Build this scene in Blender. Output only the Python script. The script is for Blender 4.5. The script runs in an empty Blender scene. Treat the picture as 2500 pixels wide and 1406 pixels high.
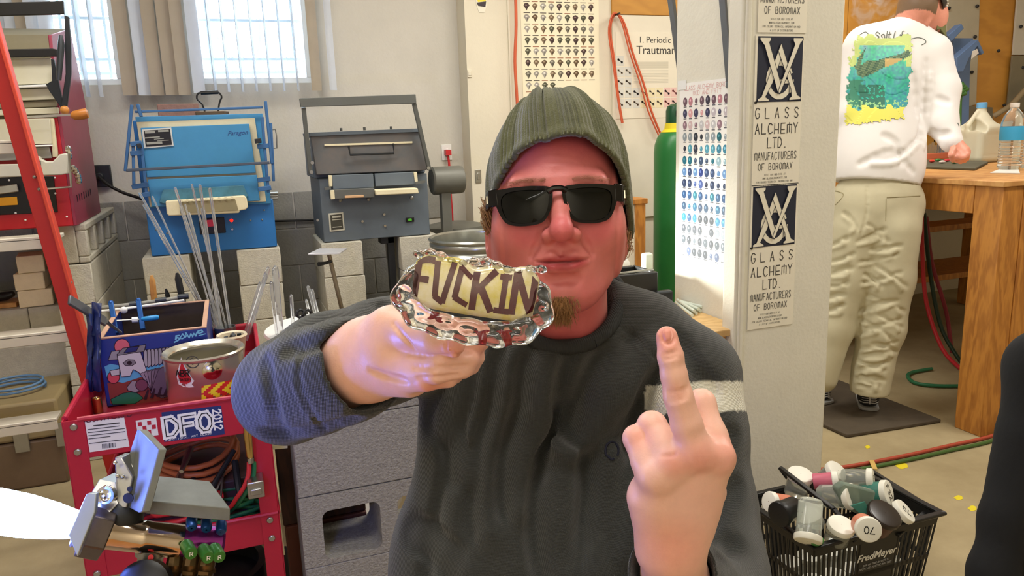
import bpy, bmesh, math, random
import numpy as np
from mathutils import Vector, Matrix, Euler
random.seed(7); np.random.seed(7)
S = bpy.context.scene
COL = S.collection
# ------------------------------------------------------------------ camera
F = 1850.0; EYE = 1.30
PITCH, ROLL, YAW = math.radians(11.6), math.radians(2.0), math.radians(20.0)
fwd = Vector((math.sin(YAW)*math.cos(PITCH), math.cos(YAW)*math.cos(PITCH), -math.sin(PITCH)))
rt0 = Vector((math.cos(YAW), -math.sin(YAW), 0)); up0 = rt0.cross(fwd)
RT = rt0*math.cos(ROLL)-up0*math.sin(ROLL); UP = up0*math.cos(ROLL)+rt0*math.sin(ROLL)
CAM = Vector((0, 0, EYE))
cd = bpy.data.cameras.new('camera'); cam = bpy.data.objects.new('camera', cd); COL.objects.link(cam)
cd.sensor_width = 36; cd.lens = F/2500*36; cd.clip_start = .02; cd.clip_end = 200
cam.matrix_world = Matrix(((RT.x, UP.x, -fwd.x, 0), (RT.y, UP.y, -fwd.y, 0), (RT.z, UP.z, -fwd.z, EYE), (0, 0, 0, 1)))
S.camera = cam
# ------------------------------------------------------------------ world, lights, exposure
S.view_settings.view_transform = 'Standard'; S.view_settings.look = 'None'
S.view_settings.gamma = 1; S.view_settings.use_curve_mapping = False
S.view_settings.exposure = 0.25
w = bpy.data.worlds.new('world'); S.world = w; w.use_nodes = True
bg = w.node_tree.nodes['Background']; bg.inputs[0].default_value = (.80, .92, 1.0, 1); bg.inputs[1].default_value = 8.5
def area(name, loc, rot, sx, sy, power, color):
    l = bpy.data.lights.new(name, 'AREA'); l.shape = 'RECTANGLE'; l.size = sx; l.size_y = sy
    l.energy = power; l.color = color
    o = bpy.data.objects.new(name, l); COL.objects.link(o); o.location = loc; o.rotation_euler = rot
    return o
WARM = (1.0, .955, .88)
area('ceiling_light', (.2, .55, 2.72), (0, 0, 0), 1.3, .5, 17, WARM)
area('ceiling_light', (-.4, 2.5, 2.72), (0, 0, 0), 1.2, .35, 24, WARM)
area('ceiling_light', (1.4, 2.9, 2.72), (0, 0, 0), 1.2, .35, 26, WARM)
area('ceiling_light', (3.0, 1.2, 2.72), (0, 0, 0), 1.2, .35, 34, WARM)
area('ceiling_light', (3.2, 3.0, 2.72), (0, 0, 0), 1.2, .35, 20, WARM)
area('ceiling_light', (-.9, -.7, 2.6), (math.radians(-40), 0, math.radians(0)), 1.8, 1.0, 40, WARM)
# ------------------------------------------------------------------ pixel helpers (photo frame 2500x1406) -> world points
def ray(px, py): return fwd+RT*((px-1250)/F)-UP*((py-703)/F)
def zat(px, py, z):
    d = ray(px, py); return CAM+d*((z-EYE)/d.z)
def yat(px, py, y):
    d = ray(px, py); return CAM+d*(y/d.y)
def xat(px, py, x):
    d = ray(px, py); return CAM+d*(x/d.x)
def cat(px, py, dd): return CAM+ray(px, py)*dd
def lin(c):
    r = []
    for v in c[:3]:
        v = v/255.; r.append(v/12.92 if v <= .04045 else ((v+.055)/1.055)**2.4)
    return (r[0], r[1], r[2], 1.0)
# ------------------------------------------------------------------ materials
def M(name, rgb, rough=.6, metal=0., var=.08, vs=8., bump=0., bs=60., coat=0., trans=0., ior=1.45, emit=None, es=0., attr=False,
      rgb2=None, spec=None, sub=0., alpha=None, wave=None, stretch=None, sheen=0., wb=None):
    m = bpy.data.materials.new(name); m.use_nodes = True; nt = m.node_tree; N = nt.nodes; L = nt.links
    b = N['Principled BSDF']
    b.inputs['Roughness'].default_value = rough; b.inputs['Metallic'].default_value = metal
    b.inputs['Coat Weight'].default_value = coat; b.inputs['Transmission Weight'].default_value = trans
    b.inputs['IOR'].default_value = ior
    if spec is not None: b.inputs['Specular IOR Level'].default_value = spec
    if sub: b.inputs['Subsurface Weight'].default_value = sub; b.inputs['Subsurface Radius'].default_value = (.012, .004, .002); b.inputs['Subsurface Scale'].default_value = .5
    if sheen: b.inputs['Sheen Weight'].default_value = sheen
    if alpha is not None: b.inputs['Alpha'].default_value = alpha
    if emit: b.inputs['Emission Color'].default_value = lin(emit); b.inputs['Emission Strength'].default_value = es
    tc = N.new('ShaderNodeTexCoord'); mp = N.new('ShaderNodeMapping'); L.new(tc.outputs['Object'], mp.inputs['Vector'])
    if stretch: mp.inputs['Scale'].default_value = stretch
    base = lin(rgb)
    if attr:
        a = N.new('ShaderNodeAttribute'); a.attribute_name = 'Col'; src = a.outputs['Color']
    else:
        src = None
    if var > 0 or rgb2:
        nz = N.new('ShaderNodeTexNoise'); nz.inputs['Scale'].default_value = vs; nz.inputs['Detail'].default_value = 6; nz.inputs['Roughness'].default_value = .65
        L.new(mp.outputs[0], nz.inputs['Vector'])
        mr = N.new('ShaderNodeMapRange'); L.new(nz.outputs['Fac'], mr.inputs['Value'])
        mr.inputs['From Min'].default_value = .3; mr.inputs['From Max'].default_value = .7
        if rgb2:
            mx = N.new('ShaderNodeMix'); mx.data_type = 'RGBA'; L.new(mr.outputs[0], mx.inputs['Factor'])
            mx.inputs['A'].default_value = base; mx.inputs['B'].default_value = lin(rgb2); src = mx.outputs['Result']
        else:
            mr.inputs['To Min'].default_value = 1-var; mr.inputs['To Max'].default_value = 1+var
            vm = N.new('ShaderNodeVectorMath'); vm.operation = 'SCALE'
            if src: L.new(src, vm.inputs[0])
            else: vm.inputs[0].default_value = base[:3]
            L.new(mr.outputs[0], vm.inputs['Scale']); src = vm.outputs[0]
    if src: L.new(src, b.inputs['Base Color'])
    else: b.inputs['Base Color'].default_value = base
    h = None
    if bump:
        n2 = N.new('ShaderNodeTexNoise'); n2.inputs['Scale'].default_value = bs; n2.inputs['Detail'].default_value = 4
        L.new(mp.outputs[0], n2.inputs['Vector']); h = n2.outputs['Fac']
        bp = N.new('ShaderNodeBump'); bp.inputs['Strength'].default_value = bump; bp.inputs['Distance'].default_value = .01
        L.new(h, bp.inputs['Height']); L.new(bp.outputs[0], b.inputs['Normal'])
    if wave:   # list of (direction, scale, distortion) multiplied into a bump height
        last = None
        for (dr, sc, di) in wave:
            wv = N.new('ShaderNodeTexWave'); wv.wave_type = 'BANDS'; wv.bands_direction = dr
            wv.inputs['Scale'].default_value = sc; wv.inputs['Distortion'].default_value = di; wv.inputs['Detail'].default_value = 1.5; wv.inputs['Detail Scale'].default_value = .6
            L.new(mp.outputs[0], wv.inputs['Vector'])
            if last is None: last = wv.outputs['Fac']
            else:
                mm = N.new('ShaderNodeMath'); mm.operation = 'ADD'; L.new(last, mm.inputs[0]); L.new(wv.outputs['Fac'], mm.inputs[1]); last = mm.outputs[0]
        b2 = N.new('ShaderNodeBump'); b2.inputs['Strength'].default_value = wb or .5; b2.inputs['Distance'].default_value = .004
        L.new(last, b2.inputs['Height'])
        if bump: L.new(bp.outputs[0], b2.inputs['Normal'])
        L.new(b2.outputs[0], b.inputs['Normal'])
    return m
def wood(name, c1, c2, scale=6., stretch=(1, 1, 8), rough=.55):
    m = bpy.data.materials.new(name); m.use_nodes = True; nt = m.node_tree; N = nt.nodes; L = nt.links; b = N['Principled BSDF']
    b.inputs['Roughness'].default_value = rough
    tc = N.new('ShaderNodeTexCoord'); mp = N.new('ShaderNodeMapping'); mp.inputs['Scale'].default_value = stretch; L.new(tc.outputs['Object'], mp.inputs[0])
    nz = N.new('ShaderNodeTexNoise'); nz.inputs['Scale'].default_value = scale; nz.inputs['Detail'].default_value = 5; nz.inputs['Distortion'].default_value = 1.2; L.new(mp.outputs[0], nz.inputs[0])
    wv = N.new('ShaderNodeTexWave'); wv.bands_direction = 'DIAGONAL'; wv.inputs['Scale'].default_value = scale*.9; wv.inputs['Distortion'].default_value = 14; wv.inputs['Detail'].default_value = 4; wv.inputs['Detail Roughness'].default_value = .7; L.new(mp.outputs[0], wv.inputs[0])
    ad = N.new('ShaderNodeMath'); ad.operation = 'MULTIPLY'; L.new(nz.outputs['Fac'], ad.inputs[0]); L.new(wv.outputs['Fac'], ad.inputs[1])
    mr = N.new('ShaderNodeMapRange'); mr.inputs['From Min'].default_value = .0; mr.inputs['From Max'].default_value = .75; L.new(ad.outputs[0], mr.inputs[0])
    mx = N.new('ShaderNodeMix'); mx.data_type = 'RGBA'; mx.inputs['A'].default_value = lin(c1); mx.inputs['B'].default_value = lin(c2)
    L.new(mr.outputs[0], mx.inputs['Factor']); L.new(mx.outputs['Result'], b.inputs['Base Color'])
    return m
# ------------------------------------------------------------------ mesh builder
MAT = {}                      # world matrix of every root (python side)
class MB:
    def __init__(s): s.v = []; s.f = []; s.c = []; s.m = []; s.col = (1, 1, 1); s.mi = 0
    def add(s, vs, fs, mtx=None):
        n = len(s.v)
        for p in vs:
            p = Vector(p); s.v.append(mtx @ p if mtx else p)
        for f in fs: s.f.append([n+i for i in f]); s.c.append(s.col); s.m.append(s.mi)
        return s
    def box(s, x0, x1, y0, y1, z0, z1, mtx=None):
        return s.add([(x0, y0, z0), (x1, y0, z0), (x1, y1, z0), (x0, y1, z0), (x0, y0, z1), (x1, y0, z1), (x1, y1, z1), (x0, y1, z1)],
                     [(0, 3, 2, 1), (4, 5, 6, 7), (0, 1, 5, 4), (1, 2, 6, 5), (2, 3, 7, 6), (3, 0, 4, 7)], mtx)
    def bar(s, a, b, wx, wy, side=(0, 0, 1)):
        a = Vector(a); b = Vector(b); d = (b-a); L = d.length; d.normalize(); u = Vector(side)-d*Vector(side).dot(d)
        if u.length < 1e-4: u = Vector((1, 0, 0))-d*d.x
        u.normalize(); v = d.cross(u)
        vs = [a+u*(i*wx/2)+v*(j*wy/2)+d*(k*L) for k in (0, 1) for (i, j) in ((-1, -1), (1, -1), (1, 1), (-1, 1))]
        return s.add(vs, [(0, 3, 2, 1), (4, 5, 6, 7), (0, 1, 5, 4), (1, 2, 6, 5), (2, 3, 7, 6), (3, 0, 4, 7)])
    def quad(s, *p): return s.add(p, [tuple(range(len(p)))])
    def tube(s, pts, r, n=8, caps=True, mtx=None):
        pts = [Vector(p) for p in pts]; m = len(pts); rr = r if isinstance(r, (list, tuple)) else [r]*m
        vs = []; u = None
        for i, p in enumerate(pts):
            t = (pts[min(i+1, m-1)]-pts[max(i-1, 0)])
            if t.length < 1e-9: t = Vector((0, 0, 1))
            t.normalize()
            if u is None: u = t.orthogonal().normalized()
            else:
                u = u-t*u.dot(t)
                if u.length < 1e-6: u = t.orthogonal()
                u.normalize()
            w_ = t.cross(u)
            for k in range(n):
                a = 2*math.pi*k/n; vs.append(p+(u*math.cos(a)+w_*math.sin(a))*rr[i])
        fs = [(i*n+k, i*n+(k+1) % n, (i+1)*n+(k+1) % n, (i+1)*n+k) for i in range(m-1) for k in range(n)]
        if caps: fs.append(tuple(range(n))[::-1]); fs.append(tuple((m-1)*n+k for k in range(n)))
        return s.add(vs, fs, mtx)
    def cyl(s, a, b, r0, r1=None, n=20, caps=True): return s.tube([a, b], [r0, r0 if r1 is None else r1], n, caps)
    def lathe(s, prof, n=32, mtx=None, close=False):   # profile of (r, z)
        vs = []; m = len(prof)
        for (r, z) in prof:
            for k in range(n):
                a = 2*math.pi*k/n; vs.append((r*math.cos(a), r*math.sin(a), z))
        fs = [(i*n+k, i*n+(k+1) % n, (i+1)*n+(k+1) % n, (i+1)*n+k) for i in range(m-1) for k in range(n)]
        if close: fs += [((m-1)*n+k, (m-1)*n+(k+1) % n, (k+1) % n, k) for k in range(n)]
        return s.add(vs, fs, mtx)
    def prism(s, poly, ax, h, mtx=None):               # poly 3D points, extruded by vector h
        n = len(poly); h = Vector(ax)*h if not isinstance(ax, Vector) else ax*h
        vs = [Vector(p) for p in poly]+[Vector(p)+h for p in poly]
        fs = [tuple(range(n))[::-1], tuple(range(n, 2*n))]+[(i, (i+1) % n, n+(i+1) % n, n+i) for i in range(n)]
        return s.add(vs, fs, mtx)
    def ball(s, c, r, n=12, m=8, mtx=None):
        rx, ry, rz = (r, r, r) if not isinstance(r, (list, tuple)) else r
        prof = []; vs = []; c = Vector(c)
        for i in range(1, m):
            t = math.pi*i/m
            for k in range(n):
                a = 2*math.pi*k/n; vs.append(c+Vector((rx*math.sin(t)*math.cos(a), ry*math.sin(t)*math.sin(a), -rz*math.cos(t))))
        vs += [c+Vector((0, 0, -rz)), c+Vector((0, 0, rz))]
        fs = [(i*n+k, i*n+(k+1) % n, (i+1)*n+(k+1) % n, (i+1)*n+k) for i in range(m-2) for k in range(n)]
        b = (m-1)*n
        fs += [(b, (k+1) % n, k) for k in range(n)]+[(b+1, (m-2)*n+k, (m-2)*n+(k+1) % n) for k in range(n)]
        return s.add(vs, fs, mtx)
    def build(s, name, mat, parent=None, bevel=0, smooth=35, local=False, segs=2):
        me = bpy.data.meshes.new(name)
        inv = None
        if parent is not None and not local and parent.name in MAT: inv = MAT[parent.name].inverted()
        vs = [(inv @ v) if inv else v for v in s.v]
        me.from_pydata([tuple(v) for v in vs], [], s.f)
        mats = mat if isinstance(mat, (list, tuple)) else [mat]
        for m_ in mats: me.materials.append(m_)
        if len(mats) > 1: me.polygons.foreach_set('material_index', s.m)
        if any(c != (1, 1, 1) for c in s.c):
            at = me.color_attributes.new('Col', 'FLOAT_COLOR', 'CORNER'); buf = []
            for c, f in zip(s.c, s.f):
                l = lin(c) if max(c) > 1.001 else (*c[:3], 1); buf += list(l)*len(f)
            at.data.foreach_set('color', buf)
        me.validate()
        bm = bmesh.new(); bm.from_mesh(me); bmesh.ops.recalc_face_normals(bm, faces=bm.faces) if len(s.f) > 2 else None; bm.to_mesh(me); bm.free()
        if smooth:
            me.polygons.foreach_set('use_smooth', [True]*len(me.polygons)); me.set_sharp_from_angle(angle=math.radians(smooth))
        o = bpy.data.objects.new(name, me); COL.objects.link(o)
        if parent is not None:
            o.parent = parent
            if parent.name in MAT: MAT[o.name] = MAT[parent.name]
        if bevel:
            md = o.modifiers.new('bevel', 'BEVEL'); md.width = bevel; md.segments = segs; md.limit_method = 'ANGLE'; md.angle_limit = math.radians(40); md.harden_normals = False
        return o
def tag(o, label=None, category=None, group=None, kind=None):
    if label: o['label'] = label
    if category: o['category'] = category
    if group: o['group'] = group
    if kind: o['kind'] = kind
    return o
def thing(name, label, category, loc=(0, 0, 0), group=None, mtx=None):
    o = bpy.data.objects.new(name, None); COL.objects.link(o); o.empty_display_size = .05
    m = mtx if mtx is not None else Matrix.Translation(Vector(loc))
    o.matrix_world = m; MAT[o.name] = m.copy()
    return tag(o, label, category, group)
def copy_tree(o, parent=None):
    c = o.copy(); COL.objects.link(c)
    if parent is not None: c.parent = parent
    for ch in [x for x in list(KIDS.get(o.name, ()))]: copy_tree(ch, c)
    return c
KIDS = {}
def reg(o):
    KIDS[o.name] = [x for x in COL.objects if x.parent == o]
    for x in KIDS[o.name]: reg(x)
def struct(o): o['kind'] = 'structure'; return o
def frame(x, y, z, o):          # matrix from axes
    return Matrix(((x[0], y[0], z[0], o[0]), (x[1], y[1], z[1], o[1]), (x[2], y[2], z[2], o[2]), (0, 0, 0, 1)))
def axis_frame(o, zdir, ref=(0, 0, 1)):   # local z along zdir
    z = Vector(zdir).normalized(); r = Vector(ref)
    x = r.cross(z)
    if x.length < 1e-4: x = Vector((1, 0, 0)).cross(z)
    x.normalize(); y = z.cross(x); return frame(x, y, z, o)
# ------------------------------------------------------------------ lettering
GL = {  # stroke glyphs in a unit cell, y up
'A': (((0, 0), (.5, 1), (1, 0)), ((.2, .38), (.8, .38))), 'B': (((0, 0), (0, 1), (.7, 1), (.9, .78), (.7, .52), (0, .52)), ((.7, .52), (1, .26), (.7, 0), (0, 0))),
'C': (((1, .85), (.7, 1), (.3, 1), (.02, .7), (.02, .3), (.3, 0), (.7, 0), (1, .15)),), 'D': (((0, 0), (0, 1), (.55, 1), (1, .65), (1, .35), (.55, 0), (0, 0)),),
'E': (((1, 1), (0, 1), (0, 0), (1, 0)), ((0, .38), (.9, .38))), 'F': (((0, 0), (0, 1), (1, 1)), ((0, .5), (.75, .5))),
'G': (((1, .85), (.7, 1), (.3, 1), (0, .7), (0, .3), (.3, 0), (.7, 0), (1, .2), (1, .45), (.6, .45)),), 'H': (((0, 0), (0, 1)), ((1, 0), (1, 1)), ((0, .4), (1, .4))),
'I': (((.5, 0), (.5, 1)),), 'K': (((0, 0), (0, 1)), ((1, 1), (0, .45)), ((.3, .6), (1, 0))), 'L': (((0, 1), (0, 0), (1, 0)),),
'M': (((0, 0), (0, .85), (1.1, .85), (1.1, 0)), ((.55, .1), (.55, 1.05))), 'N': (((0, 0), (0, 1), (1, 0), (1, 1)),),
'O': (((.3, 0), (0, .3), (0, .7), (.3, 1), (.7, 1), (1, .7), (1, .3), (.7, 0), (.3, 0)),), 'P': (((0, 0), (0, 1), (.7, 1), (1, .75), (.7, .48), (0, .48)),),
'R': (((0, 0), (0, 1), (.7, 1), (1, .78), (.7, .52), (0, .52)), ((.45, .52), (1, 0))),
'S': (((.95, .85), (.7, 1), (.3, 1), (.05, .78), (.3, .55), (.7, .45), (.95, .22), (.7, 0), (.3, 0), (.05, .15)),), 'T': (((0, 1), (1, 1)), ((.5, 1), (.5, 0))),
'U': (((0, 1), (0, .3), (.3, 0), (.7, 0), (1, .3), (1, 1)),), 'V': (((0, 1), (.5, 0), (1, 1)),), 'W': (((0, 1), (.25, 0), (.5, .8), (.75, 0), (1, 1)),),
'X': (((0, 0), (1, 1)), ((0, 1), (1, 0))), 'Y': (((0, 1), (.5, .5), (1, 1)), ((.5, .5), (.5, 0))), 'Z': (((0, 1), (1, 1), (0, 0), (1, 0)),),
'0': (((.3, 0), (.05, .3), (.05, .7), (.3, 1), (.7, 1), (.95, .7), (.95, .3), (.7, 0), (.3, 0)),), '1': (((.2, .8), (.5, 1), (.5, 0)),),
'2': (((.05, .8), (.3, 1), (.7, 1), (.95, .75), (.05, 0), (1, 0)),), '3': (((.05, .85), (.4, 1), (.85, .8), (.45, .55), (.95, .3), (.5, 0), (.05, .12)),),
'5': (((.9, 1), (.1, 1), (.1, .55), (.6, .6), (.95, .3), (.6, 0), (.05, .1)),), '7': (((0, 1), (1, 1), (.35, 0)),), '.': (((.45, 0), (.55, .0)),), '-': (((.2, .45), (.8, .45)),), '/': (((0, 0), (1, 1)),)}
SK = [0]
def stroke(mb, pts, wd, mtx):
    for a, b in zip(pts[:-1], pts[1:]):
        a = Vector((a[0], a[1], 0)); b = Vector((b[0], b[1], 0)); d = b-a
        if d.length < 1e-7: d = Vector((wd, 0, 0))
        e = d.normalized()*wd*.45; n = Vector((-d.y, d.x, 0)).normalized()*wd/2
        SK[0] = (SK[0]+1) % 12; a = a-e; b = b+e; a.z = b.z = SK[0]*1.5e-5; mb.add([a-n, b-n, b+n, a+n], [(0, 1, 2, 3)], mtx)
def text(mb, s, x, y, w_, h, gap, wd, mtx, jitter=0):   # strokes in the xy plane of mtx, starting at x,y (lower left)
    for ch in s:
        if ch in GL:
            for st in GL[ch]: stroke(mb, [(x+p[0]*w_*(1. if ch != 'I' else 1), y+p[1]*h) for p in st], wd, mtx)
        x += w_+gap
    return x
def ftext(s, size, mtx, name, mat, parent, ext=.0004, align='CENTER', shear=0, offset=0.):
    cu = bpy.data.curves.new('t', 'FONT'); cu.body = s; cu.size = size; cu.align_x = align; cu.extrude = ext; cu.shear = shear; cu.resolution_u = 3; cu.offset = offset
    t = bpy.data.objects.new('t', cu); COL.objects.link(t); bpy.context.view_layer.update()
    me = bpy.data.meshes.new_from_object(t.evaluated_get(bpy.context.evaluated_depsgraph_get())); bpy.data.objects.remove(t)
    me.name = name; me.materials.clear(); me.materials.append(mat)
    inv = MAT[parent.name].inverted() if parent is not None and parent.name in MAT else Matrix()
    me.transform(inv @ mtx)
    o = bpy.data.objects.new(name, me); COL.objects.link(o)
    if parent is not None: o.parent = parent; MAT[o.name] = MAT.get(parent.name, Matrix())
    return o
# ------------------------------------------------------------------ implicit surfaces
import openvdb
class Vol:
    def __init__(s, lo, hi, h):
        s.lo = np.array(lo, float); s.h = h; s.n = np.ceil((np.array(hi)-s.lo)/h).astype(int)+1; s.BIG = 8*h
        s.g = np.full(s.n, s.BIG, np.float32)
    def _r(s, c0, c1, pad):
        a = np.maximum(np.floor((np.array(c0)-pad-s.lo)/s.h).astype(int), 0); b = np.minimum(np.ceil((np.array(c1)+pad-s.lo)/s.h).astype(int)+1, s.n)
        if (b <= a).any(): return None
        ax = [(s.lo[i]+np.arange(a[i], b[i])*s.h).astype(np.float32) for i in range(3)]
        return tuple(slice(a[i], b[i]) for i in range(3)), ax[0][:, None, None], ax[1][None, :, None], ax[2][None, None, :]
    def _op(s, sl, d, k, op):
        g = s.g[sl]
        if op == 'u':
            if k > 0:
                h = np.maximum(k-np.abs(g-d), 0)/k; r = np.minimum(g, d)-h*h*k*.25
            else: r = np.minimum(g, d)
        else:
            d = -d
            if k > 0:
                h = np.maximum(k-np.abs(g-d), 0)/k; r = np.maximum(g, d)+h*h*k*.25
            else: r = np.maximum(g, d)
        s.g[sl] = r
    def cap(s, a, b, ra, rb=None, k=.01, op='u', sq=None):
        rb = ra if rb is None else rb; a = np.array(a, float); b = np.array(b, float); R = max(ra, rb); pad = R+k+4*s.h
        q = s._r(np.minimum(a, b), np.maximum(a, b), pad)
        if not q: return s
        sl, X, Y, Z = q; d = b-a; L2 = max(d@d, 1e-12)
        t = np.clip(((X-a[0])*d[0]+(Y-a[1])*d[1]+(Z-a[2])*d[2])/L2, 0, 1)
        dx = X-a[0]-t*d[0]; dy = Y-a[1]-t*d[1]; dz = Z-a[2]-t*d[2]
        s._op(sl, np.sqrt(dx*dx+dy*dy+dz*dz)-(ra+(rb-ra)*t), k, op); return s
    def chain(s, pts, k=.01, op='u'):          # pts: (vec, r)
        for (a, ra), (b, rb) in zip(pts[:-1], pts[1:]): s.cap(a, b, ra, rb, k, op)
        return s
    def ell(s, c, r, k=.01, op='u', R=None):   # R: 3x3 rows = local axes
        c = np.array(c, float); r = np.array(r, float); q = s._r(c, c, r.max()+k+4*s.h)
        if not q: return s
        sl, X, Y, Z = q; X = X-c[0]; Y = Y-c[1]; Z = Z-c[2]
        if R is not None:
            R = np.array(R); X, Y, Z = (R[0, 0]*X+R[0, 1]*Y+R[0, 2]*Z), (R[1, 0]*X+R[1, 1]*Y+R[1, 2]*Z), (R[2, 0]*X+R[2, 1]*Y+R[2, 2]*Z)
        k0 = np.sqrt((X/r[0])**2+(Y/r[1])**2+(Z/r[2])**2)+1e-9; k1 = np.sqrt((X/r[0]**2)**2+(Y/r[1]**2)**2+(Z/r[2]**2)**2)+1e-9
        s._op(sl, k0*(k0-1)/k1, k, op); return s
    def box(s, c, r, rnd=.002, k=.002, op='u', R=None):
        c = np.array(c, float); r = np.array(r, float)-rnd; q = s._r(c, c, np.linalg.norm(r)+k+4*s.h)
        if not q: return s
        sl, X, Y, Z = q; X = X-c[0]; Y = Y-c[1]; Z = Z-c[2]
        if R is not None:
            R = np.array(R); X, Y, Z = (R[0, 0]*X+R[0, 1]*Y+R[0, 2]*Z), (R[1, 0]*X+R[1, 1]*Y+R[1, 2]*Z), (R[2, 0]*X+R[2, 1]*Y+R[2, 2]*Z)
        x = np.abs(X)-r[0]; y = np.abs(Y)-r[1]; z = np.abs(Z)-r[2]
        d = np.sqrt(np.maximum(x, 0)**2+np.maximum(y, 0)**2+np.maximum(z, 0)**2)+np.minimum(np.maximum(x, np.maximum(y, z)), 0)-rnd
        s._op(sl, d, k, op); return s
    def plane(s, o, n):                        # keep the side the normal points away from
        o = np.array(o, float); n = np.array(n, float)
        ax = [(s.lo[i]+np.arange(s.n[i])*s.h).astype(np.float32) for i in range(3)]
        d = (ax[0][:, None, None]-o[0])*n[0]+(ax[1][None, :, None]-o[1])*n[1]+(ax[2][None, None, :]-o[2])*n[2]
        s.g = np.maximum(s.g, d); return s
    def val(s, p):
        i = (np.array(p)-s.lo)/s.h; j = np.floor(i).astype(int)
        if (j < 0).any() or (j >= s.n-1).any(): return s.BIG
        f = i-j; c = s.g[j[0]:j[0]+2, j[1]:j[1]+2, j[2]:j[2]+2]
        c = c[0]*(1-f[0])+c[1]*f[0]; c = c[0]*(1-f[1])+c[1]*f[1]; return float(c[0]*(1-f[2])+c[1]*f[2])
    def hit(s, px, py, d0=.4, d1=1.6, world=None):     # first surface point seen along the view ray
        r = ray(px, py); t = d0
        while t < d1:
            p = CAM+r*t; q = world @ p if world else p; v = s.val(q)
            if v < s.h*.1: return q
            t += max(v*.6, s.h*.3)
        return None
    def mesh(s):
        g = openvdb.FloatGrid(background=float(s.BIG)); g.copyFromArray(np.clip(s.g, -s.BIG, s.BIG).astype(np.float32), tolerance=0)
        p, q = g.convertToQuads(); return p.astype(float)*s.h+s.lo, q
def sdf_obj(name, vol, mat, parent=None, colf=None, smooth_it=0, local=False, islands=()):
    P, Q = vol.mesh() if isinstance(vol, Vol) else vol
    for (p2, q2) in islands: Q = np.vstack([Q, q2+len(P)]); P = np.vstack([P, p2])
    C = colf(P) if colf else None
    if parent is not None and not local and parent.name in MAT:
        inv = np.array(MAT[parent.name].inverted()); P = P @ inv[:3, :3].T+inv[:3, 3]
    me = bpy.data.meshes.new(name); me.vertices.add(len(P)); me.vertices.foreach_set('co', P.astype(np.float32).ravel())
    me.loops.add(len(Q)*4); me.polygons.add(len(Q)); me.loops.foreach_set('vertex_index', Q.astype(np.int32).ravel())
    me.polygons.foreach_set('loop_start', np.arange(0, len(Q)*4, 4, dtype=np.int32)); me.update(calc_edges=True)
    me.polygons.foreach_set('use_smooth', np.ones(len(Q), bool)); me.materials.append(mat)
    if C is not None:
        at = me.color_attributes.new('Col', 'FLOAT_COLOR', 'POINT'); at.data.foreach_set('color', np.hstack([C, np.ones((len(C), 1))]).astype(np.float32).ravel())
    me.validate()
    o = bpy.data.objects.new(name, me); COL.objects.link(o)
    if smooth_it: md = o.modifiers.new('smooth', 'SMOOTH'); md.factor = .5; md.iterations = smooth_it
    if parent is not None:
        o.parent = parent
        if parent.name in MAT: MAT[o.name] = MAT[parent.name]
    return o
# ================================================================== materials shared
m_wall = M('painted_wall', (205, 200, 188), .8, var=.05, vs=3, bump=.15, bs=60)
m_wall2 = M('painted_wall_warm', (222, 214, 192), .8, var=.04, vs=2.5, bump=.1, bs=50)
m_cmu = M('concrete_block', (194, 189, 172), .95, var=.10, vs=30, bump=.3, bs=160)
m_cmug = M('grey_wall_block', (150, 148, 140), .9, var=.08, vs=12, bump=.3, bs=90)
m_cmun = M('near_concrete_block', (158, 155, 145), .95, var=.2, vs=90, bump=.7, bs=170)
m_floor = M('concrete_floor', (150, 134, 100), .7, rgb2=(174, 158, 122), vs=3.5, bump=.15, bs=20)
m_colw = M('white_stucco', (226, 222, 205), .85, var=.03, vs=10, bump=.12, bs=90)
m_white = M('white_paint', (235, 235, 230), .5, var=.02)
m_black = M('black_plastic', (20, 20, 20), .4, var=.05)
m_dark = M('dark_metal', (52, 54, 56), .45, metal=.6, var=.1)
m_steel = M('brushed_steel', (175, 175, 170), .3, metal=.95, var=.06, vs=30)
m_chrome = M('chrome', (215, 212, 200), .12, metal=1, var=.02)
m_print = M('print', (255, 255, 255), .6, var=0, attr=True)
m_printg = M('gloss_print', (255, 255, 255), .3, var=0, attr=True)
m_ink = M('black_ink', (60, 58, 55), .7, var=0)
m_glass = M('clear_glass', (250, 252, 250), .02, var=0, trans=1, ior=1.47)
m_rodg = M('glass_rod', (245, 248, 250), .05, var=0, trans=.85, ior=1.47)
m_pine = wood('pine', (205, 150, 80), (165, 105, 45), 5, (1, 1, 1))
m_pined = wood('amber_timber', (190, 128, 52), (150, 92, 32), 4, (3, 3, .6))
m_ply = wood('ochre_plywood', (200, 145, 60), (184, 130, 52), 1.2, (1, 1, 2.5))
WY = 4.35; WY2 = 4.20
# ================================================================== the room
mb = MB(); mb.box(-2.6, 5.4, -1.6, 4.9, -.1, 0); floor = struct(mb.build('floor', m_floor))
mb = MB(); mb.box(-2.6, 5.4, -1.6, 4.9, 2.8, 2.9); struct(mb.build('ceiling', m_white))
a, b = yat(485, 205, WY), yat(765, 205, WY); c, d = yat(120, 205, WY), yat(302, 205, WY)
SILL = a.z
WX = [(-2.2, -1.45), (c.x, d.x), (a.x, b.x)]
mb = MB(); XR = yat(1105, 0, WY).x+.02
mb.box(-2.6, XR, WY, WY+.2, 0, SILL)
mb.box(-2.6, XR, WY, WY+.2, 2.45, 2.8)
xs = [-2.6]+[v for p in WX for v in p]+[XR]
for i in range(0, len(xs), 2): mb.box(xs[i], xs[i+1], WY, WY+.2, SILL, 2.45)
wb = struct(mb.build('wall_back', m_wall))
rnd = random.Random(3)
me = None                                              # grey block courses on the lower back wall
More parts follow.
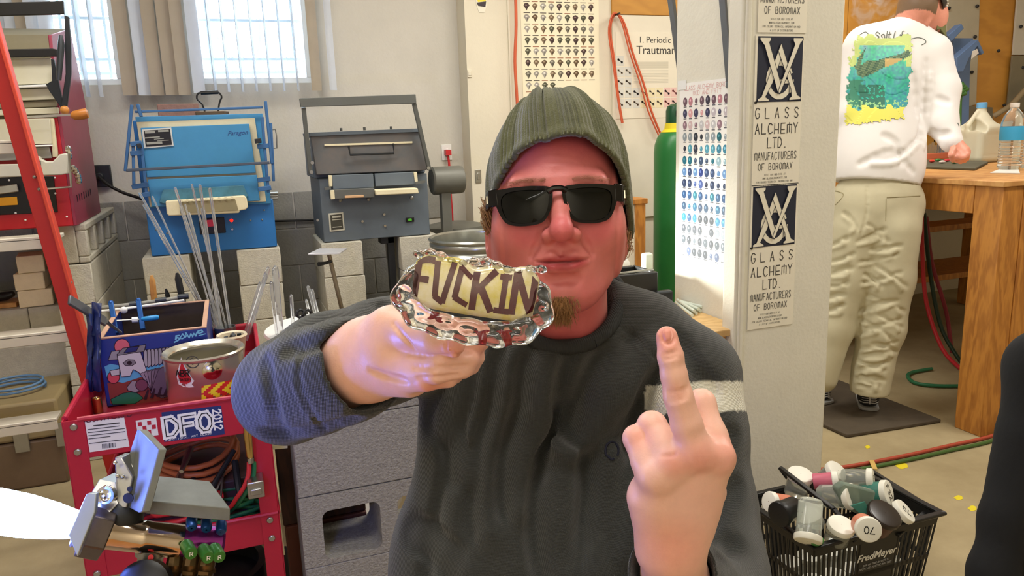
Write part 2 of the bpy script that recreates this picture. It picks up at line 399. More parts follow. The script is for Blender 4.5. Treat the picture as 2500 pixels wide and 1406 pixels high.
for r_ in range(5):
    for k in range(9):
        x0 = -2.2+k*.42-(r_ % 2)*.21; z0 = r_*.205
        if x0 > .85: continue
        if me is None:
            q = MB(); q.box(-.207, .207, -.006, .02, -.1, .1); o = q.build('block', m_cmug, bevel=.003, segs=1); me = o.data
        else:
            o = bpy.data.objects.new('block', me); COL.objects.link(o); md = o.modifiers.new('bevel', 'BEVEL'); md.width = .003; md.segments = 1
        o.parent = wb; o.location = (x0+.21, WY-rnd.uniform(0, .002), z0+.1)
mb = MB(); mb.box(XR, 5.4, WY2, WY2+.35, 0, 2.8); struct(mb.build('wall_back_right', m_wall2))
xs = yat(1240, 100, WY2).x; mb = MB(); mb.box(xs, xs+.012, WY2-.012, WY2, 0, 2.8); struct(mb.build('trim_1', m_wall2, bevel=.003))
mb = MB(); mb.box(-2.8, -2.6, -1.6, 4.9, 0, 2.8); struct(mb.build('wall_left', m_wall))
mb = MB(); mb.box(5.4, 5.6, -1.6, 4.9, 0, 2.8); struct(mb.build('wall_right', m_wall2))
mb = MB(); mb.box(-2.8, 5.6, -1.8, -1.6, 0, 2.8); struct(mb.build('wall_front', m_wall2))
# windows with frames, panes, bars
m_frame = M('white_window_frame', (240, 244, 246), .4, var=.02)
m_pane = M('window_pane', (240, 248, 255), .0, var=0, trans=1, ior=1.0, spec=.3)
m_bar = M('white_bar', (235, 240, 245), .5, var=0)
for i, (x0, x1) in enumerate(WX):
    f = MB(); t = .03
    f.box(x0, x1, WY+.02, WY+.1, SILL, SILL+t); f.box(x0, x1, WY+.02, WY+.1, 2.45-t, 2.45)
    f.box(x0, x0+t, WY+.02, WY+.1, SILL+t, 2.45-t); f.box(x1-t, x1, WY+.02, WY+.1, SILL+t, 2.45-t)
    fr = struct(f.build('window_%d' % (i+1), m_frame, bevel=.003))
    q = MB(); q.box(x0+t, x1-t, WY+.055, WY+.06, SILL+t, 2.45-t); q.build('pane', m_pane, fr)
    n = int((x1-x0)/.075)
    for k in range(1, n+1):
        x = x0+k*(x1-x0)/(n+1); q = MB(); q.box(x-.006, x+.006, WY+.13, WY+.142, SILL+.0, 2.45); q.build('security_bar', m_bar, fr)
    for z in (SILL+.06, SILL+.13, SILL+.33, SILL+.55):
        q = MB(); q.box(x0, x1, WY+.143, WY+.152, z, z+.014); q.build('security_bar', m_bar, fr)
# outside: snowy bank and bare bushes
m_snow = M('pale_bank', (225, 232, 235), .9, rgb2=(150, 160, 150), vs=5)
mb = MB(); mb.box(-6, 6, 5.0, 14, -.2, 1.2); mb.box(-6, 6, 8, 14, 1.2, 1.75); tag(mb.build('bank', m_snow), 'pale snowy ground rising outside the windows', 'ground', kind='structure')
m_br = M('pale_branch', (150, 165, 160), .9, var=.1)
for bx, lab in ((.5, 'bare pale bush seen through the right window'), (-1.6, 'bare pale bush seen through the left window')):
    q = MB(); rr = random.Random(5+int(bx*10))
    for k in range(26):
        p = Vector((bx+rr.uniform(-.45, .45), 6.3+rr.uniform(-.3, .3), 1.2)); pts = [p]; dv = Vector((rr.uniform(-.5, .5), 0, 1))
        for j in range(5):
            dv += Vector((rr.uniform(-.3, .3), rr.uniform(-.2, .2), 0)); p = p+dv*.2; pts.append(p)
        q.tube(pts, [.012, .01, .008, .007, .005, .003], 5)
    tag(q.build('bush', m_br), lab, 'bush')
# vertical blinds
m_slat = M('blind_slat', (225, 230, 238), .8, var=.04, trans=.35, ior=1.05)
m_slatt = M('tan_blind_slat', (180, 168, 150), .8, var=.05, trans=.12, ior=1.05)
def blind_slat(px0, px1, bot, ang, mat, name='slat'):
    y = WY-.10; p0 = yat(px0, bot, y); p1 = yat(px1, bot, y); cx = (p0.x+p1.x)/2; wv = .062
    q = MB(); n = 5; L = []
    for k in range(n):
        u = (k/(n-1)-.5); xx = u*wv; yy = .007*(1-4*u*u); L.append((xx*math.cos(ang)-yy*math.sin(ang), xx*math.sin(ang)+yy*math.cos(ang)))
    vs = [(cx+a_, y+b_, z) for z in (p0.z, 2.42) for (a_, b_) in L]+[(cx+a_+.001, y+b_+.0012, z) for z in (p0.z, 2.42) for (a_, b_) in L]
    fs = [(k, k+1, n+k+1, n+k) for k in range(n-1)]+[(2*n+k, 3*n+k, 3*n+k+1, 2*n+k+1) for k in range(n-1)]+[(0, n, 3*n, 2*n), (n-1, 3*n-1, 4*n-1, 2*n-1)]+[(k, 2*n+k, 2*n+k+1, k+1) for k in range(n-1)]
    q.add(vs, fs); return q.build(name, mat, BL)
BL = thing('vertical_blind', 'grey and tan vertical slat blind hanging over the two back windows', 'blind', (0, WY-.1, 2.43))
q = MB(); q.box(-1.5, .95, WY-.13, WY-.07, 2.43, 2.48); q.build('head_rail', m_white, BL, bevel=.004)
for px0, px1, bt, an, mt in [(-95, -60, 228, .2, m_slat), (-55, -20, 228, .2, m_slat), (-20, 15, 228, .3, m_slatt), (15, 45, 228, .3, m_slat), (45, 70, 228, .2, m_slat), (70, 95, 228, .2, m_slatt), (95, 120, 229, .4, m_slat), (125, 150, 229, .3, m_slat), (188, 192, 235, 1.42, m_slat), (214, 218, 236, 1.42, m_slat), (246, 250, 236, 1.42, m_slat),
                            (298, 338, 233, .12, m_slatt), (338, 372, 233, .5, m_slat), (368, 402, 233, .3, m_slatt), (402, 440, 232, .25, m_slatt), (436, 468, 232, .4, m_slatt), (470, 505, 228, .5, m_slat),
                            (526, 530, 225, 1.4, m_slat), (558, 562, 224, 1.4, m_slat), (592, 596, 224, 1.4, m_slat), (626, 630, 223, 1.4, m_slat), (660, 664, 222, 1.4, m_slat), (694, 698, 222, 1.4, m_slat), (728, 732, 221, 1.4, m_slat),
                            (758, 790, 221, .5, m_slatt), (800, 828, 220, .8, m_slat)]:
    blind_slat(px0, px1, bt, an, mt)
# ================================================================== column with side panel
cc = yat(1812, 200, 1.88); x1 = yat(2060, 100, 1.88).x
mb = MB(); mb.box(1.405, x1, 1.88, 1.945, 0, 2.8); mb.box(1.462, x1-.04, 1.945, 2.31, 0, 2.8)
mb.box(1.412, 1.432, 1.868, 1.88, 0, 2.8)
colu = mb.build('column', m_colw, bevel=.006); tag(colu, 'white rough plastered column covered with lettered posters', 'column', kind='structure')
# ---- posters on the column (front face at y=1.88)
m_post = M('cream_paper', (238, 232, 212), .7, var=.02)
m_navy = M('navy_print', (38, 42, 58), .6, var=.06)
m_cream = M('cream_print', (236, 230, 208), .6, var=.02)
def poster(name, label, px, py, w_, h, dx=0, rot=0.):
    P = yat(px, py, 1.8785)      # lower left corner
    m = frame((math.cos(rot), 0, math.sin(rot)), (-math.sin(rot), 0, math.cos(rot)), (0, -1, 0), P)
    t = thing(name, label, 'poster', mtx=m, group=None)
    q = MB(); q.box(0, w_, 0, h, 0, .0012, m); q.build('sheet', m_post, t)
    return t, m
def va_logo(t, m, x0, y0, w_, h):
    q = MB(); q.add([(x0, y0, .0016), (x0+w_, y0, .0016), (x0+w_, y0+h, .0016), (x0, y0+h, .0016)], [(0, 1, 2, 3)], m); q.build('logo_panel', m_navy, t)
    q = MB(); q.mi = 0
    X = lambda u: x0+u*w_; Y = lambda v: y0+v*h
    lay = [0.002]
    def poly(pts, outline=True):
        z = lay[0]; n = len(pts)
        cx = sum(p[0] for p in pts)/n; cy = sum(p[1] for p in pts)/n
        q.mi = 1; q.add([(X(u), Y(v), z+.0002) for u, v in pts], [tuple(range(n))], m)
        q.mi = 0
        for i in range(n):
            a_ = pts[i]; b_ = pts[(i+1) % n]
            stroke(q, [(X(a_[0]), Y(a_[1])), (X(b_[0]), Y(b_[1]))], .0016, m @ Matrix.Translation((0, 0, z+.0004)))
        lay[0] += .0006
    # G ring segments
    import math as _m
    ring = []
    R1, R2 = .31, .215; cx, cy = .5, .34
    angs = [_m.radians(a_) for a_ in range(20, 361, 20)]
    for a0, a1 in zip(angs[:-1], angs[1:]):
        q.mi = 1; z = lay[0]
        q.add([(X(cx+R1*_m.cos(a0)), Y(cy+R1*_m.sin(a0)), z), (X(cx+R1*_m.cos(a1)), Y(cy+R1*_m.sin(a1)), z), (X(cx+R2*_m.cos(a1)), Y(cy+R2*_m.sin(a1)), z), (X(cx+R2*_m.cos(a0)), Y(cy+R2*_m.sin(a0)), z)], [(0, 1, 2, 3)], m)
    for RR in (R1, R2):
        q.mi = 0; stroke(q, [(X(cx+RR*_m.cos(a_)), Y(cy+RR*_m.sin(a_))) for a_ in angs], .0014, m @ Matrix.Translation((0, 0, lay[0]+.0002)))
    lay[0] += .0006
    poly([(.5, .35), (.82, .35), (.82, .05+.12), (.72, .12), (.72, .28), (.5, .28)])
    # A : two legs with feet
    poly([(.5, .9), (.56, .78), (.34, .3), (.19, .08), (.27, .04), (.27, .01), (.02, .01), (.02, .05), (.1, .08)][:])
    poly([(.5, .9), (.44, .78), (.75, .2), (.77, .08), (.72, .05), (.72, .02), (.98, .03), (.98, .07), (.9, .1), (.87, .16)])
    # V : two arms with serifs, over the A
    poly([(.03, .98), (.27, .98), (.27, .94), (.23, .91), (.52, .27), (.5, .12), (.46, .13), (.13, .86), (.03, .95)])
    poly([(.76, .98), (.98, .98), (.98, .95), (.92, .9), (.5, .12), (.46, .16), (.52, .3), (.8, .88), (.76, .94)])
    q.build('monogram', [m_navy, m_cream], t, smooth=0)
def vtext(t, m, cx, y, s, w_, h, gap, wd, name='lettering'):
    q = MB(); tot = sum((w_+gap) for _ in s)-gap; text(q, s, cx-tot/2, y, w_, h, gap, wd, m @ Matrix.Translation((0, 0, .0018))); return q.build(name, m_ink, t, smooth=0)
def ga_text(t, m, top, W_=.163, bot=None):
    c = W_*.5+.002
    vtext(t, m, c, top-.042, 'GLASS', .014, .029, .021, .0026)
    vtext(t, m, c, top-.087, 'ALCHEMY', .0145, .029, .0085, .0026)
    vtext(t, m, c+.004, top-.128, 'LTD.', .013, .029, .006, .0026)
    vtext(t, m, c, top-.163, 'MANUFACTURERS', .0078, .022, .0042, .0017)
    vtext(t, m, c, top-.193, 'OF BOROMAX', .0082, .019, .0046, .0017)
    for i, s in enumerate(['VISIT OUR WEB SITE AT', 'WWW.GLASSALCHEMYARTS.COM', 'FOR COLORS TECHNICAL INFORMATION AND', 'A LIST OF DISTRIBUTORS']):
        q = MB(); w1 = .0024; g = .0013; tot = len(s)*(w1+g); text(q, s, c-tot/2, top-.210-i*.0105, w1, .005, g, .0006, m @ Matrix.Translation((0, 0, .0018))); q.build('small_print', m_ink, t, smooth=0)
    q = MB()
    q.cyl(m @ Vector((.004, top+.003, .001)), m @ Vector((.004, top+.003, .006)), .0035, n=8); q.build('pin', m_black, t)
yb = yat(1825, 805, 1.8785); yu = yat(1838, 452, 1.8785); ym = yat(1857, 82, 1.8785)
H1 = yu.z-yb.z; H2 = ym.z-yu.z
t, m = poster('poster', 'lower cream poster with navy monogram on the white column', 1824, 806, .172, H1)
va_logo(t, m, .006, H1-.188, .160, .184); ga_text(t, m, H1-.192)
t, m = poster('poster', 'upper cream poster with navy monogram beside the standing man', 1834, 455, .172, H2)
va_logo(t, m, .008, H2-.188, .160, .184); ga_text(t, m, H2-.192)
t, m = poster('poster', 'cut-off cream poster at the top of the white column', 1849, 79, .172, .32)
ga_text(t, m, .245)
# ================================================================== chart on the column side (plane x=1.462 facing -x)
A = xat(1660, 205, 1.46); B = xat(1788, 210, 1.46); Cc = xat(1645, 655, 1.46)
m = frame((0, -1, 0), (0, 0, 1), (-1, 0, 0), Vector((1.4605, A.y, Cc.z)))
cw = A.y-B.y+.0; ch = A.z-Cc.z
t = thing('color_chart', 'white color chart with rows of oval blue chips, on column side', 'poster', mtx=m)
q = MB(); q.box(0, cw, 0, ch, 0, .0012, m); q.build('sheet', M('white_paper', (245, 243, 236), .6, var=.01), t)
rnd = random.Random(4); pal = [[(110, 85, 95), (60, 55, 70), (190, 130, 140)], [(225, 170, 170), (60, 60, 90), (200, 190, 195)], [(215, 190, 190), (150, 120, 130), (200, 200, 200)], [(45, 50, 60), (150, 160, 165), (30, 100, 110)],
      [(60, 130, 155), (90, 160, 180), (50, 55, 70)], [(60, 80, 110), (150, 180, 190), (30, 110, 130)], [(50, 70, 110), (100, 140, 190), (40, 60, 130)], [(35, 50, 85), (70, 90, 150), (30, 35, 60)], [(30, 70, 115), (40, 80, 120), (35, 110, 130)],
      [(40, 70, 100), (30, 95, 130), (40, 60, 90)], [(30, 75, 120), (20, 120, 160), (45, 50, 60)], [(70, 80, 90), (140, 150, 160), (60, 65, 75)], [(60, 70, 80), (40, 45, 55), (90, 100, 110)], [(40, 45, 55), (70, 85, 120), (200, 200, 205)]]
q = MB()
for r_ in range(14):
    for k in range(8):
        x = cw*(.10+.112*k)+cw*.02; y = ch*(.905-.0605*r_); q.col = rnd.choice(pal[r_]); big = rnd.random() > .2
        rx, ry = (.0125, .0145) if big else (.008, .009); n = 12; R_ = m @ Matrix.Translation((0, 0, .0016))
        q.add([(x+rx*math.cos(2*math.pi*i/n), y+ry*math.sin(2*math.pi*i/n), 0) for i in range(n)], [tuple(range(n))], R_)
        q.col = tuple(min(255, v+70) for v in q.col); q.add([(x-.002+rx*.35*math.cos(2*math.pi*i/6), y+.003+ry*.35*math.sin(2*math.pi*i/6), .0003) for i in range(6)], [tuple(range(6))], R_)
        q.col = (90, 90, 95); q.add([(x-.009, y-ry-.004, 0), (x+.009, y-ry-.004, 0), (x+.009, y-ry-.001, 0), (x-.009, y-ry-.001, 0)], [(0, 1, 2, 3)], R_)
q.build('color_chip_print', m_print, t, smooth=0)
m_pinkt = M('pink_ink', (225, 170, 165), .7, var=0)
q = MB(); text(q, 'GLASS ALCHEMY BOROMAX', cw*.1, ch*.962, .010, .014, .003, .0014, m @ Matrix.Translation((0, 0, .0016))); text(q, 'ROD AND FRIT', cw*.28, ch*.935, .010, .013, .003, .0014, m @ Matrix.Translation((0, 0, .0016))); q.build('lettering', m_pinkt, t, smooth=0)
m_tape = M('clear_tape', (235, 235, 230), .2, var=0)
q = MB(); q.box(-.01, .04, ch-.02, ch+.01, .0015, .0025, m); q.build('tape', m_tape, t); q = MB(); q.box(cw-.03, cw+.012, ch-.015, ch+.012, .0015, .0025, m); q.build('tape', m_tape, t)
# grey tapering brackets hanging on the column side
m_brk = M('grey_bracket', (118, 120, 120), .45, metal=.5, var=.06)
for (xa, xb, xc, yb_, lab, dy) in ((1643, 1700, 1670, 195, 'grey tapered steel strip at the far edge of column side', 2.33), (1772, 1806, 1790, 207, 'grey tapered steel strip nearer the cream posters', 1.99)):
    X0 = 1.45
    pa = yat(xa, 0, dy); pb = yat(xb, 0, dy); pc = yat(xc, yb_, dy)
    top = 2.25; sc = (top-pc.z)/(pa.z-pc.z)
    q = MB(); fa = Vector((pc.x+(pa.x-pc.x)*sc, dy, top)); fb = Vector((pc.x+(pb.x-pc.x)*sc, dy, top))
    wd = Vector((.012, 0, 0))
    q.prism([fa, fa+(fb-fa)*.12, pc+Vector((-.002, 0, 0)), pc-wd*.4], (0, 1, 0), .03); q.prism([fb, fb+(fa-fb)*.45, pc+Vector((0, 0, .004)), pc+wd*.4], (0, 1, 0), .022)
    q.box(pc.x-.006, pc.x+.006, dy, dy+.03, pc.z-.008, pc.z+.02)
    tag(q.build('bracket', m_brk, bevel=.002), lab, 'bracket')
# ================================================================== posters on the back wall
P0 = yat(1268, -60, WY2-.001); P1 = yat(1463, 190, WY2-.001); Pb = yat(1268, 300, WY2-.001)
m = frame((1, 0, 0), (0, 0, 1), (0, -1, 0), Vector((P0.x, WY2-.001, Pb.z)))
pw = P1.x-P0.x; ph = P0.z-Pb.z+.1
t = thing('gem_chart', 'cream poster with rows of brown gem photos on back wall', 'poster', mtx=m)
q = MB(); q.box(0, pw, 0, ph, 0, .0015, m); q.build('sheet', M('cream_sheet', (238, 230, 200), .5, var=.02), t)
q = MB(); q2 = MB(); rnd = random.Random(8); R_ = m @ Matrix.Translation((0, 0, .002))
gc = [(95, 75, 50), (120, 100, 75), (70, 50, 45), (150, 145, 135), (110, 105, 90), (165, 160, 150), (80, 80, 60)]
for r_ in range(-3, 8):
    for k in range(9):
        if r_ == 7 and k > 3: continue
        x = pw*(.075+.103*k); zpx = yat(1360, 18+27.3*(r_-.0), WY2).z; y = zpx-Pb.z
        c = rnd.choice(gc); s_ = .021
        pts = [(0, -.95), (.55, -.1), (.9, .25), (.5, .7), (0, .85), (-.55, .65), (-.9, .2), (-.5, -.2)]
        pts = [(u*rnd.uniform(.85, 1.1), v*rnd.uniform(.9, 1.1)) for u, v in pts]
        q.col = c; q.add([(x+u*s_, y+v*s_*1.15, 0) for u, v in pts], [tuple(range(8))], R_)
        q.col = tuple(int(v*.6) for v in c); q.add([(x+u*s_, y+v*s_, .0003) for u, v in ((0, -.8), (.4, -.1), (.1, .1))], [(0, 1, 2)], R_)
        q.col = tuple(min(255, v+75) for v in c); q.add([(x+u*s_, y+v*s_, .0003) for u, v in ((-.1, .2), (.3, .35), (-.2, .6), (-.45, .3))], [(0, 1, 2, 3)], R_)
        q.col = (60, 50, 45) if rnd.random() > .3 else (150, 90, 60); q.add([(x-.019, y-.035, 0), (x+.019, y-.035, 0), (x+.019, y-.031, 0), (x-.019, y-.031, 0)], [(0, 1, 2, 3)], R_)
q.build('gem_print', m_print, t, smooth=0)
# board with second chart
B0 = yat(1495, 36, WY2-.02); yb0 = WY2-.02
mb = MB(); mb.box(B0.x, 3.2, yb0, WY2-.001, .75, B0.z); brd = tag(mb.build('pin_board', M('white_board', (226, 220, 200), .6, var=.03), bevel=.002), 'off-white wall board behind the green cylinder', 'board')
mb = MB(); mb.box(B0.x, 3.2, yb0+.005, WY2-.001, B0.z+.004, 2.79); tag(mb.build('plywood_panel', m_ply, bevel=.002), 'ochre plywood panel above the off-white wall board', 'panel')
P0 = yat(1503, 78, yb0-.001); Pb = yat(1516, 290, yb0-.001)
m = frame((1, 0, 0), (0, 0, 1), (0, -1, 0), Vector((P0.x, yb0-.001, Pb.z))); pw = .62; ph = P0.z-Pb.z
t = thing('element_chart', 'cream chart with periodic table lettering and rows of small rods', 'poster', mtx=m)
q = MB(); q.box(0, pw, 0, ph, 0, .0015, m); q.build('sheet', M('cream_sheet_two', (232, 226, 205), .35, var=.02), t)
ftext('1. Periodic Table', .052, m @ Matrix.Translation((.33, ph-.06, .0018)), 'lettering', m_ink, t)
ftext('Trautman Art Glass', .07, m @ Matrix.Translation((.42, ph-.125, .0018)), 'lettering', m_ink, t)
R_ = m @ Matrix.Translation((0, 0, .002)); q = MB(); rnd = random.Random(9)
q.col = (205, 200, 180)
for (x0, x1_, y0, y1_) in ((.12, .36, ph-.21, ph-.17), (.12, .36, ph-.3, ph-.22)):
    for k in range(9): yy = y1_-(y1_-y0)*k/9; q.add([(x0, yy, 0), (x1_, yy, 0), (x1_, yy-.003, 0), (x0, yy-.003, 0)], [(0, 3, 2, 1)], R_)
for r_ in range(7):
    for k in range(10):
        if r_ < 3 and k > (0 if r_ == 0 else 1): continue
        x = .028+k*.054; y = ph-.165-r_*.062
        if y < .03: continue
        tint = (212, 214, 205) if k < 3 else (230, 220, 180) if k < 6 else (228, 195, 185)
        q.col = tint; q.add([(x-.024, y-.028, 0), (x+.024, y-.028, 0), (x+.024, y+.028, 0), (x-.024, y+.028, 0)], [(0, 1, 2, 3)], R_)
        c = rnd.choice([(70, 65, 60), (110, 95, 80), (150, 140, 120), (55, 50, 50)]) if k < 6 else rnd.choice([(130, 60, 60), (60, 45, 50)])
        q.col = c; R2 = R_ @ Matrix.Translation((x, y, .0003)) @ Matrix.Rotation(-.6, 4, 'Z')
        q.add([(-.016, -.003, 0), (.016, -.003, 0), (.016, .003, 0), (-.016, .003, 0)], [(0, 1, 2, 3)], R2)
        for sx in (-.014, .014): q.add([(sx+.008*math.cos(i*math.pi/3), .008*math.sin(i*math.pi/3), 0) for i in range(6)], [tuple(range(6))], R2)
q.build('rod_print', m_print, t, smooth=0)
# orange cords
m_ocord = M('orange_cord', (205, 95, 60), .6, var=.05)
Y = WY2-.05
def pxtube(name, pts, r, mat, label=None, cat_='cord', parent=None, n=8, Y=Y):
    q = MB(); P = [yat(a_[0], a_[1], Y if len(a_) < 3 else a_[2]) for a_ in pts]; P = smoothp(P); q.tube(P, r, n); o = q.build(name, mat, parent, smooth=60)
    if label: tag(o, label, cat_)
    return o
def smoothp(P, n=4):
    out = []
    for i in range(len(P)-1):
        a_, b_, c_, d_ = P[max(i-1, 0)], P[i], P[i+1], P[min(i+2, len(P)-1)]
        for k in range(n):
            t_ = k/n; out.append(.5*((2*b_)+(-a_+c_)*t_+(2*a_-5*b_+4*c_-d_)*t_*t_+(-a_+3*b_-3*c_+d_)*t_**3))
    out.append(P[-1]); return out
pxtube('extension_cord', [(1257, -60), (1260, 60), (1257, 150), (1262, 240), (1265, 330), (1262, 520)], .009, m_ocord, 'orange cord hanging down the wall left of the gem chart')
pxtube('extension_cord', [(1520, 300), (1510, 240), (1500, 150), (1490, 80), (1495, 45), (1508, 35), (1525, 60), (1545, 130), (1570, 200), (1590, 270), (1612, 325)], .007, m_ocord, 'orange cord looped over a nail beside the element chart')
pxtube('extension_cord', [(1518, 300, WY2-.07), (1508, 240, WY2-.07), (1496, 150, WY2-.07), (1486, 80, WY2-.07), (1493, 40, WY2-.07), (1505, 33, WY2-.07), (1520, 60, WY2-.07), (1538, 130, WY2-.07), (1562, 200, WY2-.07), (1582, 270, WY2-.07), (1608, 330, WY2-.07)], .005, m_ocord, 'thinner orange cord of the pair looped over a nail')
q = MB(); p = yat(1497, 38, WY2-.02); q.cyl(p, p+Vector((0, -.08, 0)), .006, n=8); tag(q.build('nail', m_dark), 'dark nail in the wall carrying the looped orange cords', 'nail')
# sticker, wall plates, coloured cable
q = MB(); p = yat(1175, 3, WY2-.001); m = frame((1, 0, 0), (0, 0, 1), (0, -1, 0), p)
q.col = (230, 225, 205); q.prism([m @ Vector(v) for v in ((-.033, .03, 0), (.033, .03, 0), (.033, -.02, 0), (.015, -.06, 0), (-.015, -.06, 0), (-.03, -.02, 0))], Vector((0, -1, 0)), .0015)
q.col = (235, 215, 60); q.add([(-.033, .03, .0018), (.033, .03, .0018), (.025, 0, .0018), (-.02, -.005, .0018)], [(0, 3, 2, 1)], m)
q.col = (60, 50, 55); q.add([(-.028, -.008, .002), (.028, .0, .002), (.022, -.03, .002), (-.02, -.025, .002)], [(0, 3, 2, 1)], m)
tag(q.build('sticker', m_print, smooth=0), 'small yellow and dark sticker high on the pale wall', 'sticker')
def plate(px, py, w_, h, mat, label, y=None):
    p = yat(px, py, (y or WY2)); q = MB(); q.box(p.x-w_/2, p.x+w_/2, p.y-.008, p.y, p.z-h/2, p.z+h/2); q.box(p.x-.008, p.x+.008, p.y-.011, p.y-.008, p.z-h*.25, p.z+h*.25); return tag(q.build('wall_plate', mat, bevel=.002), label, 'switch')
plate(1146, 180, .022, .04, m_wall2, 'tiny cream wall plate high on the pale wall')
plate(1167, 430, .035, .075, m_steel, 'grey metal wall plate low on the pale wall')
plate(1090, 372, .06, .09, m_white, 'white outlet plate with a red plug by the corner', WY)
m_red = M('red_plastic', (200, 45, 50), .4, var=.05)
q = MB(); q.tube(smoothp([yat(1090, 372, WY-.03), yat(1096, 395, WY-.03), yat(1100, 470, WY-.03), yat(1105, 545, WY-.03), yat(1107, 640, WY-.03)]), .007); q.box(*[v for v in (yat(1090, 372, WY).x-.016, yat(1090, 372, WY).x+.016, WY-.05, WY-.011, yat(1090, 372, WY).z-.016, yat(1090, 372, WY).z+.016)])
tag(q.build('red_lead', m_red, bevel=0), 'red cord plugged into the white outlet by the corner', 'cord')
# ================================================================== slab helper: outline seen at plane y, pushed back by th
def slab(q, pts, Y, th):
    P = [yat(a_, b_, Y) for a_, b_ in pts]; q.prism(P, Vector((0, 1, 0)), th); return q
def sl(name, pts, Y, th, mat, parent=None, bevel=.002, **k):
    q = MB(); slab(q, pts, Y, th); return q.build(name, mat, parent, bevel=bevel, **k)
def pbar(q, a_, b_, Y, w_=.015, d_=.012, Y2=None):
    q.bar(yat(*a_, Y), yat(*b_, Y2 or Y), w_, d_, side=(0, 1, 0)); return q
def cmu_mesh(w_, d_, h, cores=None):
    q = MB(); q.box(0, w_, 0, d_, 0, h); return q
def pier(label, x0, x1, y0, y1, z0, n, h, mat, nd=1, name='block_pier', group=None, split=0):
    t = thing(name, label, 'pier', ((x0+x1)/2, (y0+y1)/2, z0), group=group)
    me = {}
    for r_ in range(n):
        off = 0
        cols = [(x0, x1)] if not split else ([(x0+split*i, min(x0+split*(i+1), x1)) for i in range(int(math.ceil((x1-x0)/split-.01)))] if r_ % 2 == 0 else [(max(x0, x0+split*(i-.5)), min(x0+split*(i+.5), x1)) for i in range(int(math.ceil((x1-x0)/split+.49)))])
        for (a_, b_) in cols:
            if b_-a_ < .03: continue
            for j in range(nd):
                ya = y0+(y1-y0)*j/nd; yb_ = y0+(y1-y0)*(j+1)/nd; jx = rnd.uniform(-.002, .002)
                q = MB(); q.box(a_+.0012+jx, b_-.0012+jx, ya+.0012, yb_-.0012, z0+r_*h, z0+(r_+1)*h-.0022); q.build('block', mat, t, bevel=.004, segs=1)
    return t
# ---- piers under the kilns
for (xa, xb, lab) in ((-.392, -.20, 'grey block pier under the left end of the blue kiln'), (-.004, .186, 'grey block pier under the right end of the blue kiln'),
                      (.372, .563, 'grey block pier under the left end of the grey kiln'), (.745, .94, 'grey block pier under the right end of the grey kiln')):
    pier(lab, xa, xb, 3.6, 4.0, 0, 5, .1645, m_cmu)
# left pier with cored top block
t = pier('wide grey block pier under the red kiln', -.70, -.56, 3.44, 4.30, 0, 5, .168, m_cmu, nd=2)
q = MB(); x1_ = -.56; z0, z1 = .843, 1.0
ys = [3.44+.86*(i+.5)/4 for i in range(4)]
# cored top blocks: rails and webs leave four recesses on the right side
q.box(-.70, -.6, 3.4415, 4.2985, z0, z1); q.box(-.6, x1_, 3.4415, 4.2985, z0, z0+.025); q.box(-.6, x1_, 3.4415, 4.2985, z1-.028, z1)
for a_, b_ in ((3.4415, 3.485), (3.64, 3.69), (3.845, 3.895), (4.05, 4.10), (4.255, 4.2985)): q.box(-.6, x1_, a_, b_, z0+.025, z1-.028)
q.build('cored_block', m_cmu, t, bevel=.006)
# low block wall at the far left with things on it
ZW = yat(60, 752, 3.62).z; pier('low grey block wall behind the orange ladder', -1.75, -.703, 3.62, 4.0, 0, 4, ZW/4, m_cmu, name='block_wall', split=.36)
m_fire = M('fire_brick', (246, 228, 188), .95, var=.06, vs=20, bump=.2, bs=80)
zf = ZW
for i, (px, w_, lab, rz) in enumerate(((118, .125, 'pale yellow firebrick lowest in the stack of three', .1), (115, .11, 'pale yellow firebrick in the middle of the stack of three', .0), (116, .098, 'pale yellow firebrick on top of the stack of three', .15))):
    p = yat(px-28, 700, 3.72); mt = Matrix.Translation((p.x, 3.72, zf+i*.0725)) @ Matrix.Rotation(rz, 4, 'Z')
    q = MB(); q.box(-w_/2, w_/2, -.09, .07, 0, .071, mt); tag(q.build('fire_brick', m_fire, bevel=.004), lab, 'brick', 'firebricks stacked on the low block wall')
p = yat(20, 745, 3.70)
q = MB(); q.box(p.x-.12, p.x+.04, 3.66, 3.79, zf, zf+.02); tag(q.build('board', m_pine, bevel=.002), 'short brown board lying on the low block wall', 'board')
q = MB(); q.tube([(p.x-.1, 3.71, zf+.04), (p.x, 3.70, zf+.045), (p.x+.03, 3.69, zf+.055)], [.02, .02, .012], 8); q.box(p.x-.12, p.x-.04, 3.68, 3.75, zf+.02, zf+.06); tag(q.build('hand_grinder', m_black, bevel=.004), 'black hand tool lying on the short brown board', 'tool')
# ---- tool case on the floor
m_case = M('brown_case', (112, 92, 68), .5, var=.1); m_casel = M('case_lid', (150, 132, 92), .5, var=.08)
c0 = -1.6; c1 = -.715; zc = yat(0, 990, 3.25).z; t = thing('tool_case', 'long brown plastic tool case on the floor behind the red cart', 'case', ((c0+c1)/2, 3.42, 0))
q = MB(); q.box(c0, c1, 3.25, 3.60, .0, zc*.55); q.build('case_body', m_case, t, bevel=.01)
q = MB(); q.box(c0, c1, 3.245, 3.605, zc*.55+.004, zc); q.build('lid', m_casel, t, bevel=.012)
for px in (45, 150): p = yat(px, 1030, 3.24); q = MB(); q.box(p.x-.025, p.x+.025, 3.23, 3.246, zc*.45, zc*.72); q.build('latch', m_steel, t, bevel=.002)
m_bcord = M('blue_cord', (95, 130, 165), .5, var=.05)
q = MB(); P = []
for k in range(40):
    a_ = k*.42; P.append(Vector((-.885+.1*math.cos(a_)*(1+.05*math.sin(k)), 3.42+.09*math.sin(a_), zc+.008+.0009*k)))
q.tube(P, .0055, 6); tag(q.build('blue_cable', m_bcord, smooth=60), 'coiled pale blue cable lying on the brown tool case', 'cable')
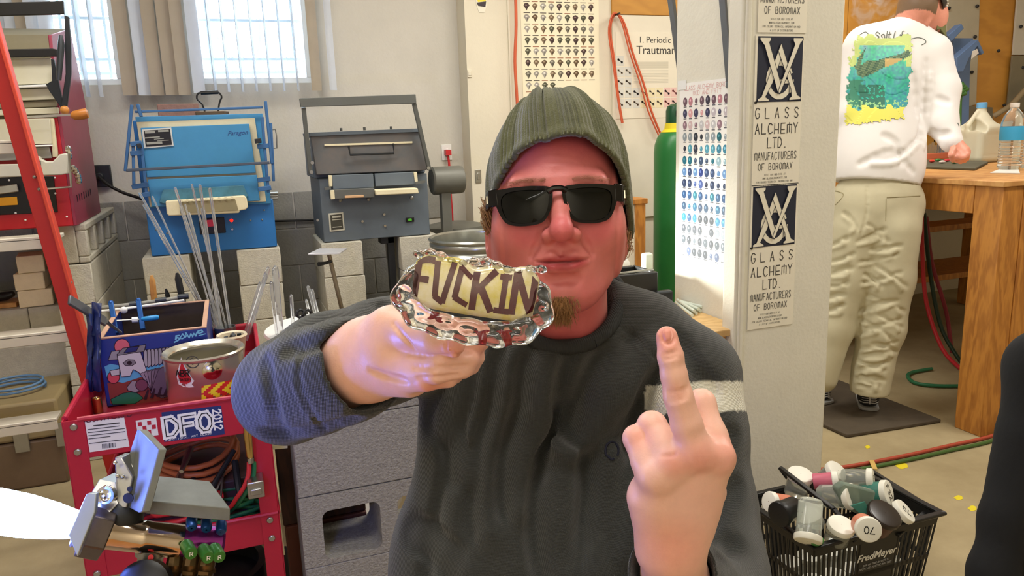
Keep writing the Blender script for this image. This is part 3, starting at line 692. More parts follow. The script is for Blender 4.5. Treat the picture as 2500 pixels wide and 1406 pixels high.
# dark outlet plate and cable on back wall, by red kiln
p = yat(236, 430, WY); q = MB(); q.box(p.x-.05, p.x+.07, WY-.035, WY-.007, p.z-.055, p.z+.055); q.cyl((p.x+.02, WY-.07, p.z), (p.x+.02, WY-.03, p.z), .018)
tag(q.build('outlet_box', m_dark, bevel=.004), 'dark metal outlet box on the wall right of the red kiln', 'outlet')
q = MB(); q.tube(smoothp([Vector((p.x+.02, WY-.075, p.z)), yat(262, 450, WY-.1), yat(300, 470, WY-.12), yat(345, 485, WY-.15), yat(380, 500, WY-.2)]), .008); tag(q.build('power_cable', m_black, smooth=60), 'black cable from the outlet box to the blue kiln', 'cable')
q = MB(); q.tube([yat(670, 540, WY-.02), yat(730, 538, WY-.02), yat(800, 536, WY-.02)], .006); tag(q.build('power_cable', m_black, smooth=60), 'black cable low on the wall between the two kilns', 'cable')
# ================================================================== blue kiln
m_kb = M('blue_enamel', (62, 135, 182), .45, var=.05, vs=15, rgb2=None); m_kb2 = M('deep_blue_enamel', (40, 112, 178), .45, var=.04); m_kd = M('steel_blue_bar', (55, 100, 150), .45, var=.08)
m_kfib = M('kiln_fibre', (225, 215, 180), .9, var=.05, bump=.1); m_soot = M('sooty_blue', (60, 105, 120), .6, rgb2=(78, 140, 170), vs=12)
kb = thing('blue_kiln', 'bright blue bench kiln standing on two block piers under the window', 'kiln', (-.1, 3.8, .8228))
b0 = yat(368, 606, 3.62); b1 = yat(676, 590, 3.62); zt = 1.375
q = MB(); q.box(b0.x, b1.x, 3.62, 4.02, .8232, 1.04); q.build('kiln_base', m_kb2, kb, bevel=.004)
q = MB(); q.box(b0.x-.01, b1.x-.02, 3.66, 4.0, 1.04, zt+.03); q.build('kiln_body', m_kb2, kb, bevel=.006)
sl('door_frame', [(330, 285), (641, 277), (662, 497), (363, 507)], 3.60, .055, m_kb, kb)
sl('fibre_lining', [(333, 298), (622, 288), (650, 492), (366, 505)], 3.588, .012, m_kfib, kb)
dr = sl('upper_door', [(343, 312), (608, 302), (625, 422), (358, 433)], 3.566, .022, m_kb, kb)
dl = sl('lower_door', [(360, 438), (627, 427), (635, 490), (371, 505)], 3.566, .022, m_kb, kb)
q = MB(); slab(q, [(398, 463), (594, 452), (606, 478), (598, 486), (400, 498), (388, 494)], 3.552, .014); q.build('handle_hood', m_soot, kb, bevel=.003)
tr = sl('loading_shelf', [(404, 491), (596, 478), (602, 483), (606, 505), (600, 512), (585, 514), (584, 520), (412, 527), (407, 522)], 3.50, .052, m_kfib, kb, bevel=.004)
sl('shelf_recess', [(438, 493), (574, 486), (582, 513), (440, 521)], 3.496, .004, M('brown_recess', (140, 130, 100), .9, var=.1), kb, bevel=0)
q = MB()
for k in range(9): p = yat(442+k*15.5, 490-k*.9, 3.492); q.cyl(p+Vector((0, -.004, 0)), p+Vector((0, .004, 0)), .006, n=10)
q.build('notch_strip', m_kfib, kb)
q = MB(); pbar(q, (308, 416), (658, 397), 3.50, .012, .012); q.build('cross_bar', M('brown_blue_bar', (72, 82, 98), .5, var=.15), kb, bevel=.002)
q = MB(); pbar(q, (330, 273), (642, 262), 3.56, .01, .01); q.build('top_bar', m_kd, kb, bevel=.002)
for a_, b_, w_ in (((322, 256), (306, 418), .016), ((336, 254), (345, 285), .026), ((325, 350), (327, 455), .012), ((345, 350), (358, 480), .014), ((648, 247), (664, 400), .026), ((661, 300), (668, 442), .016), ((640, 285), (655, 470), .014)):
    q = MB(); pbar(q, a_, b_, 3.55, w_, .012); q.build('side_arm', m_kd, kb, bevel=.002)
for a_, b_ in (((318, 352), (346, 349)), ((318, 375), (348, 372)), ((322, 457), (362, 450)), ((628, 358), (662, 355)), ((628, 440), (660, 436)), ((630, 462), (662, 458)), ((340, 478), (366, 473))):
    q = MB(); pbar(q, a_, b_, 3.545, .014, .02); q.build('hinge_link', m_kd, kb, bevel=.002)
for a_, b_ in (((622, 345), (638, 343)), ((335, 357), (345, 355))):
    q = MB(); pbar(q, a_, b_, 3.53, .02, .02); q.build('hinge_block', m_dark, kb, bevel=.002)
P = [yat(*v, 3.56) for v in ((346, 316), (418, 311), (424, 356), (352, 362))]
q = MB(); q.prism(P, Vector((0, 1, 0)), .004); npl = q.build('name_plate', M('plate_rim', (205, 208, 205), .4), kb)
q = MB(); slab(q, [(351, 319), (415, 315), (420, 353), (356, 358)], 3.558, .003); q.build('plate_face', m_black, npl)
q = MB()
for (a_, b_, w_) in (((354, 323), (378, 322), .010), ((386, 320), (412, 319), .008), ((354, 337), (390, 334), .005), ((376, 340), (400, 338), .003), ((384, 344), (412, 342), .003), ((358, 350), (396, 348), .010)): q.bar(yat(*a_, 3.5565), yat(*b_, 3.5565), .002, w_, side=(0, 1, 0))
q.build('plate_print', M('grey_print', (150, 152, 145), .6), npl, smooth=0)
m = frame((1, 0, .03), (0, 0, 1), (0, -1, 0), yat(580, 329, 3.5655)); ftext('Paragon', .026, m, 'lettering', M('navy_ink', (40, 70, 130), .5), kb, ext=.0008, shear=.4)
ct = sl('control_panel', [(485, 534), (547, 530), (552, 568), (489, 573)], 3.612, .009, m_black, kb, bevel=.002)
m_redled = M('red_display', (120, 10, 8), .4, emit=(255, 40, 20), es=1.2)
q = MB(); slab(q, [(500, 538), (522, 536), (524, 552), (501, 554)], 3.609, .004); q.build('red_display', M('dark_red_display', (105, 22, 15), .3, emit=(200, 30, 15), es=.3), ct)
q = MB(); p = yat(565, 538, 3.61); q.ball(p, .008); q.build('indicator_lamp', m_redled, kb)
q = MB(); p = yat(567, 559, 3.61); q.cyl(p+Vector((0, .01, 0)), p+Vector((0, -.012, 0)), .006, .005, 10); q.build('switch', m_steel, kb)
q = MB(); P = [yat(*v, 3.7) for v in ((661, 317), (672, 316), (675, 330), (676, 362), (668, 362))]; q.tube(P, .003, 6); q.build('wire_loop', m_steel, kb)
q = MB()
for dy in (0, 6, 12): p = yat(668, 472+dy, 3.7); q.cyl(p+Vector((-.02, 0, 0)), p+Vector((.018, 0, 0)), .006, n=8)
q.build('latch', m_steel, kb)
for px, py in ((640, 536), (645, 513), (612, 538), (408, 569), (381, 560)): q = MB(); q.ball(yat(px, py, 3.618), .004, 8, 5); q.build('screw', m_steel, kb)
# things on top of the blue kiln
ztop = zt+.0305
a_, b_ = yat(385, 265, 3.84), yat(486, 265, 3.84)
q = MB(); q.box(a_.x, b_.x, 3.82, 3.9, ztop, yat(430, 254, 3.84).z); tag(q.build('brick', M('rusty_brick', (140, 108, 96), .9, var=.15, vs=20, bump=.3), bevel=.004), 'rusty brown brick lying on top of the blue kiln', 'brick')
t = thing('flat_iron', 'old brown flat iron with black wire handle on blue kiln', 'iron', (yat(515, 270, 3.74).x, 3.74, ztop))
x = yat(515, 270, 3.74).x; zi = ztop
q = MB(); q.prism([(x-.065, 3.70, zi), (x+.06, 3.70, zi), (x+.075, 3.74, zi), (x+.06, 3.78, zi), (x-.065, 3.78, zi)], Vector((0, 0, 1)), .032); q.build('sole', M('rust_iron', (96, 80, 62), .7, metal=.4, var=.2), t, bevel=.004)
q = MB(); P = [yat(*v, 3.74) for v in ((500, 266), (494, 255), (482, 243), (481, 233), (486, 227), (500, 226), (530, 225), (538, 230), (541, 238), (536, 250), (531, 264))]; P[0].z = zi+.025; P[-1].z = zi+.025; q.tube(smoothp(P), .004, 8); q.build('wire_handle', m_black, t, smooth=60)
q = MB(); q.tube([yat(490, 227, 3.738), yat(533, 225, 3.738)], .0085, 10); q.build('grip', m_black, t)
# ================================================================== grey kiln
m_kg = M('grey_enamel', (98, 108, 116), .5, var=.08, vs=10); m_kgd = M('scorched_grey', (92, 96, 98), .6, rgb2=(108, 102, 98), vs=14); m_kgb = M('grey_bar', (92, 94, 90), .5, var=.06)
kg = thing('grey_kiln', 'blue-grey bench kiln with scorched door right of the blue kiln', 'kiln', (.64, 3.8, .8228))
g0 = yat(792, 580, 3.62); g1 = yat(1050, 563, 3.62)
q = MB(); q.box(g0.x-.003, g1.x, 3.62, 4.02, .8232, 1.12); q.build('kiln_base', m_kg, kg, bevel=.004)
q = MB(); q.box(yat(762, 380, 3.66).x, yat(1036, 380, 3.66).x, 3.66, 4.0, 1.12, 1.325); q.build('kiln_body', m_kg, kg, bevel=.006)
sl('door', [(757, 327), (1026, 317), (1042, 416), (772, 427)], 3.60, .055, m_kgd, kg, bevel=.004)
sl('roof_lip', [(754, 324), (1027, 313), (1028, 322), (756, 333)], 3.59, .3, m_kg, kg)
for k, px in enumerate((833, 890, 955)): q = MB(); p = yat(px, 320-(px-833)*.035, 3.62); q.cyl(p, p+Vector((0, 0, .014)), .006, n=8); q.build('bolt', m_kgb, kg)
sl('gap_strip', [(792, 352), (1007, 345), (1007, 350), (792, 357)], 3.594, .01, m_kfib, kg, bevel=.001)
q = MB(); P = [yat(*v, 3.58) for v in ((851, 355), (855, 378), (962, 374), (960, 350))]; q.tube(P, .005, 8); q.build('door_handle', m_dark, kg)
q = MB(); slab(q, [(731, 240), (1015, 230), (1017, 253), (734, 261)], 3.52, .02); q.build('lift_bar', m_kgb, kg, bevel=.002)
for a_, b_ in (((741, 262), (758, 425)), ((1011, 253), (1048, 415))): q = MB(); q.bar(yat(*a_, 3.54), yat(*b_, 3.58), .022, .018, side=(0, 1, 0)); q.build('lift_arm', m_kgb, kg, bevel=.002)
for px, py in ((753, 360), (752, 340), (762, 397), (760, 420), (1045, 410)): q = MB(); p = yat(px, py, 3.57); q.cyl(p+Vector((0, -.012, 0)), p+Vector((0, .012, 0)), .008, n=10); q.build('bolt', m_steel, kg)
for a_ in ([(811, 428), (911, 424), (913, 458), (813, 462)], [(915, 424), (1014, 420), (1017, 450), (917, 455)]): sl('flap', a_, 3.585, .02, m_kg, kg)
sl('fibre_block', [(802, 428), (811, 428), (812, 455), (804, 456)], 3.582, .02, m_kfib, kg); sl('fibre_block', [(1010, 420), (1018, 420), (1021, 448), (1014, 449)], 3.58, .02, m_kfib, kg)
sl('loading_shelf', [(806, 464), (914, 459), (915, 482), (820, 486), (808, 487)], 3.55, .06, m_kgb, kg)
sl('fibre_block', [(806, 465), (816, 464), (818, 486), (808, 487)], 3.545, .02, m_kfib, kg)
sl('peach_insert', [(842, 478), (888, 476), (888, 482), (842, 484)], 3.543, .01, M('peach_fibre', (205, 165, 125), .9), kg)
sl('white_shelf_edge', [(916, 464), (1020, 459), (1023, 472), (918, 477)], 3.53, .07, m_kfib, kg, bevel=.004)
for px in (831, 900, 1005): q = MB(); p = yat(px, 488-(px-831)*.03, 3.60); q.ball(p, .010, 8, 5); q.build('hinge', m_steel, kg)
for a_, b_ in (((792, 461), (808, 459)), ((1014, 447), (1038, 443))): q = MB(); pbar(q, a_, b_, 3.57, .012, .012); q.build('latch_bar', m_kgb, kg)
pl = sl('name_plate', [(802, 521), (838, 518), (842, 562), (805, 566)], 3.616, .003, M('plate_white', (210, 208, 190), .5), kg)
q = MB(); slab(q, [(806, 525), (835, 522), (838, 558), (809, 562)], 3.614, .002); q.build('plate_face', M('olive_black', (70, 68, 58), .6), pl, smooth=0)
q = MB()
for a_, b_, w_ in (((811, 530), (832, 528), .010), ((811, 537), (833, 535), .004), ((812, 555), (834, 553), .004)): q.bar(yat(*a_, 3.6125), yat(*b_, 3.6125), .002, w_, side=(0, 1, 0))
q.build('plate_print', M('pale_print', (190, 188, 170), .6), pl, smooth=0)
sl('rocker_switch', [(991, 532), (1011, 530), (1012, 541), (992, 543)], 3.612, .008, m_black, kg); sl('switch_light', [(996, 534), (1005, 533), (1006, 539), (997, 540)], 3.609, .004, M('green_lamp', (60, 130, 30), .4, emit=(90, 200, 40), es=.3), kg)
for px, py in ((884, 540), (937, 523), (939, 551), (775, 537)): q = MB(); p = yat(px, py, 3.62); q.cyl(p, p+Vector((0, -.012, 0)), .006, n=10); q.build('knob', m_steel, kg)
# leg bracket under the grey kiln, blower and its post, drum and tub to the right
m_duct = M('grey_duct', (108, 108, 100), .5, metal=.3, var=.06)
t = thing('support_leg', 'dark steel leg standing under the grey kiln', 'leg', (yat(963, 640, 3.66).x, 3.66, 0))
p = yat(958, 640, 3.66); q = MB(); q.box(p.x-.018, p.x+.014, 3.65, 3.69, 0, .8226); q.box(p.x-.05, p.x+.014, 3.65, 3.73, .79, .8226); q.build('post', m_dark, t, bevel=.002)
bl = thing('blower', 'grey lying cylinder blower on a post right of the grey kiln', 'blower', (yat(1085, 480, 3.68).x, 3.68, 0))
a_, b_ = yat(1053, 442, 3.68), yat(1131, 440, 3.68); r_ = .069
q = MB(); mt = axis_frame(a_, (1, 0, 0)); L = (b_-a_).length; q.lathe([(0.001, 0), (r_*.9, 0), (r_, .008), (r_, L-.02), (r_*.95, L-.006), (r_*.8, L), (.001, L)], 32, mt); q.build('drum', m_duct, bl)
q = MB(); p = yat(1086, 480, 3.68); q.box(p.x-.024, p.x+.024, 3.65, 3.70, 0, a_.z-r_+.01); q.build('post', m_duct, bl, bevel=.003)
m_galv = M('galvanised_steel', (178, 180, 172), .28, metal=.85, var=.1, vs=25)
tb = thing('galvanised_tub', 'ribbed galvanised metal tub behind the beanie man', 'tub', (1.06, 3.2, 0))
c = zat(1150, 572, .84); c = Vector((1.045, 3.28, 0)); R = .225
prof = [(R*.86, 0)]
for k in range(116):
    z = .02+k*.007; prof.append((R*(.93+.07*k/116)+.007*math.sin(k*.9), z))
prof += [(R+.006, .83), (R+.01, .838), (R+.004, .846), (R-.006, .838), (R-.01, .8), (R*.86, .05), (.001, .03)]
q = MB(); q.lathe(prof, 48, Matrix.Translation(c)); q.build('tub_wall', m_galv, tb)
dm = thing('grey_drum', 'grey round drum with flat lid behind the galvanised tub', 'drum', (1.125, 3.97, 0))
q = MB(); c = Vector((1.125, 3.97, 0)); q.lathe([(.001, 0), (.15, 0), (.15, .78), (.001, .78)], 40, Matrix.Translation(c)); q.build('drum_body', m_duct, dm)
q = MB(); q.lathe([(.001, .78), (.165, .78), (.17, .79), (.165, .815), (.1, .83), (.001, .835)], 40, Matrix.Translation(c)); q.build('lid', m_duct, dm)
# ================================================================== red kiln at far left
m_rk = M('red_enamel', (190, 28, 42), .4, var=.05); m_rks = M('dull_red_side', (148, 50, 72), .4, var=.06); m_fib2 = M('cream_fibre', (205, 200, 175), .8, var=.05, vs=6); m_fib3 = M('olive_band', (130, 122, 98), .8)
rk = thing('red_kiln', 'large red kiln with open cream lid on the tall block pier', 'kiln', (-.85, 3.7, 1.0))
kx = -.575; YK = 3.36
z_a = yat(151, 287, YK).z
q = MB(); q.box(-1.35, kx-.01, YK, 3.98, 1.0015, z_a); q.build('kiln_body', m_rk, rk, bevel=.004)
sp = [xat(189, 533, kx), xat(151, 287, kx), xat(128, 118, kx)]
side = [Vector((kx, YK, 1.0015)), Vector((kx, 3.98, 1.0015)), Vector((kx, 3.98, 1.50)), Vector((kx, 3.86, 1.80)), Vector((kx, YK+.06, 1.72)), Vector((kx, YK, z_a))]
q = MB(); q.prism(side, Vector((-1, 0, 0)), .012); q.build('side_panel', m_rks, rk, bevel=.002)
q = MB(); q.prism([v+Vector((-.012, 0, 0)) for v in side[2:]], Vector((-1, 0, 0)), .77); q.build('kiln_hood', m_fib3, rk)
sl('front_panel', [(-60, 431), (131, 430), (141, 518), (-60, 528)], YK-.006, .006, m_black, rk)
sl('yellow_label', [(-20, 484), (41, 480), (43, 500), (-20, 504)], YK-.009, .003, M('yellow_label', (240, 170, 30), .5), rk)
for px, py in ((38, 520), (62, 537), (163, 529), (134, 434), (135, 472), (22, 440)): q = MB(); q.ball(yat(px, py, YK-.008), .004, 8, 5); q.build('screw', m_white, rk)
for nm, pts, dy, mt in (('lid_panel', [(-60, 145), (123, 141), (131, 203), (-60, 212)], .03, m_fib2), ('lid_edge_highlight', [(-60, 213), (129, 205), (130, 211), (-60, 219)], .045, m_white), ('lid_panel', [(-60, 222), (129, 215), (139, 242), (-60, 250)], .02, m_fib2),  # highlight along the lid edge, drawn as a white bar
                        ('lid_band', [(-60, 252), (138, 246), (140, 260), (-60, 268)], .012, m_fib3), ('lid_panel', [(-60, 270), (141, 262), (142, 277), (-60, 284)], .022, m_fib2), ('inner_panel', [(-60, 292), (121, 289), (127, 351), (-60, 357)], .035, m_fib2),
                        ('inner_side', [(121, 289), (130, 289), (141, 383), (128, 384)], .02, m_kfib), ('lid_edge_highlight', [(-60, 359), (125, 353), (126, 357), (-60, 365)], .045, m_white), ('grey_band', [(-60, 366), (120, 358), (126, 386), (-60, 396)], .02, M('grey_fibre', (170, 168, 158), .8))):
    sl(nm, pts, YK-dy-.005, dy, mt, rk, bevel=.002)
tr = [(76, 400), (88, 384), (94, 380), (99, 388), (112, 394), (128, 394), (139, 384), (145, 377), (160, 374), (166, 378), (166, 424), (150, 427), (-60, 436), (-60, 402)]
sl('white_trough', tr, YK-.09, .03, M('white_trough', (205, 202, 185), .5), rk, bevel=.004)
sl('trough_slot', [(96, 392), (99, 392), (101, 421), (97, 421)], YK-.092, .003, m_black, rk, bevel=0)
q = MB(); P = [yat(*v, YK-.1) for v in ((168, 375), (174, 456), (100, 462))]; q.tube(P, .005, 6); q.build('wire_frame', m_steel, rk)
for nm, pts, Y_ in (('top_bar', [(-60, 8), (154, 2), (156, 34), (-60, 40)], YK-.12), ('lid_bar', [(-60, 122), (128, 118), (141, 121), (139, 137), (-60, 142)], YK-.06), ('swing_arm', [(157, 37), (168, 41), (173, 120), (173, 180), (163, 264), (149, 258), (160, 180), (158, 100)], YK-.11), ('swing_arm', [(124, 143), (132, 145), (155, 258), (148, 262), (120, 222), (112, 206), (127, 197)], YK-.08)):
    sl(nm, pts, Y_, .018, m_black if nm != 'swing_arm' else M('gunmetal', (44, 48, 52), .4, metal=.4), rk, bevel=.002)
q = MB(); q.tube([yat(148, 86, YK-.13), yat(149, 110, YK-.13), yat(143, 196, YK-.13)], [.006, .012, .009], 10); q.build('gas_strut', M('strut', (70, 75, 80), .3, metal=.6), rk)
q = MB(); pbar(q, (36, 287), (175, 280), YK-.14, .008, .008); q.build('lever', m_steel, rk)
q = MB(); q.tube([yat(173, 282, YK-.14), yat(180, 282, YK-.14), yat(200, 279, YK-.14), yat(213, 276, YK-.14), yat(215, 276, YK-.14)], [.008, .016, .019, .018, .008], 14); q.build('wooden_handle', M('amber_wood', (190, 120, 50), .35), rk)
q = MB(); q.ball(yat(158, 269, YK-.13), .016); q.build('wooden_knob', M('amber_wood_two', (195, 130, 60), .35), rk)
q = MB()
for px, py in ((166, 365), (168, 380), (178, 412), (184, 418), (190, 430), (192, 440)): q.ball(yat(px, py, YK-.02), (.012, .012, .016), 8, 6)
q.bar(yat(168, 365, YK-.03), yat(172, 385, YK-.03), .008, .008); q.build('chrome_latch', m_chrome, rk)
q = MB()
for k in range(7): p = xat(189+k*5.4, 484-k*2.6, kx+.0012); q.bar(p+Vector((0, 0, -.014)), p+Vector((0, 0, .014)), .002, .006, side=(1, 0, 0)); q.build('vent_slot', m_black, rk) if k == 6 else None
q = MB(); q.bar(yat(-30, 468, YK-.03), yat(44, 458, YK-.03), .012, .03, side=(0, 1, 0)); q.build('silver_lever', m_steel, rk, bevel=.003)
q = MB(); q.box(-1.34, -1.1, 3.64, 3.98, ZW+.001, 1.0); tag(q.build('block_stack', m_cmu, bevel=.004), 'grey block stack under the far left end of the red kiln', 'pier')
# ================================================================== orange ladder
m_lad = M('lit_orange_fibreglass', (214, 72, 48), .5, var=.06, vs=6); m_lad2 = M('red_orange_web', (190, 40, 32), .5, var=.06); m_alu = M('aluminium_step', (222, 215, 195), .45, metal=.2, var=.06)  # flange lighter than the rail web, its highlight put into the colour
YL = 2.78; A_ = yat(20, 230, YL); B_ = yat(197, 850, YL); dr_ = (B_-A_); sc = A_.z/(A_.z-B_.z); foot = A_+dr_*sc; topp = A_-dr_*.35
ld = thing('step_ladder', 'orange fibreglass step ladder leaning in front of the red kiln', 'ladder', foot)
q = MB(); q.bar(foot+Vector((0, 0, .0)), topp, .03, .05, side=(0, 1, 0)); o = q.build('rail', m_lad2, ld, bevel=.003)
q = MB(); s_ = Vector((.027, -.018, 0)); q.bar(foot+s_, topp+s_, .045, .012, side=(0, 1, 0)); q.build('rail_flange', m_lad, ld, bevel=.003)
dirn = (topp-foot).normalized()
for zz in (.12, .38, .646, .91, 1.17, 1.43):
    pass
for (px, py) in ((165, 580), (190, 812), (158, 1030), (90, 345)):
    p = yat(px, py, YL-.01); q = MB(); q.box(-1.35, p.x-.03, YL+.028, YL+.11, p.z-.007, p.z+.006); q.box(-1.35, p.x-.03, YL+.028, YL+.033, p.z-.035, p.z); q.build('step', m_alu, ld, bevel=.003)
for (px, py) in ((84, 432), (96, 462), (121, 515), (172, 690)): q = MB(); q.ball(yat(px, py, YL-.03), .006, 8, 5); q.build('rivet', m_steel, ld)
q = MB(); q.bar(foot+Vector((-.95-.02, 0, 0)), topp+Vector((-.62, 0, 0)), .03, .05, side=(0, 1, 0)); q.build('rail', m_lad2, ld, bevel=.003)
# ================================================================== red steel cart
m_cart = M('red_cart_paint', (176, 28, 52), .35, var=.05, vs=10); m_cartd = M('cart_inside', (150, 30, 48), .45, var=.08)
cx0, cx1, cy0, cy1 = -.405, .03, 1.86, 2.62; zt0, zt1 = .605, .70
ct = thing('utility_cart', 'red metal utility cart with stickers on its top tray', 'cart', ((cx0+cx1)/2, (cy0+cy1)/2, 0))
def tray(z0, z1, name):
    q = MB(); q.box(cx0+.03, cx1-.0, cy0, cy0+.006, z0, z1); q.build(name+'_front', m_cart, ct, bevel=.002)
    q = MB(); q.box(cx0, cx0+.006, cy0+.03, cy1, z0, z1); q.build(name+'_side', m_cart, ct, bevel=.002)
    q = MB(); q.box(cx1-.006, cx1, cy0+.03, cy1, z0, z1); q.build(name+'_side', m_cart, ct, bevel=.002)
    q = MB(); q.box(cx0, cx1, cy1-.006, cy1, z0, z1); q.build(name+'_back', m_cart, ct, bevel=.002)
    q = MB(); q.box(cx0+.004, cx1-.004, cy0+.004, cy1-.004, z0, z0+.006); q.build(name+'_floor', m_cartd, ct)
    for a_, b_ in (((cx0+.03, cy0, z1), (cx1, cy0, z1)), ((cx0, cy0+.02, z1), (cx0, cy1, z1)), ((cx1, cy0, z1), (cx1, cy1, z1)), ((cx0, cy1, z1), (cx1, cy1, z1))):
        q = MB(); q.tube([a_, b_], .006, 8); q.build('rolled_edge', m_cart, ct)
tray(zt0, zt1, 'top_tray'); tray(.305, .385, 'middle_tray')
for (x, y, sx, sy) in ((cx0, cy0, 1, 1), (cx1, cy0, -1, 1), (cx0, cy1, 1, -1), (cx1, cy1, -1, -1)):
    q = MB(); q.box(min(x, x+sx*.042), max(x, x+sx*.042), min(y-sy*.003, y-sy*.0), max(y-sy*.003, y), .06, zt1+.0)
    q.box(min(x-sx*.003, x), max(x-sx*.003, x), min(y, y+sy*.04), max(y, y+sy*.04), .06, zt1)
    lg = q.build('leg', m_cart, ct, bevel=.001)
    q = MB(); q.cyl((x+sx*.02-.012, y+sy*.02, .035), (x+sx*.02+.012, y+sy*.02, .035), .034, n=20); q.build('caster', m_black, lg, bevel=.003)
    if sy > 0:
        for z in (.685, .625, .37, .32): q = MB(); q.cyl((x+sx*.021, y-.003, z), (x+sx*.021, y-.008, z), .009, .007, 12); q.build('bolt', m_steel, lg, bevel=.001)
q = MB(); q.box(cx0+.05, cx1-.1, cy0+.1, cy1-.1, .06, .064); q.build('bottom_shelf', m_cartd, ct)
# stickers on the tray front
FY = cy0-.0008
def sticker(label_pts, mat, name, Y=FY, th=.0008, parent=ct): return sl(name, label_pts, Y, th, mat, parent, bevel=0, smooth=0)
m_paper = M('paper_label', (225, 222, 215), .5, var=.01)
lb = sticker([(207, 1030), (303, 1019), (316, 1090), (219, 1104)], m_paper, 'paper_label')
q = MB()
for k, (w0, w1) in enumerate(((228, 292), (214, 292), (214, 305), (215, 306), (216, 270), (217, 308))):
    y = 1040+k*7.6+(4 if k == 5 else 0); q.bar(yat(w0, y-(w0-207)*.115+2, FY-.0006), yat(w1, y-(w1-207)*.115+2, FY-.0006), .0004, .0026 if k == 0 else .0016, side=(0, 1, 0))
for k in range(12): x = 250+k*2.8; q.bar(yat(x, 1084-(x-250)*.11, FY-.0006), yat(x+.6, 1095-(x-250)*.11, FY-.0006), .0004, .0008+.0008*(k % 3 == 0), side=(0, 1, 0))
q.build('label_print', m_ink, lb, smooth=0)
m = frame(Vector((1, 0, 0)), (0, 0, 1), (0, -1, 0), yat(262, 1026, FY-.0005)); ftext('DOSHWORLD', .017, m @ Matrix.Translation((-.002, .001, -.0003)), 'lettering', M('dark_maroon', (90, 15, 30), .5), ct, ext=.0004)
lb = sticker([(331, 1027), (381, 1020), (387, 1062), (350, 1067), (337, 1066)], m_paper, 'checker_sticker')
q = MB()
for i in range(4):
    for j in range(3):
        if (i+j) % 2: continue
        x = 336+i*11.5; y = 1031+j*11-i*1.4; slab(q, [(x, y), (x+9.5, y-1.2), (x+10.5, y+8.5), (x+1, y+9.7)], FY-.0008, .0007)
q.build('checker_print', m_cart, lb, smooth=0)
lb = sticker([(394, 1007), (540, 990), (549, 1060), (401, 1079)], M('navy_sticker', (30, 48, 105), .4, var=.05), 'navy_sticker')
q = MB(); m = frame((1, 0, 0), (0, 0, 1), (0, -1, 0), yat(403, 1066, FY-.0012)); text(q, 'DFO', 0.002, .0, .028, .043, .0085, .014, m); q.build('big_letters', m_white, lb, smooth=0)
q = MB(); text(q, 'DFO', 0.002, .0, .028, .043, .0085, .0022, m @ Matrix.Translation((.001, 0, .0008))); q.build('letter_marks', m_black, lb, smooth=0)
q = MB(); m2 = frame((0, 0, -1), (1, 0, 0), (0, -1, 0), yat(519, 999, FY-.0012)); text(q, '2012', .002, .0, .0105, .017, .0028, .0034, m2); q.build('year_print', m_white, lb, smooth=0)
q = MB(); m3 = frame((1, 0, -.0), (0, 0, 1), (0, -1, 0), yat(405, 1077, FY-.0012)); text(q, 'FUNCTIONAL ART GLASS', 0, 0, .0035, .004, .0016, .0007, m3); q.build('small_print', m_white, lb, smooth=0)
# ---- painted crate in the top tray
m_navyp = M('navy_paint', (28, 50, 130), .4, var=.08); m_crw = M('crate_wood', (190, 150, 125), .7, var=.1); m_cin = M('crate_inside', (70, 58, 52), .8, var=.2)
zb = zt0+.0085
bx = thing('painted_crate', 'navy crate painted with a grey machine head in red cart', 'crate', (-.23, 2.4, zb))
X0, X1, Y0, Y1, Zt = -.37, -.1, 2.20, 2.595, .80
q = MB(); q.box(X0, X1, Y0, Y0+.012, zb, Zt); q.build('front_panel', m_navyp, bx, bevel=.002)
for nm, v in (('side_panel', (X0, X0+.012, Y0+.012, Y1, zb, Zt)), ('side_panel', (X1-.012, X1, Y0+.012, Y1, zb, Zt)), ('back_panel', (X0+.012, X1-.012, Y1-.012, Y1, zb, Zt)), ('crate_floor', (X0+.012, X1-.012, Y0+.012, Y1-.012, zb, zb+.01))):
    q = MB(); q.box(*v); q.build(nm, m_navyp if v[1]-v[0] < .02 else m_cin, bx, bevel=.001)
for v in ((X0, X1, Y0, Y0+.013, Zt, Zt+.004), (X0, X0+.013, Y0+.013, Y1, Zt, Zt+.004), (X1-.013, X1, Y0+.013, Y1, Zt, Zt+.004), (X0+.013, X1-.013, Y1-.013, Y1, Zt, Zt+.004)): q = MB(); q.box(*v); q.build('rim', m_crw, bx, bevel=.001)
# painting: flat print on the front, outlines in pixel-traced panels, cream outline behind
q = MB(); lay = [0]
def art(pts, col, out=True, lw=.0016):
    z = Y0-.0004-.00015*lay[0]; lay[0] += 1
    P = [yat(a_, b_, z) for a_, b_ in pts]; q.col = col; q.add(P, [tuple(range(len(P)))])
    if out:
        q.col = (25, 22, 28)
        for a_, b_ in zip(P, P[1:]+P[:1]):
            d = (b_-a_); n = Vector((-d.z, 0, d.x)); n = n.normalized()*lw/2 if n.length > 0 else n; o_ = Vector((0, -.0001, 0)); q.add([a_-n+o_, b_-n+o_, b_+n+o_, a_+n+o_], [(0, 1, 2, 3)])
def circ(cx, cy, rx, ry=None, n=16): return [(cx+rx*math.cos(2*math.pi*k/n), cy+(ry or rx)*math.sin(2*math.pi*k/n)) for k in range(n)]
art([(262, 935), (300, 928), (350, 905), (432, 880), (448, 940), (440, 968), (330, 990), (270, 985)], (135, 62, 55), False)
art([(255, 895), (270, 888), (290, 892), (420, 870), (425, 893), (390, 905), (330, 925), (300, 935), (262, 925)], (90, 170, 210), False)
art([(385, 900), (400, 893), (418, 896), (410, 908), (392, 912)], (235, 165, 60), False)
art([(270, 975), (300, 960), (330, 955), (350, 972), (330, 985), (275, 988)], (30, 120, 90))
art(circ(298, 846, 19), (205, 100, 118)); art(circ(277, 921, 15), (200, 80, 95))
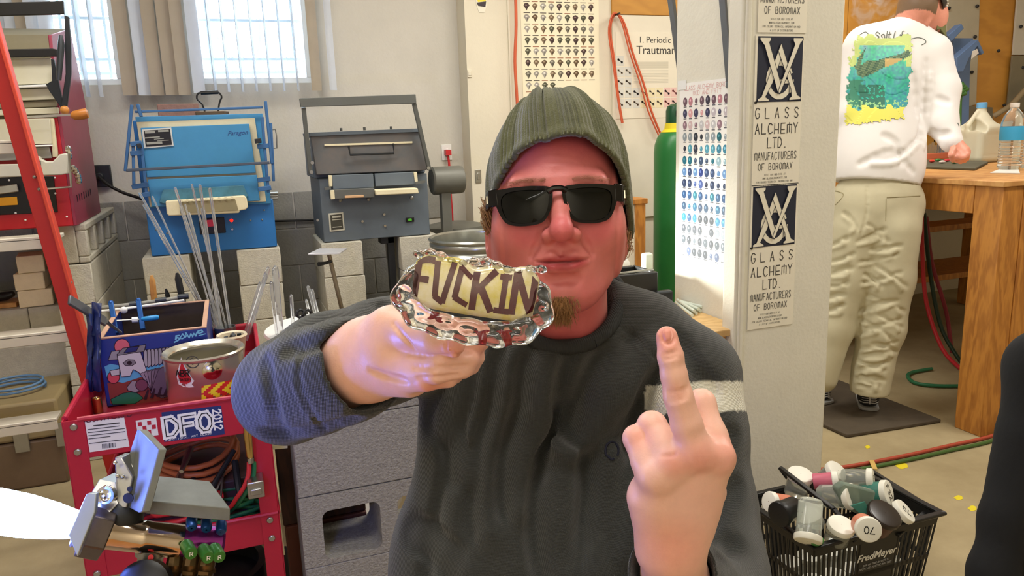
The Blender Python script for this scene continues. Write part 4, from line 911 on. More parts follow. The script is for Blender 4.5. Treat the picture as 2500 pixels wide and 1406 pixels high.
art([(264, 880), (272, 858), (292, 855), (287, 878)], (150, 150, 158)); art([(268, 905), (292, 900), (292, 915), (272, 918)], (190, 190, 195))
for k in range(7): x = 350+k*9; art([(x, 855-k), (x+7, 853-k), (x+14, 870+k*.3), (x+10, 894-k*2), (x+2, 900-k*2)], (165-4*k, 165-4*k, 172-4*k))
art([(396, 856), (418, 850), (432, 855), (436, 882), (415, 889), (400, 882)], (185, 185, 192))
art([(285, 866), (300, 850), (356, 841), (352, 858), (290, 868)], (125, 125, 132)); art([(302, 862), (312, 849), (340, 845), (332, 858)], (30, 45, 110))
art([(286, 868), (343, 859), (358, 905), (350, 922), (338, 908), (325, 902), (318, 918), (296, 920)], (195, 195, 202))
art([(300, 886), (312, 878), (328, 879), (332, 886), (322, 893), (306, 892)], (120, 120, 128)); art(circ(316, 886, 6, 5), (35, 32, 38), False)
for k in range(6): art([(342+k*9, 912-k*2), (362+k*9, 903-k*2), (425+k*3, 940+k*2), (440, 958+k), (395+k*4, 972-k), (372-k, 960)], (150-10*k, 140-10*k, 155-10*k), True, .0012)
art([(310, 945), (322, 930), (345, 930), (350, 952), (330, 958), (312, 953)], (150, 148, 155)); art(circ(346, 940, 15, 14), (115, 70, 90))
for k in range(5): art([(350+k*16, 975-k*3), (360+k*16, 950-k*3), (364+k*16, 952-k*3), (358+k*16, 975-k*3)], (40, 34, 44), False)
q.build('painted_art', m_printg, bx, smooth=0)
m = frame((1, 0, .0), (0, 0, 1), (0, -1, 0), yat(466, 829, Y0-.0015)); m_lb = M('sky_paint', (120, 190, 220), .4, var=.05)

for gpts, gw in (([(426, 835), (434, 831), (440, 826), (432, 824), (429, 828), (430, 820), (437, 819)], .004), ([(440, 824), (446, 815), (450, 822), (455, 813), (458, 818), (453, 812)], .0028), ([(444, 827), (452, 823), (457, 818), (462, 824), (466, 815), (470, 820)], .0035), ([(470, 822), (473, 814), (478, 820), (481, 811), (486, 814)], .0035), ([(478, 817), (484, 808), (492, 806), (495, 810), (488, 813)], .004), ([(486, 819), (494, 817), (501, 815)], .0028)):
    q = MB(); P_ = [yat(a_, b_, Y0-.0016) for a_, b_ in gpts]; stroke(q, [(p.x, p.z) for p in P_], gw, frame((1, 0, 0), (0, 0, 1), (0, -1, 0), Vector((0, Y0-.0016, 0)))); q.build('graffiti_stroke', m_lb, bx, smooth=0)

# blue clamp rack, rods and grey tool resting in the crate
m_bclamp = M('blue_anodised', (30, 82, 150), .35, metal=.4, var=.05)
rk2 = thing('clamp_rack', 'grey bar with blue upright clamps across the open crate', 'rack', (-.23, 2.5, Zt))
q = MB(); q.tube([yat(205, 755, 2.56), yat(330, 742, 2.56), yat(455, 724, 2.56)], .0055, 8); q.build('cross_rod', M('warm_grey_rod', (150, 148, 138), .4), rk2)
q = MB(); q.tube([yat(205, 765, 2.54), yat(330, 750, 2.54), yat(450, 733, 2.54)], .004, 8); q.build('cross_rod', m_white, rk2)
for px, py in ((330, 742), (393, 733), (447, 724)): q = MB(); p = yat(px, py, 2.56); q.cyl(p-Vector((.016, 0, 0)), p+Vector((.016, 0, 0)), .009, n=10); q.build('rod_joint', m_dark, rk2)
for (a_, b_) in (((271, 740), (284, 815)), ((338, 734), (349, 805))):
    q = MB(); q.bar(yat(*a_, 2.50), yat(*b_, 2.44), .014, .014, side=(1, 0, 0)); q.ball(yat(*a_, 2.50), .009, 8, 6); q.build('clamp_post', m_bclamp, rk2, bevel=.002)
q = MB(); q.tube([yat(285, 783, 2.42), yat(340, 780, 2.42)], .003, 6); q.build('small_rod', m_steel, rk2)
q = MB(); q.tube([yat(345, 779, 2.42), yat(350, 779, 2.42), yat(382, 775, 2.42), yat(388, 775, 2.42)], [.004, .007, .008, .005], 10); q.build('cyan_grip', M('cyan_plastic', (40, 140, 200), .3), rk2)
q = MB(); q.cyl(yat(322, 781, 2.42), yat(337, 780, 2.42), .008, n=10); q.build('white_collar', m_white, rk2); q = MB(); p = yat(302, 757, 2.53); q.ball(p, .011, 8, 6); q.build('white_knob', m_white, rk2)
sp = thing('grey_spatula', 'grey bladed tool leaning out of the left of the crate', 'tool', yat(230, 770, 2.2))
q = MB(); q.bar(yat(168, 731, 2.15), yat(258, 786, 2.22), .028, .008, side=(0, 1, 1)); q.build('blade', M('slate_metal', (88, 92, 98), .4, metal=.5), sp, bevel=.002)
q = MB(); q.tube([yat(258, 784, 2.22), yat(264, 789, 2.23), yat(296, 812, 2.26)], [.008, .005, .0035], 8); q.build('shaft', m_steel, sp)
# plastic bag hanging at the crate's left side
m_bag = M('navy_plastic_bag', (42, 54, 100), .25, var=.3, vs=12)
q = MB(); rr = random.Random(2); n = 9; cols = []
for j in range(8):
    cols.append([yat(212+j*4.5+rr.uniform(-3, 3)+5*math.sin(j), 740+i*27+rr.uniform(-3, 3)+(i-4)*0, 2.17-.0*j+rr.uniform(-.012, .012)+.01*math.sin(i*2+j)) for i in range(n)])
vs = [p for c in cols for p in c]; q.add(vs, [(j*n+i, j*n+i+1, (j+1)*n+i+1, (j+1)*n+i) for j in range(7) for i in range(1 if j < 2 else 0, n-1) if 735+(i)*27 < 935+j*6])
o = q.build('plastic_bag', m_bag, smooth=80); md = o.modifiers.new('solid', 'SOLIDIFY'); md.thickness = .002; tag(o, 'crumpled dark blue plastic bag hanging on the left of the crate', 'bag')
# ---- shiny can
m_can = M('tin_can', (205, 200, 184), .24, metal=.85, var=.08, vs=6)
cn = thing('metal_can', 'open shiny tin can with red flame sticker in the cart', 'can', (-.115, 2.075, zb))
cc_ = Vector((-.108, 2.055, zb)); Rc = .097; hc = .158
q = MB(); q.lathe([(.001, .004), (Rc-.002, .002), (Rc, .006), (Rc, hc-.004), (Rc+.004, hc-.001), (Rc+.005, hc+.004), (Rc+.001, hc+.008), (Rc-.004, hc+.005), (Rc-.012, hc+.0), (Rc-.014, hc-.004), (Rc-.013, hc-.01), (Rc-.004, hc-.014), (Rc-.003, .01), (.001, .008)], 64, Matrix.Translation(cc_)); q.build('can_wall', m_can, cn, smooth=30)
def oncyl(px, py, r_=Rc+.0008):
    d = ray(px, py); o_ = CAM-cc_; a_ = d.x*d.x+d.y*d.y; b_ = 2*(o_.x*d.x+o_.y*d.y); c_ = o_.x**2+o_.y**2-r_*r_; D = b_*b_-4*a_*c_
    return CAM+d*((-b_-math.sqrt(max(D, 0)))/(2*a_))
def canpatch(name, rows, cols, pxf, colf, mat=m_print):
    q = MB()
    for i in range(rows):
        for j in range(cols):
            c_ = colf(i, j)
            if c_ is None: continue
            q.col = c_; q.add([oncyl(*pxf(j/cols, i/rows)), oncyl(*pxf((j+1)/cols, i/rows)), oncyl(*pxf((j+1)/cols, (i+1)/rows)), oncyl(*pxf(j/cols, (i+1)/rows))], [(0, 3, 2, 1)])
    return q.build(name, mat, cn, smooth=0)
canpatch('yellow_red_sticker', 10, 16, lambda u, v: (492+u*90, 943-u*19+v*43), lambda i, j: ((235, 215, 40) if ((j+(3-abs(i-4))) % 6) < 3 else (205, 40, 35)) if i < 7 or (i+j) % 3 else None)
q = MB(); q.col = (232, 228, 220)
fl = [(442, 872), (450, 890), (458, 905), (468, 922), (474, 930), (468, 938), (474, 945), (462, 946), (448, 944), (436, 938), (430, 915), (436, 898)]
q.add([oncyl(*p) for p in fl], [tuple(range(len(fl)))]); q.col = (195, 35, 45); fl2 = [(443, 880), (450, 897), (457, 910), (466, 922), (466, 932), (455, 938), (440, 934), (434, 917), (439, 900)]
q.add([oncyl(a_, b_, Rc+.0016) for a_, b_ in fl2], [tuple(range(len(fl2)))]); q.build('flame_sticker', m_print, cn, smooth=0)
c3 = oncyl(448, 922, Rc+.0026); ny = Vector((c3.x-cc_.x, c3.y-cc_.y, 0)).normalized(); m = frame(Vector((-ny.y, ny.x, 0)), (0, 0, 1), ny, c3)
q = MB(); text(q, 'ABR', -.019, .004, .010, .015, .0025, .0028, m); text(q, 'IMAGERY', -.017, -.009, .004, .007, .0015, .0012, m); q.build('lettering', m_black, cn, smooth=0)
c3 = oncyl(470, 884, Rc+.001); ny = Vector((c3.x-cc_.x, c3.y-cc_.y, 0)).normalized(); m = frame(Vector((-ny.y, ny.x, 0)), (0, 0, 1), ny, c3)
q = MB(); stroke(q, [(.015*math.cos(k*.393), .015*math.sin(k*.393)) for k in range(17)], .002, m); stroke(q, [(-.008, .004), (0, .01), (.007, .002), (0, -.006), (-.006, -.002)], .002, m); q.build('round_stamp', m_ink, cn, smooth=0)
c3 = oncyl(518, 904, Rc); ny = Vector((c3.x-cc_.x, c3.y-cc_.y, 0)).normalized()
q = MB(); q.lathe([(.024, -.002), (.024, .001), (.017, .002), (.012, .004), (.006, .006), (.0015, .006)], 24, axis_frame(c3, ny)); q.build('boss', m_chrome, cn)
# ---- small sockets in the tray, brass
m_brass = M('brass', (200, 170, 110), .25, metal=1, var=.1)
for i, (px, lab) in enumerate(((215, 'short brass socket leftmost in the red cart tray'), (238, 'short brass socket beside the other one, nearer the crate'))):
    p = zat(px, 1012, zb); q = MB(); q.lathe([(.010, 0), (.0115, .001), (.0115, .04), (.009, .042), (.008, .04), (.008, .02), (.001, .02)], 16, Matrix.Translation((p.x, max(p.y, cy0+.03)+.02, zb-.0015))); tag(q.build('brass_socket', m_brass), lab, 'socket', 'brass sockets in the cart tray')
# ---- cup with small picks, tape behind the can
cp = thing('white_cup', 'small cream cup of dark glass bits behind the can', 'cup', (0, 2.5, zb))
p = yat(565, 815, 2.42); q = MB(); mt = Matrix.Translation((p.x, 2.40, zt1-.05)); q.lathe([(.001, -.04), (.028, -.04), (.03, .0), (.042, .068), (.046, .072), (.043, .078), (.037, .074), (.026, .02), (.001, .018)], 32, mt); q.build('cup_wall', M('cream_ceramic', (222, 208, 180), .4, var=.03), cp)
for k in range(8): a_ = k*.8; q = MB(); q.box(-.006, .006, -.006, .006, 0, .012, mt @ Matrix.Translation((.022*math.cos(a_), .022*math.sin(a_), .064)) @ Euler((k, k*2, k)).to_matrix().to_4x4()); q.build('glass_bit', m_dark, cp)
# ---- glass rods standing behind the crate
gh = thing('rod_can', 'grey can holding tall clear glass rods behind the crate', 'can', (-.02, 2.52, zb))
hx = Vector((-.062, 2.572, zb)); q = MB(); q.lathe([(.001, 0), (.033, 0), (.033, .10), (.031, .10), (.031, .005), (.001, .005)], 28, Matrix.Translation(hx)); q.build('can_wall', m_steel, gh)
rods = [((340, 470), (462, 790), .0036), ((350, 500), (458, 790), .003), ((372, 480), (470, 790), .003), ((427, 458), (476, 790), .0042), ((452, 500), (480, 795), .003), ((461, 520), (484, 795), .0045), ((468, 450), (490, 795), .0032), ((488, 452), (494, 795), .0045), ((492, 510), (498, 795), .0032), ((512, 460), (505, 795), .0048), ((500, 560), (502, 795), .003), ((440, 505), (474, 790), .0028)]
for i, (a_, b_, r_) in enumerate(rods):
    lab = ['tall clear glass rod leaning furthest left behind the crate', 'clear glass rod with a slight bend, second from the left', 'clear glass rod third from the left, leaning left', 'thick clear glass rod left of the upright bunch', 'thin clear glass rod inside the upright bunch', 'frosted thick glass rod in the upright bunch', 'tallest thin clear glass rod in the upright bunch', 'thick clear glass rod with blunt top in the middle bunch', 'thin clear glass rod just right of the tallest', 'thick clear glass rod at the right end of the bunch', 'short thin clear glass rod among the tall ones', 'thin clear glass rod next to the thick left one'][i]
    q = MB(); P0 = yat(*a_, 2.64); P1 = Vector((hx.x+.022*math.cos(i*2.1)*(.3+.06*i), hx.y+.022*math.sin(i*2.1)*(.3+.06*i), zb+.006)); q.tube([P1, P0, P0+(P0-P1).normalized()*.002], [r_, r_, r_*.4], 8); tag(q.build('glass_rod', m_rodg), lab, 'rod', 'clear glass rods standing behind the crate')
for (a_, b_, w_, mt, nm, lab) in (((370, 672), (378, 745), .02, m_pine, 'wooden_stick', 'tan pointed wooden stick behind the crate'), ((405, 705), (415, 745), .016, m_dark, 'black_spatula', 'short dark blade tip sticking up behind the crate'), ((432, 666), (447, 740), .022, m_dark, 'dark_paddle', 'dark flat paddle leaning behind the crate among rods'), ((519, 695), (507, 790), .004, m_steel, 'wire_pick', 'thin steel pick with round tip right of the rods')):
    q = MB(); P0 = yat(*a_, 2.64); P1 = yat(*b_, 2.64); dn = (P1-P0).normalized(); q.tube([P0, P0+dn*.02, P1-dn*.02, P1+dn*(.78-0 if 0 else (P1.z-zb-.0)/(-dn.z) if dn.z < 0 else 0)], [w_*.2, w_*.5, w_*.5, w_*.3], 6); tag(q.build(nm, mt), lab, 'tool')
# ---- glass pieces and white round table right of the can
wt = thing('round_table', 'small white round table with glass tubes on, behind the arm', 'table', (.285, 2.62, 0))
q = MB(); tz = .665; tcx, tcy = .285, 2.62; q.lathe([(.001, tz-.015), (.225, tz-.015), (.23, tz-.008), (.226, tz), (.001, tz)], 48, Matrix.Translation((tcx, tcy, 0))); q.build('table_top', m_white, wt)
q = MB(); q.cyl((tcx, tcy, 0), (tcx, tcy, tz-.015), .03); q.lathe([(.001, 0), (.2, 0), (.2, .02), (.03, .04)], 32, Matrix.Translation((tcx, tcy, 0))); q.build('pedestal', m_white, wt)
for i, (a_, b_, r_, lab) in enumerate((((655, 655), (600, 830), .007, 'clear glass tube leaning right, leftmost over the round table'), ((648, 668), (612, 815), .006, 'clear glass tube crossing behind the leftmost leaning one'), ((634, 690), (596, 820), .004, 'thin glass rod furthest left by the can rim'), ((672, 655), (685, 815), .011, 'thick clear glass tube with rounded top in the middle'), ((662, 690), (676, 815), .006, 'thin clear tube touching the thick rounded tube'), ((711, 722), (716, 805), .006, 'short upright glass tube right of the thick one'), ((752, 700), (778, 795), .006, 'bent clear glass tube leaning left behind the black clip'), ((762, 708), (784, 798), .005, 'second bent glass tube close behind the first bent one'), ((748, 733), (762, 795), .005, 'shorter glass tube left of the two bent ones'))):
    q = MB(); P0 = yat(*a_, 2.55); P1 = zat(*b_, tz+.003); q.tube([P1, P0+(P1-P0)*.05, P0, P0+Vector((0, 0, r_*.8))], [r_, r_, r_*.9, r_*.3], 10); tag(q.build('glass_tube', m_rodg), lab, 'tube', 'glass tubes on the white round table')
bc = thing('black_clip', 'small black spring clip standing on the white round table', 'clip', zat(745, 800, tz))
for dx in (-8, 8):
    q = MB(); q.tube(smoothp([zat(745+dx*1.2, 806, tz+.004), yat(744+dx*.4, 788, 2.5), yat(742-dx, 772, 2.5)]), .007, 8); c_ = yat(742-dx, 766, 2.5); mt = axis_frame(c_, (.3, -1, .2))
    for k in range(10): a_ = k*.628; q.add([], []); q.tube([mt @ Vector((.013*math.cos(a_), .013*math.sin(a_), 0)), mt @ Vector((.013*math.cos(a_+.63), .013*math.sin(a_+.63), 0))], .005, 6)
    q.build('clip_arm', m_black, bc)
# ---- steel plate on a stand
ps = thing('plate_stand', 'small white metal plate on a thin steel stand', 'stand', (.33, 3.0, 0))
q = MB(); P = [yat(*v, Y_) for v, Y_ in (((752, 619), 2.9), ((829, 617), 2.9), ((847, 606), 3.08), ((780, 606), 3.08))]; q.prism(P, Vector((0, 0, -1)), .006); q.build('top_plate', M('bright_plate', (225, 225, 230), .25, metal=.4), ps, bevel=.001)
q = MB(); a_ = yat(803, 620, 2.98); b_ = yat(838, 770, 2.98); dn = (b_-a_)/(a_.z-b_.z); fz = b_+dn*b_.z*.9; fz.z = .0; q.tube([a_, b_, fz], .0085, 10); q.build('stand_rod', m_brass if 0 else M('worn_steel', (140, 130, 110), .4, metal=.7), ps)
q = MB(); q.tube([yat(808, 638, 2.97), yat(795, 642, 2.95), yat(778, 645, 2.93)], [.006, .006, .009], 8); q.build('thumb_screw', m_dark, ps)
q = MB(); q.lathe([(.001, 0), (.12, 0), (.12, .012), (.02, .03)], 24, Matrix.Translation((fz.x, fz.y, 0))); q.build('foot', m_dark, ps)
# ================================================================== contents of the middle tray
mz = .3115
m_rubber = M('amber_rubber', (190, 105, 60), .45, var=.08); m_hred = M('red_hose', (195, 40, 48), .5, var=.05); m_hgrn = M('green_hose', (30, 105, 60), .5, var=.05)
q = MB(); P = []
for k in range(60):
    a_ = k*.34; P.append(Vector((-.16+.10*math.cos(a_)*(1+.08*math.sin(k*.4)), 2.10+.13*math.sin(a_), mz+.13+.0012*k+.01*math.sin(k*.7))))
q.tube(P, .0075, 8); q.build('x', m_rubber, smooth=60); o = bpy.data.objects['x']; o.name = 'rubber_tubing'; tag(o, 'coil of amber rubber tubing heaped in the middle cart tray', 'tubing')
q = MB(); q.box(-.33, .0, 2.0, 2.4, mz, mz+.12); tag(q.build('dark_tin', M('dark_tin', (70, 45, 48), .5, var=.2), bevel=.006), 'dark maroon tin under the amber tubing in the middle tray', 'tin')
rr = random.Random(12)
labs = ['grey steel rod tool lying leftmost behind the steel plates', 'bright steel tool handle pointing up behind the plates', 'dark long file leaning in the middle tray', 'short dark steel punch lying in the middle tray', 'thin silver tweezers splayed in the middle tray', 'second silver tweezer arm beside the splayed tweezers', 'dark steel tube standing near the right cart leg', 'black handled pick lying flat in the middle tray']
for i, (a_, b_, r_, mt) in enumerate((((465, 1095), (455, 1120), .009, m_steel), ((448, 1140), (438, 1165), .009, m_steel), ((572, 1098), (520, 1185), .0065, m_dark), ((480, 1150), (470, 1172), .006, m_dark), ((549, 1148), (531, 1190), .003, m_steel), ((545, 1150), (541, 1190), .003, m_steel), ((573, 1125), (581, 1180), .009, m_dark), ((505, 1150), (440, 1180), .004, m_black))):
    q = MB(); q.tube([yat(*a_, 2.0), yat(*b_, 1.96), yat(*b_, 1.96)+(yat(*b_, 1.96)-yat(*a_, 2.0)).normalized()*.05], [r_, r_, r_*.6], 8); tag(q.build('hand_tool', mt), labs[i], 'tool', 'hand tools jumbled in the middle tray')
t = thing('brass_torch_handle', 'brass fitting hanging at the right front of the red cart', 'fitting', yat(605, 1100, 1.84))
q = MB(); q.tube([yat(603, 1040, 1.83), yat(605, 1060, 1.83), yat(610, 1112, 1.83), yat(612, 1118, 1.83)], [.009, .010, .009, .006], 12); q.build('brass_body', m_brass, t)
q = MB(); q.tube([yat(611, 1118, 1.83), yat(612, 1130, 1.83)], [.008, .007], 6); q.build('nut', m_steel, t)
q = MB(); q.tube(smoothp([yat(608, 1128, 1.835), yat(606, 1160, 1.83), yat(595, 1190, 1.83), yat(578, 1215, 1.85), yat(560, 1240, 1.9), yat(520, 1262, 1.98)]), .0055, 8); q.build('red_hose', m_hred, t, smooth=60)
q = MB(); q.tube(smoothp([yat(620, 1128, 1.84), yat(619, 1160, 1.84), yat(606, 1190, 1.84), yat(590, 1218, 1.86), yat(566, 1245, 1.92), yat(530, 1270, 2.0)]), .0055, 8); q.build('green_hose', m_hgrn, t, smooth=60)
for j, (mt, lab, nm) in enumerate(((m_hgrn, 'tangle of green hose in the middle tray by the cart leg', 'green_hose'), (m_hred, 'tangle of red hose in the middle tray behind the torch', 'red_hose'))):
    q = MB(); P = []
    for k in range(50): a_ = k*.45+j; P.append(Vector((-.10-.10*j+.085*math.cos(a_)+.02*math.sin(k), 1.96+.045*math.sin(a_), mz+.012+.0018*k+.02*j)))
    q.tube(P, .006, 8); tag(q.build(nm+'_coil', mt, smooth=60), lab, 'hose')
q = MB(); p = yat(625, 1185, 1.83); q.box(p.x-.02, p.x+.018, 1.80, 1.855, p.z-.02, p.z+.022); q.box(p.x-.014, p.x+.012, 1.795, 1.80, p.z-.01, p.z+.006); tag(q.build('steel_clip', m_steel, bevel=.003), 'small steel clip fixed on the right leg of the cart', 'clip')
q = MB(); q.lathe([(.001, .066), (.15, .066), (.15, .12), (.13, .12), (.13, .075), (.001, .075)], 32, Matrix.Translation((-.16, 2.15, 0))); tag(q.build('dark_pan', m_black), 'round dark pan on the bottom shelf of the red cart', 'pan')
# ================================================================== things right of the cart, near block pier
np_ = pier('large grey block pier standing just behind the beanie man', .083, .50, 1.88, 2.08, 0, 1, .0, m_cmun, name='block_pier')
for r_ in range(4):
    z0 = r_*.2
    q = MB()
    if r_ == 1:      # cored block seen from its open side
        x0, x1_ = .083, .50; a_, b_ = .137, .288; c_, d_ = .335, .465; zl, zh = z0+.014, z0+.152
        def ringq(y0, y1):
            pass
        q.box(x0, x1_, 1.88, 2.08, z0, zl); q.box(x0, x1_, 1.88, 2.08, zh, z0+.198); q.box(x0, a_, 1.88, 2.08, zl, zh); q.box(b_, c_, 1.88, 2.08, zl, zh); q.box(d_, x1_, 1.88, 2.08, zl, zh)
        for (u0, u1) in ((a_, b_), (c_, d_)):
            for (cx, cz, sx, sz) in ((u0, zl, 1, 1), (u1, zl, -1, 1), (u0, zh, 1, -1), (u1, zh, -1, -1)):
                rr_ = .022; pts = [Vector((cx, 1.8805, cz))]+[Vector((cx+sx*rr_*(1-math.cos(t_)), 1.8805, cz+sz*rr_*(1-math.sin(t_)))) for t_ in [k*math.pi/12 for k in range(7)]]
                q.prism(pts, Vector((0, 1, 0)), .198)
        q.build('cored_block', m_cmun, np_, bevel=0)
    else:
        q.box(.083+.002*(r_ % 2), .50, 1.88+.0006*r_, 2.08, z0, z0+.198); q.build('block', m_cmun, np_, bevel=.003)
# remove the empty first course
for o in [x for x in list(COL.objects) if x.parent == np_ and x.name.startswith('block') and x.dimensions.z < .001]: bpy.data.objects.remove(o)
m_cab = wood('dark_brown_wood', (74, 44, 32), (48, 30, 24), 5, (4, 4, .8))
cb = thing('dark_cabinet', 'narrow dark brown wooden cabinet between cart and block pier', 'cabinet', (.16, 2.15, 0))
q = MB(); q.box(.045, .28, 2.10, 2.22, .22, .60); q.build('cabinet_body', m_cab, cb, bevel=.003); q = MB(); q.box(.05, .28, 2.09, 2.22, 0, .22); q.build('base', M('red_brown_wood', (96, 52, 36), .6, var=.15), cb, bevel=.003)
wp = thing('narrow_board', 'thin cream board edge standing between cart and cabinet', 'board', (.045, 2.0, 0))
q = MB(); a_ = yat(655, 1075, 1.98); b_ = yat(690, 1352, 1.98); q.bar(a_, b_, .012, .016, side=(1, 0, 0)); q.build('upright', M('cream_edge', (232, 222, 180), .6), wp)
q = MB(); q.prism([yat(655, 1066, 1.98), yat(702, 1084, 1.98), yat(702, 1094, 1.98), yat(660, 1098, 1.98)], Vector((0, 1, 0)), .02); q.build('top_piece', bpy.data.materials['cream_edge'], wp)
q = MB(); q.box(b_.x-.01, b_.x+.012, 1.975, 2.0, 0, b_.z+.01); q.build('foot', m_black, wp)
# ================================================================== green gas cylinder, wooden frame, middle bench
m_cyg = M('green_cylinder_paint', (34, 112, 52), .35, var=.06, vs=10); m_cyd = M('dark_green_cap', (22, 74, 44), .35, var=.05); m_yel = M('yellow_band', (225, 205, 40), .5, var=.05)
gx, gy = 2.352, 3.72; g = thing('gas_cylinder', 'tall green gas cylinder with yellow neck behind the chart column', 'cylinder', (gx, gy, 0)); T_ = Matrix.Translation((gx, gy, 0))
q = MB(); q.lathe([(.001, 0), (.113, 0), (.117, .02), (.117, 1.16), (.112, 1.205), (.098, 1.245), (.075, 1.275), (.05, 1.29), (.001, 1.29)], 48, T_); q.build('tank', m_cyg, g)
q = MB(); q.lathe([(.075, 1.262), (.079, 1.272), (.06, 1.29), (.056, 1.32), (.001, 1.32)], 40, T_); q.build('yellow_collar', m_yel, g)
q = MB(); q.lathe([(.05, 1.3), (.052, 1.31), (.052, 1.385), (.044, 1.412), (.02, 1.424), (.001, 1.425)], 40, T_); c = q.build('cap', m_cyd, g)
q = MB(); p = Vector((gx-.02, gy-.05, 1.37)); q.box(p.x-.006, p.x+.006, p.y-.004, p.y+.004, p.z-.015, p.z+.015); q.build('vent', m_black, c)
wf = thing('wooden_cabinet', 'amber wooden cabinet frame with white panel behind the beanie man', 'cabinet', (yat(1555, 600, 3.5).x, 3.5, 0))
a_ = yat(1582, 484, 3.48); b_ = yat(1480, 490, 3.48)
q = MB(); q.box(b_.x, a_.x, 3.48, 3.72, a_.z-.028, a_.z); q.build('top_board', m_pined, wf, bevel=.003)
c_ = yat(1576, 560, 3.485); d_ = yat(1552, 560, 3.485); q = MB(); q.box(d_.x, c_.x, 3.485, 3.52, 0, a_.z-.028); q.build('post', m_pined, wf, bevel=.002)
q = MB(); q.box(b_.x, d_.x, 3.495, 3.51, .0, a_.z-.028); q.build('side_panel', m_wall2, wf, bevel=.001)
mbz = .68; mbn = thing('middle_bench', 'pine work bench butting against the white column', 'bench', (1.1, 2.3, 0))
q = MB(); q.box(.72, 1.459, 1.90, 2.75, mbz-.022, mbz); q.build('bench_top', wood('worn_pine_top', (214, 178, 120), (190, 148, 92), 4, (1, 3, 1)), mbn, bevel=.003)
q = MB(); q.box(.72, 1.400, 1.915, 1.953, mbz-.115, mbz-.0225); q.build('apron', m_pine, mbn, bevel=.003)
for x in (.74, 1.36):
    for y in (1.96, 2.68): q = MB(); q.box(x, x+.04, y, y+.06, 0, mbz-.0225); q.build('leg', m_pined, mbn, bevel=.002)
q = MB(); q.box(1.36, 1.4, 2.02, 2.68, .25, .33); q.build('side_rail', m_pined, mbn)
lm = thing('bench_lamp', 'small bench lamp glowing behind the beanie man\'s shoulder', 'lamp', (1.16, 2.38, mbz))
q = MB(); q.lathe([(.001, 0), (.05, 0), (.05, .012), (.008, .02), (.008, .22), (.001, .22)], 20, Matrix.Translation((1.10, 2.50, mbz))); q.build('stand', m_black, lm)
q = MB(); q.lathe([(.02, .06), (.025, .055), (.06, 0), (.056, 0), (.02, .05)], 24, axis_frame(Vector((1.11, 2.49, mbz+.2)), (-.7, .2, .5))); q.build('shade', m_dark, lm)
l = bpy.data.lights.new('bench_lamp_bulb', 'SPOT'); l.energy = 22; l.color = (.98, 1.0, .93); l.shadow_soft_size = .03; l.spot_size = 1.9; l.spot_blend = .8; o = bpy.data.objects.new('bench_lamp_bulb', l); COL.objects.link(o)
o.matrix_world = axis_frame(Vector((1.13, 2.47, mbz+.17)), (-(1.46-1.13), -(2.18-2.47), -(.80-(mbz+.17))))
bk = thing('black_box', 'black open plastic case on the pine bench behind the shoulder', 'case', zat(1590, 740, mbz))
p = zat(1606, 752, mbz); 
q = MB(); q.box(p.x-.25, p.x, p.y, p.y+.02, mbz, mbz+.13); q.box(p.x-.012, p.x, p.y+.02, p.y+.16, mbz, mbz+.13); q.box(p.x-.25, p.x-.012, p.y+.14, p.y+.16, mbz, mbz+.13); q.build('case_wall', m_black, bk, bevel=.004)
q = MB(); q.box(p.x-.02, p.x+.045, p.y-.03, p.y-.001, mbz, mbz+.065); q.build('front_clasp', m_dark, bk, bevel=.008)
q = MB(); q.box(p.x-.25, p.x-.005, p.y+.02, p.y+.03, mbz+.131, mbz+.136); q.build('steel_strip', m_steel, bk)
m_wax = M('yellow_glass', (215, 225, 120), .15, var=.05, trans=.4); m_wrod = M('white_glass_rod', (240, 248, 235), .1, var=.02, trans=.3)
for k in range(6):
    a_ = zat(1650+k*4, 742+k*1.5, mbz); b_ = zat(1690+k*5, 774-k*2.6, mbz); z = mbz+.006+.011*(k % 2)+.0; a_.z = z; b_.z = z
    q = MB(); q.cyl(a_, b_, .0055, n=10); tag(q.build('white_rod', m_wrod), 'white glass rod in the bundle on the pine bench, %s from the left' % ('first', 'second', 'third', 'fourth', 'fifth', 'sixth')[k], 'rod', 'white glass rods bundled on the pine bench')
for k, (px, py, lab) in enumerate(((1655, 771, 'larger yellow glass scrap on the pine bench edge'), (1640, 765, 'smaller yellow glass scrap beside the larger one'))):
    p = zat(px, py, mbz); q = MB(); q.ball((p.x, p.y, mbz+.006), (.02-.006*k, .01, .006), 10, 6); tag(q.build('glass_scrap', m_wax), lab, 'glass')
q = MB(); p = zat(1570, 745, mbz); rr = random.Random(3); q.ball((p.x+.02, p.y+.26, mbz+.09), (.07, .05, .065), 16, 10); o = q.build('white_cloth', m_white, smooth=80); tag(o, 'crumpled white cloth piled behind the black case', 'cloth')
q = MB(); p = zat(1612, 735, mbz); q.box(p.x-.02, p.x+.02, p.y+.08, p.y+.11, mbz+.001, mbz+.165); tag(q.build('glass_chunk', m_wrod, bevel=.008), 'small clear glass chunk perched on the black case', 'glass')
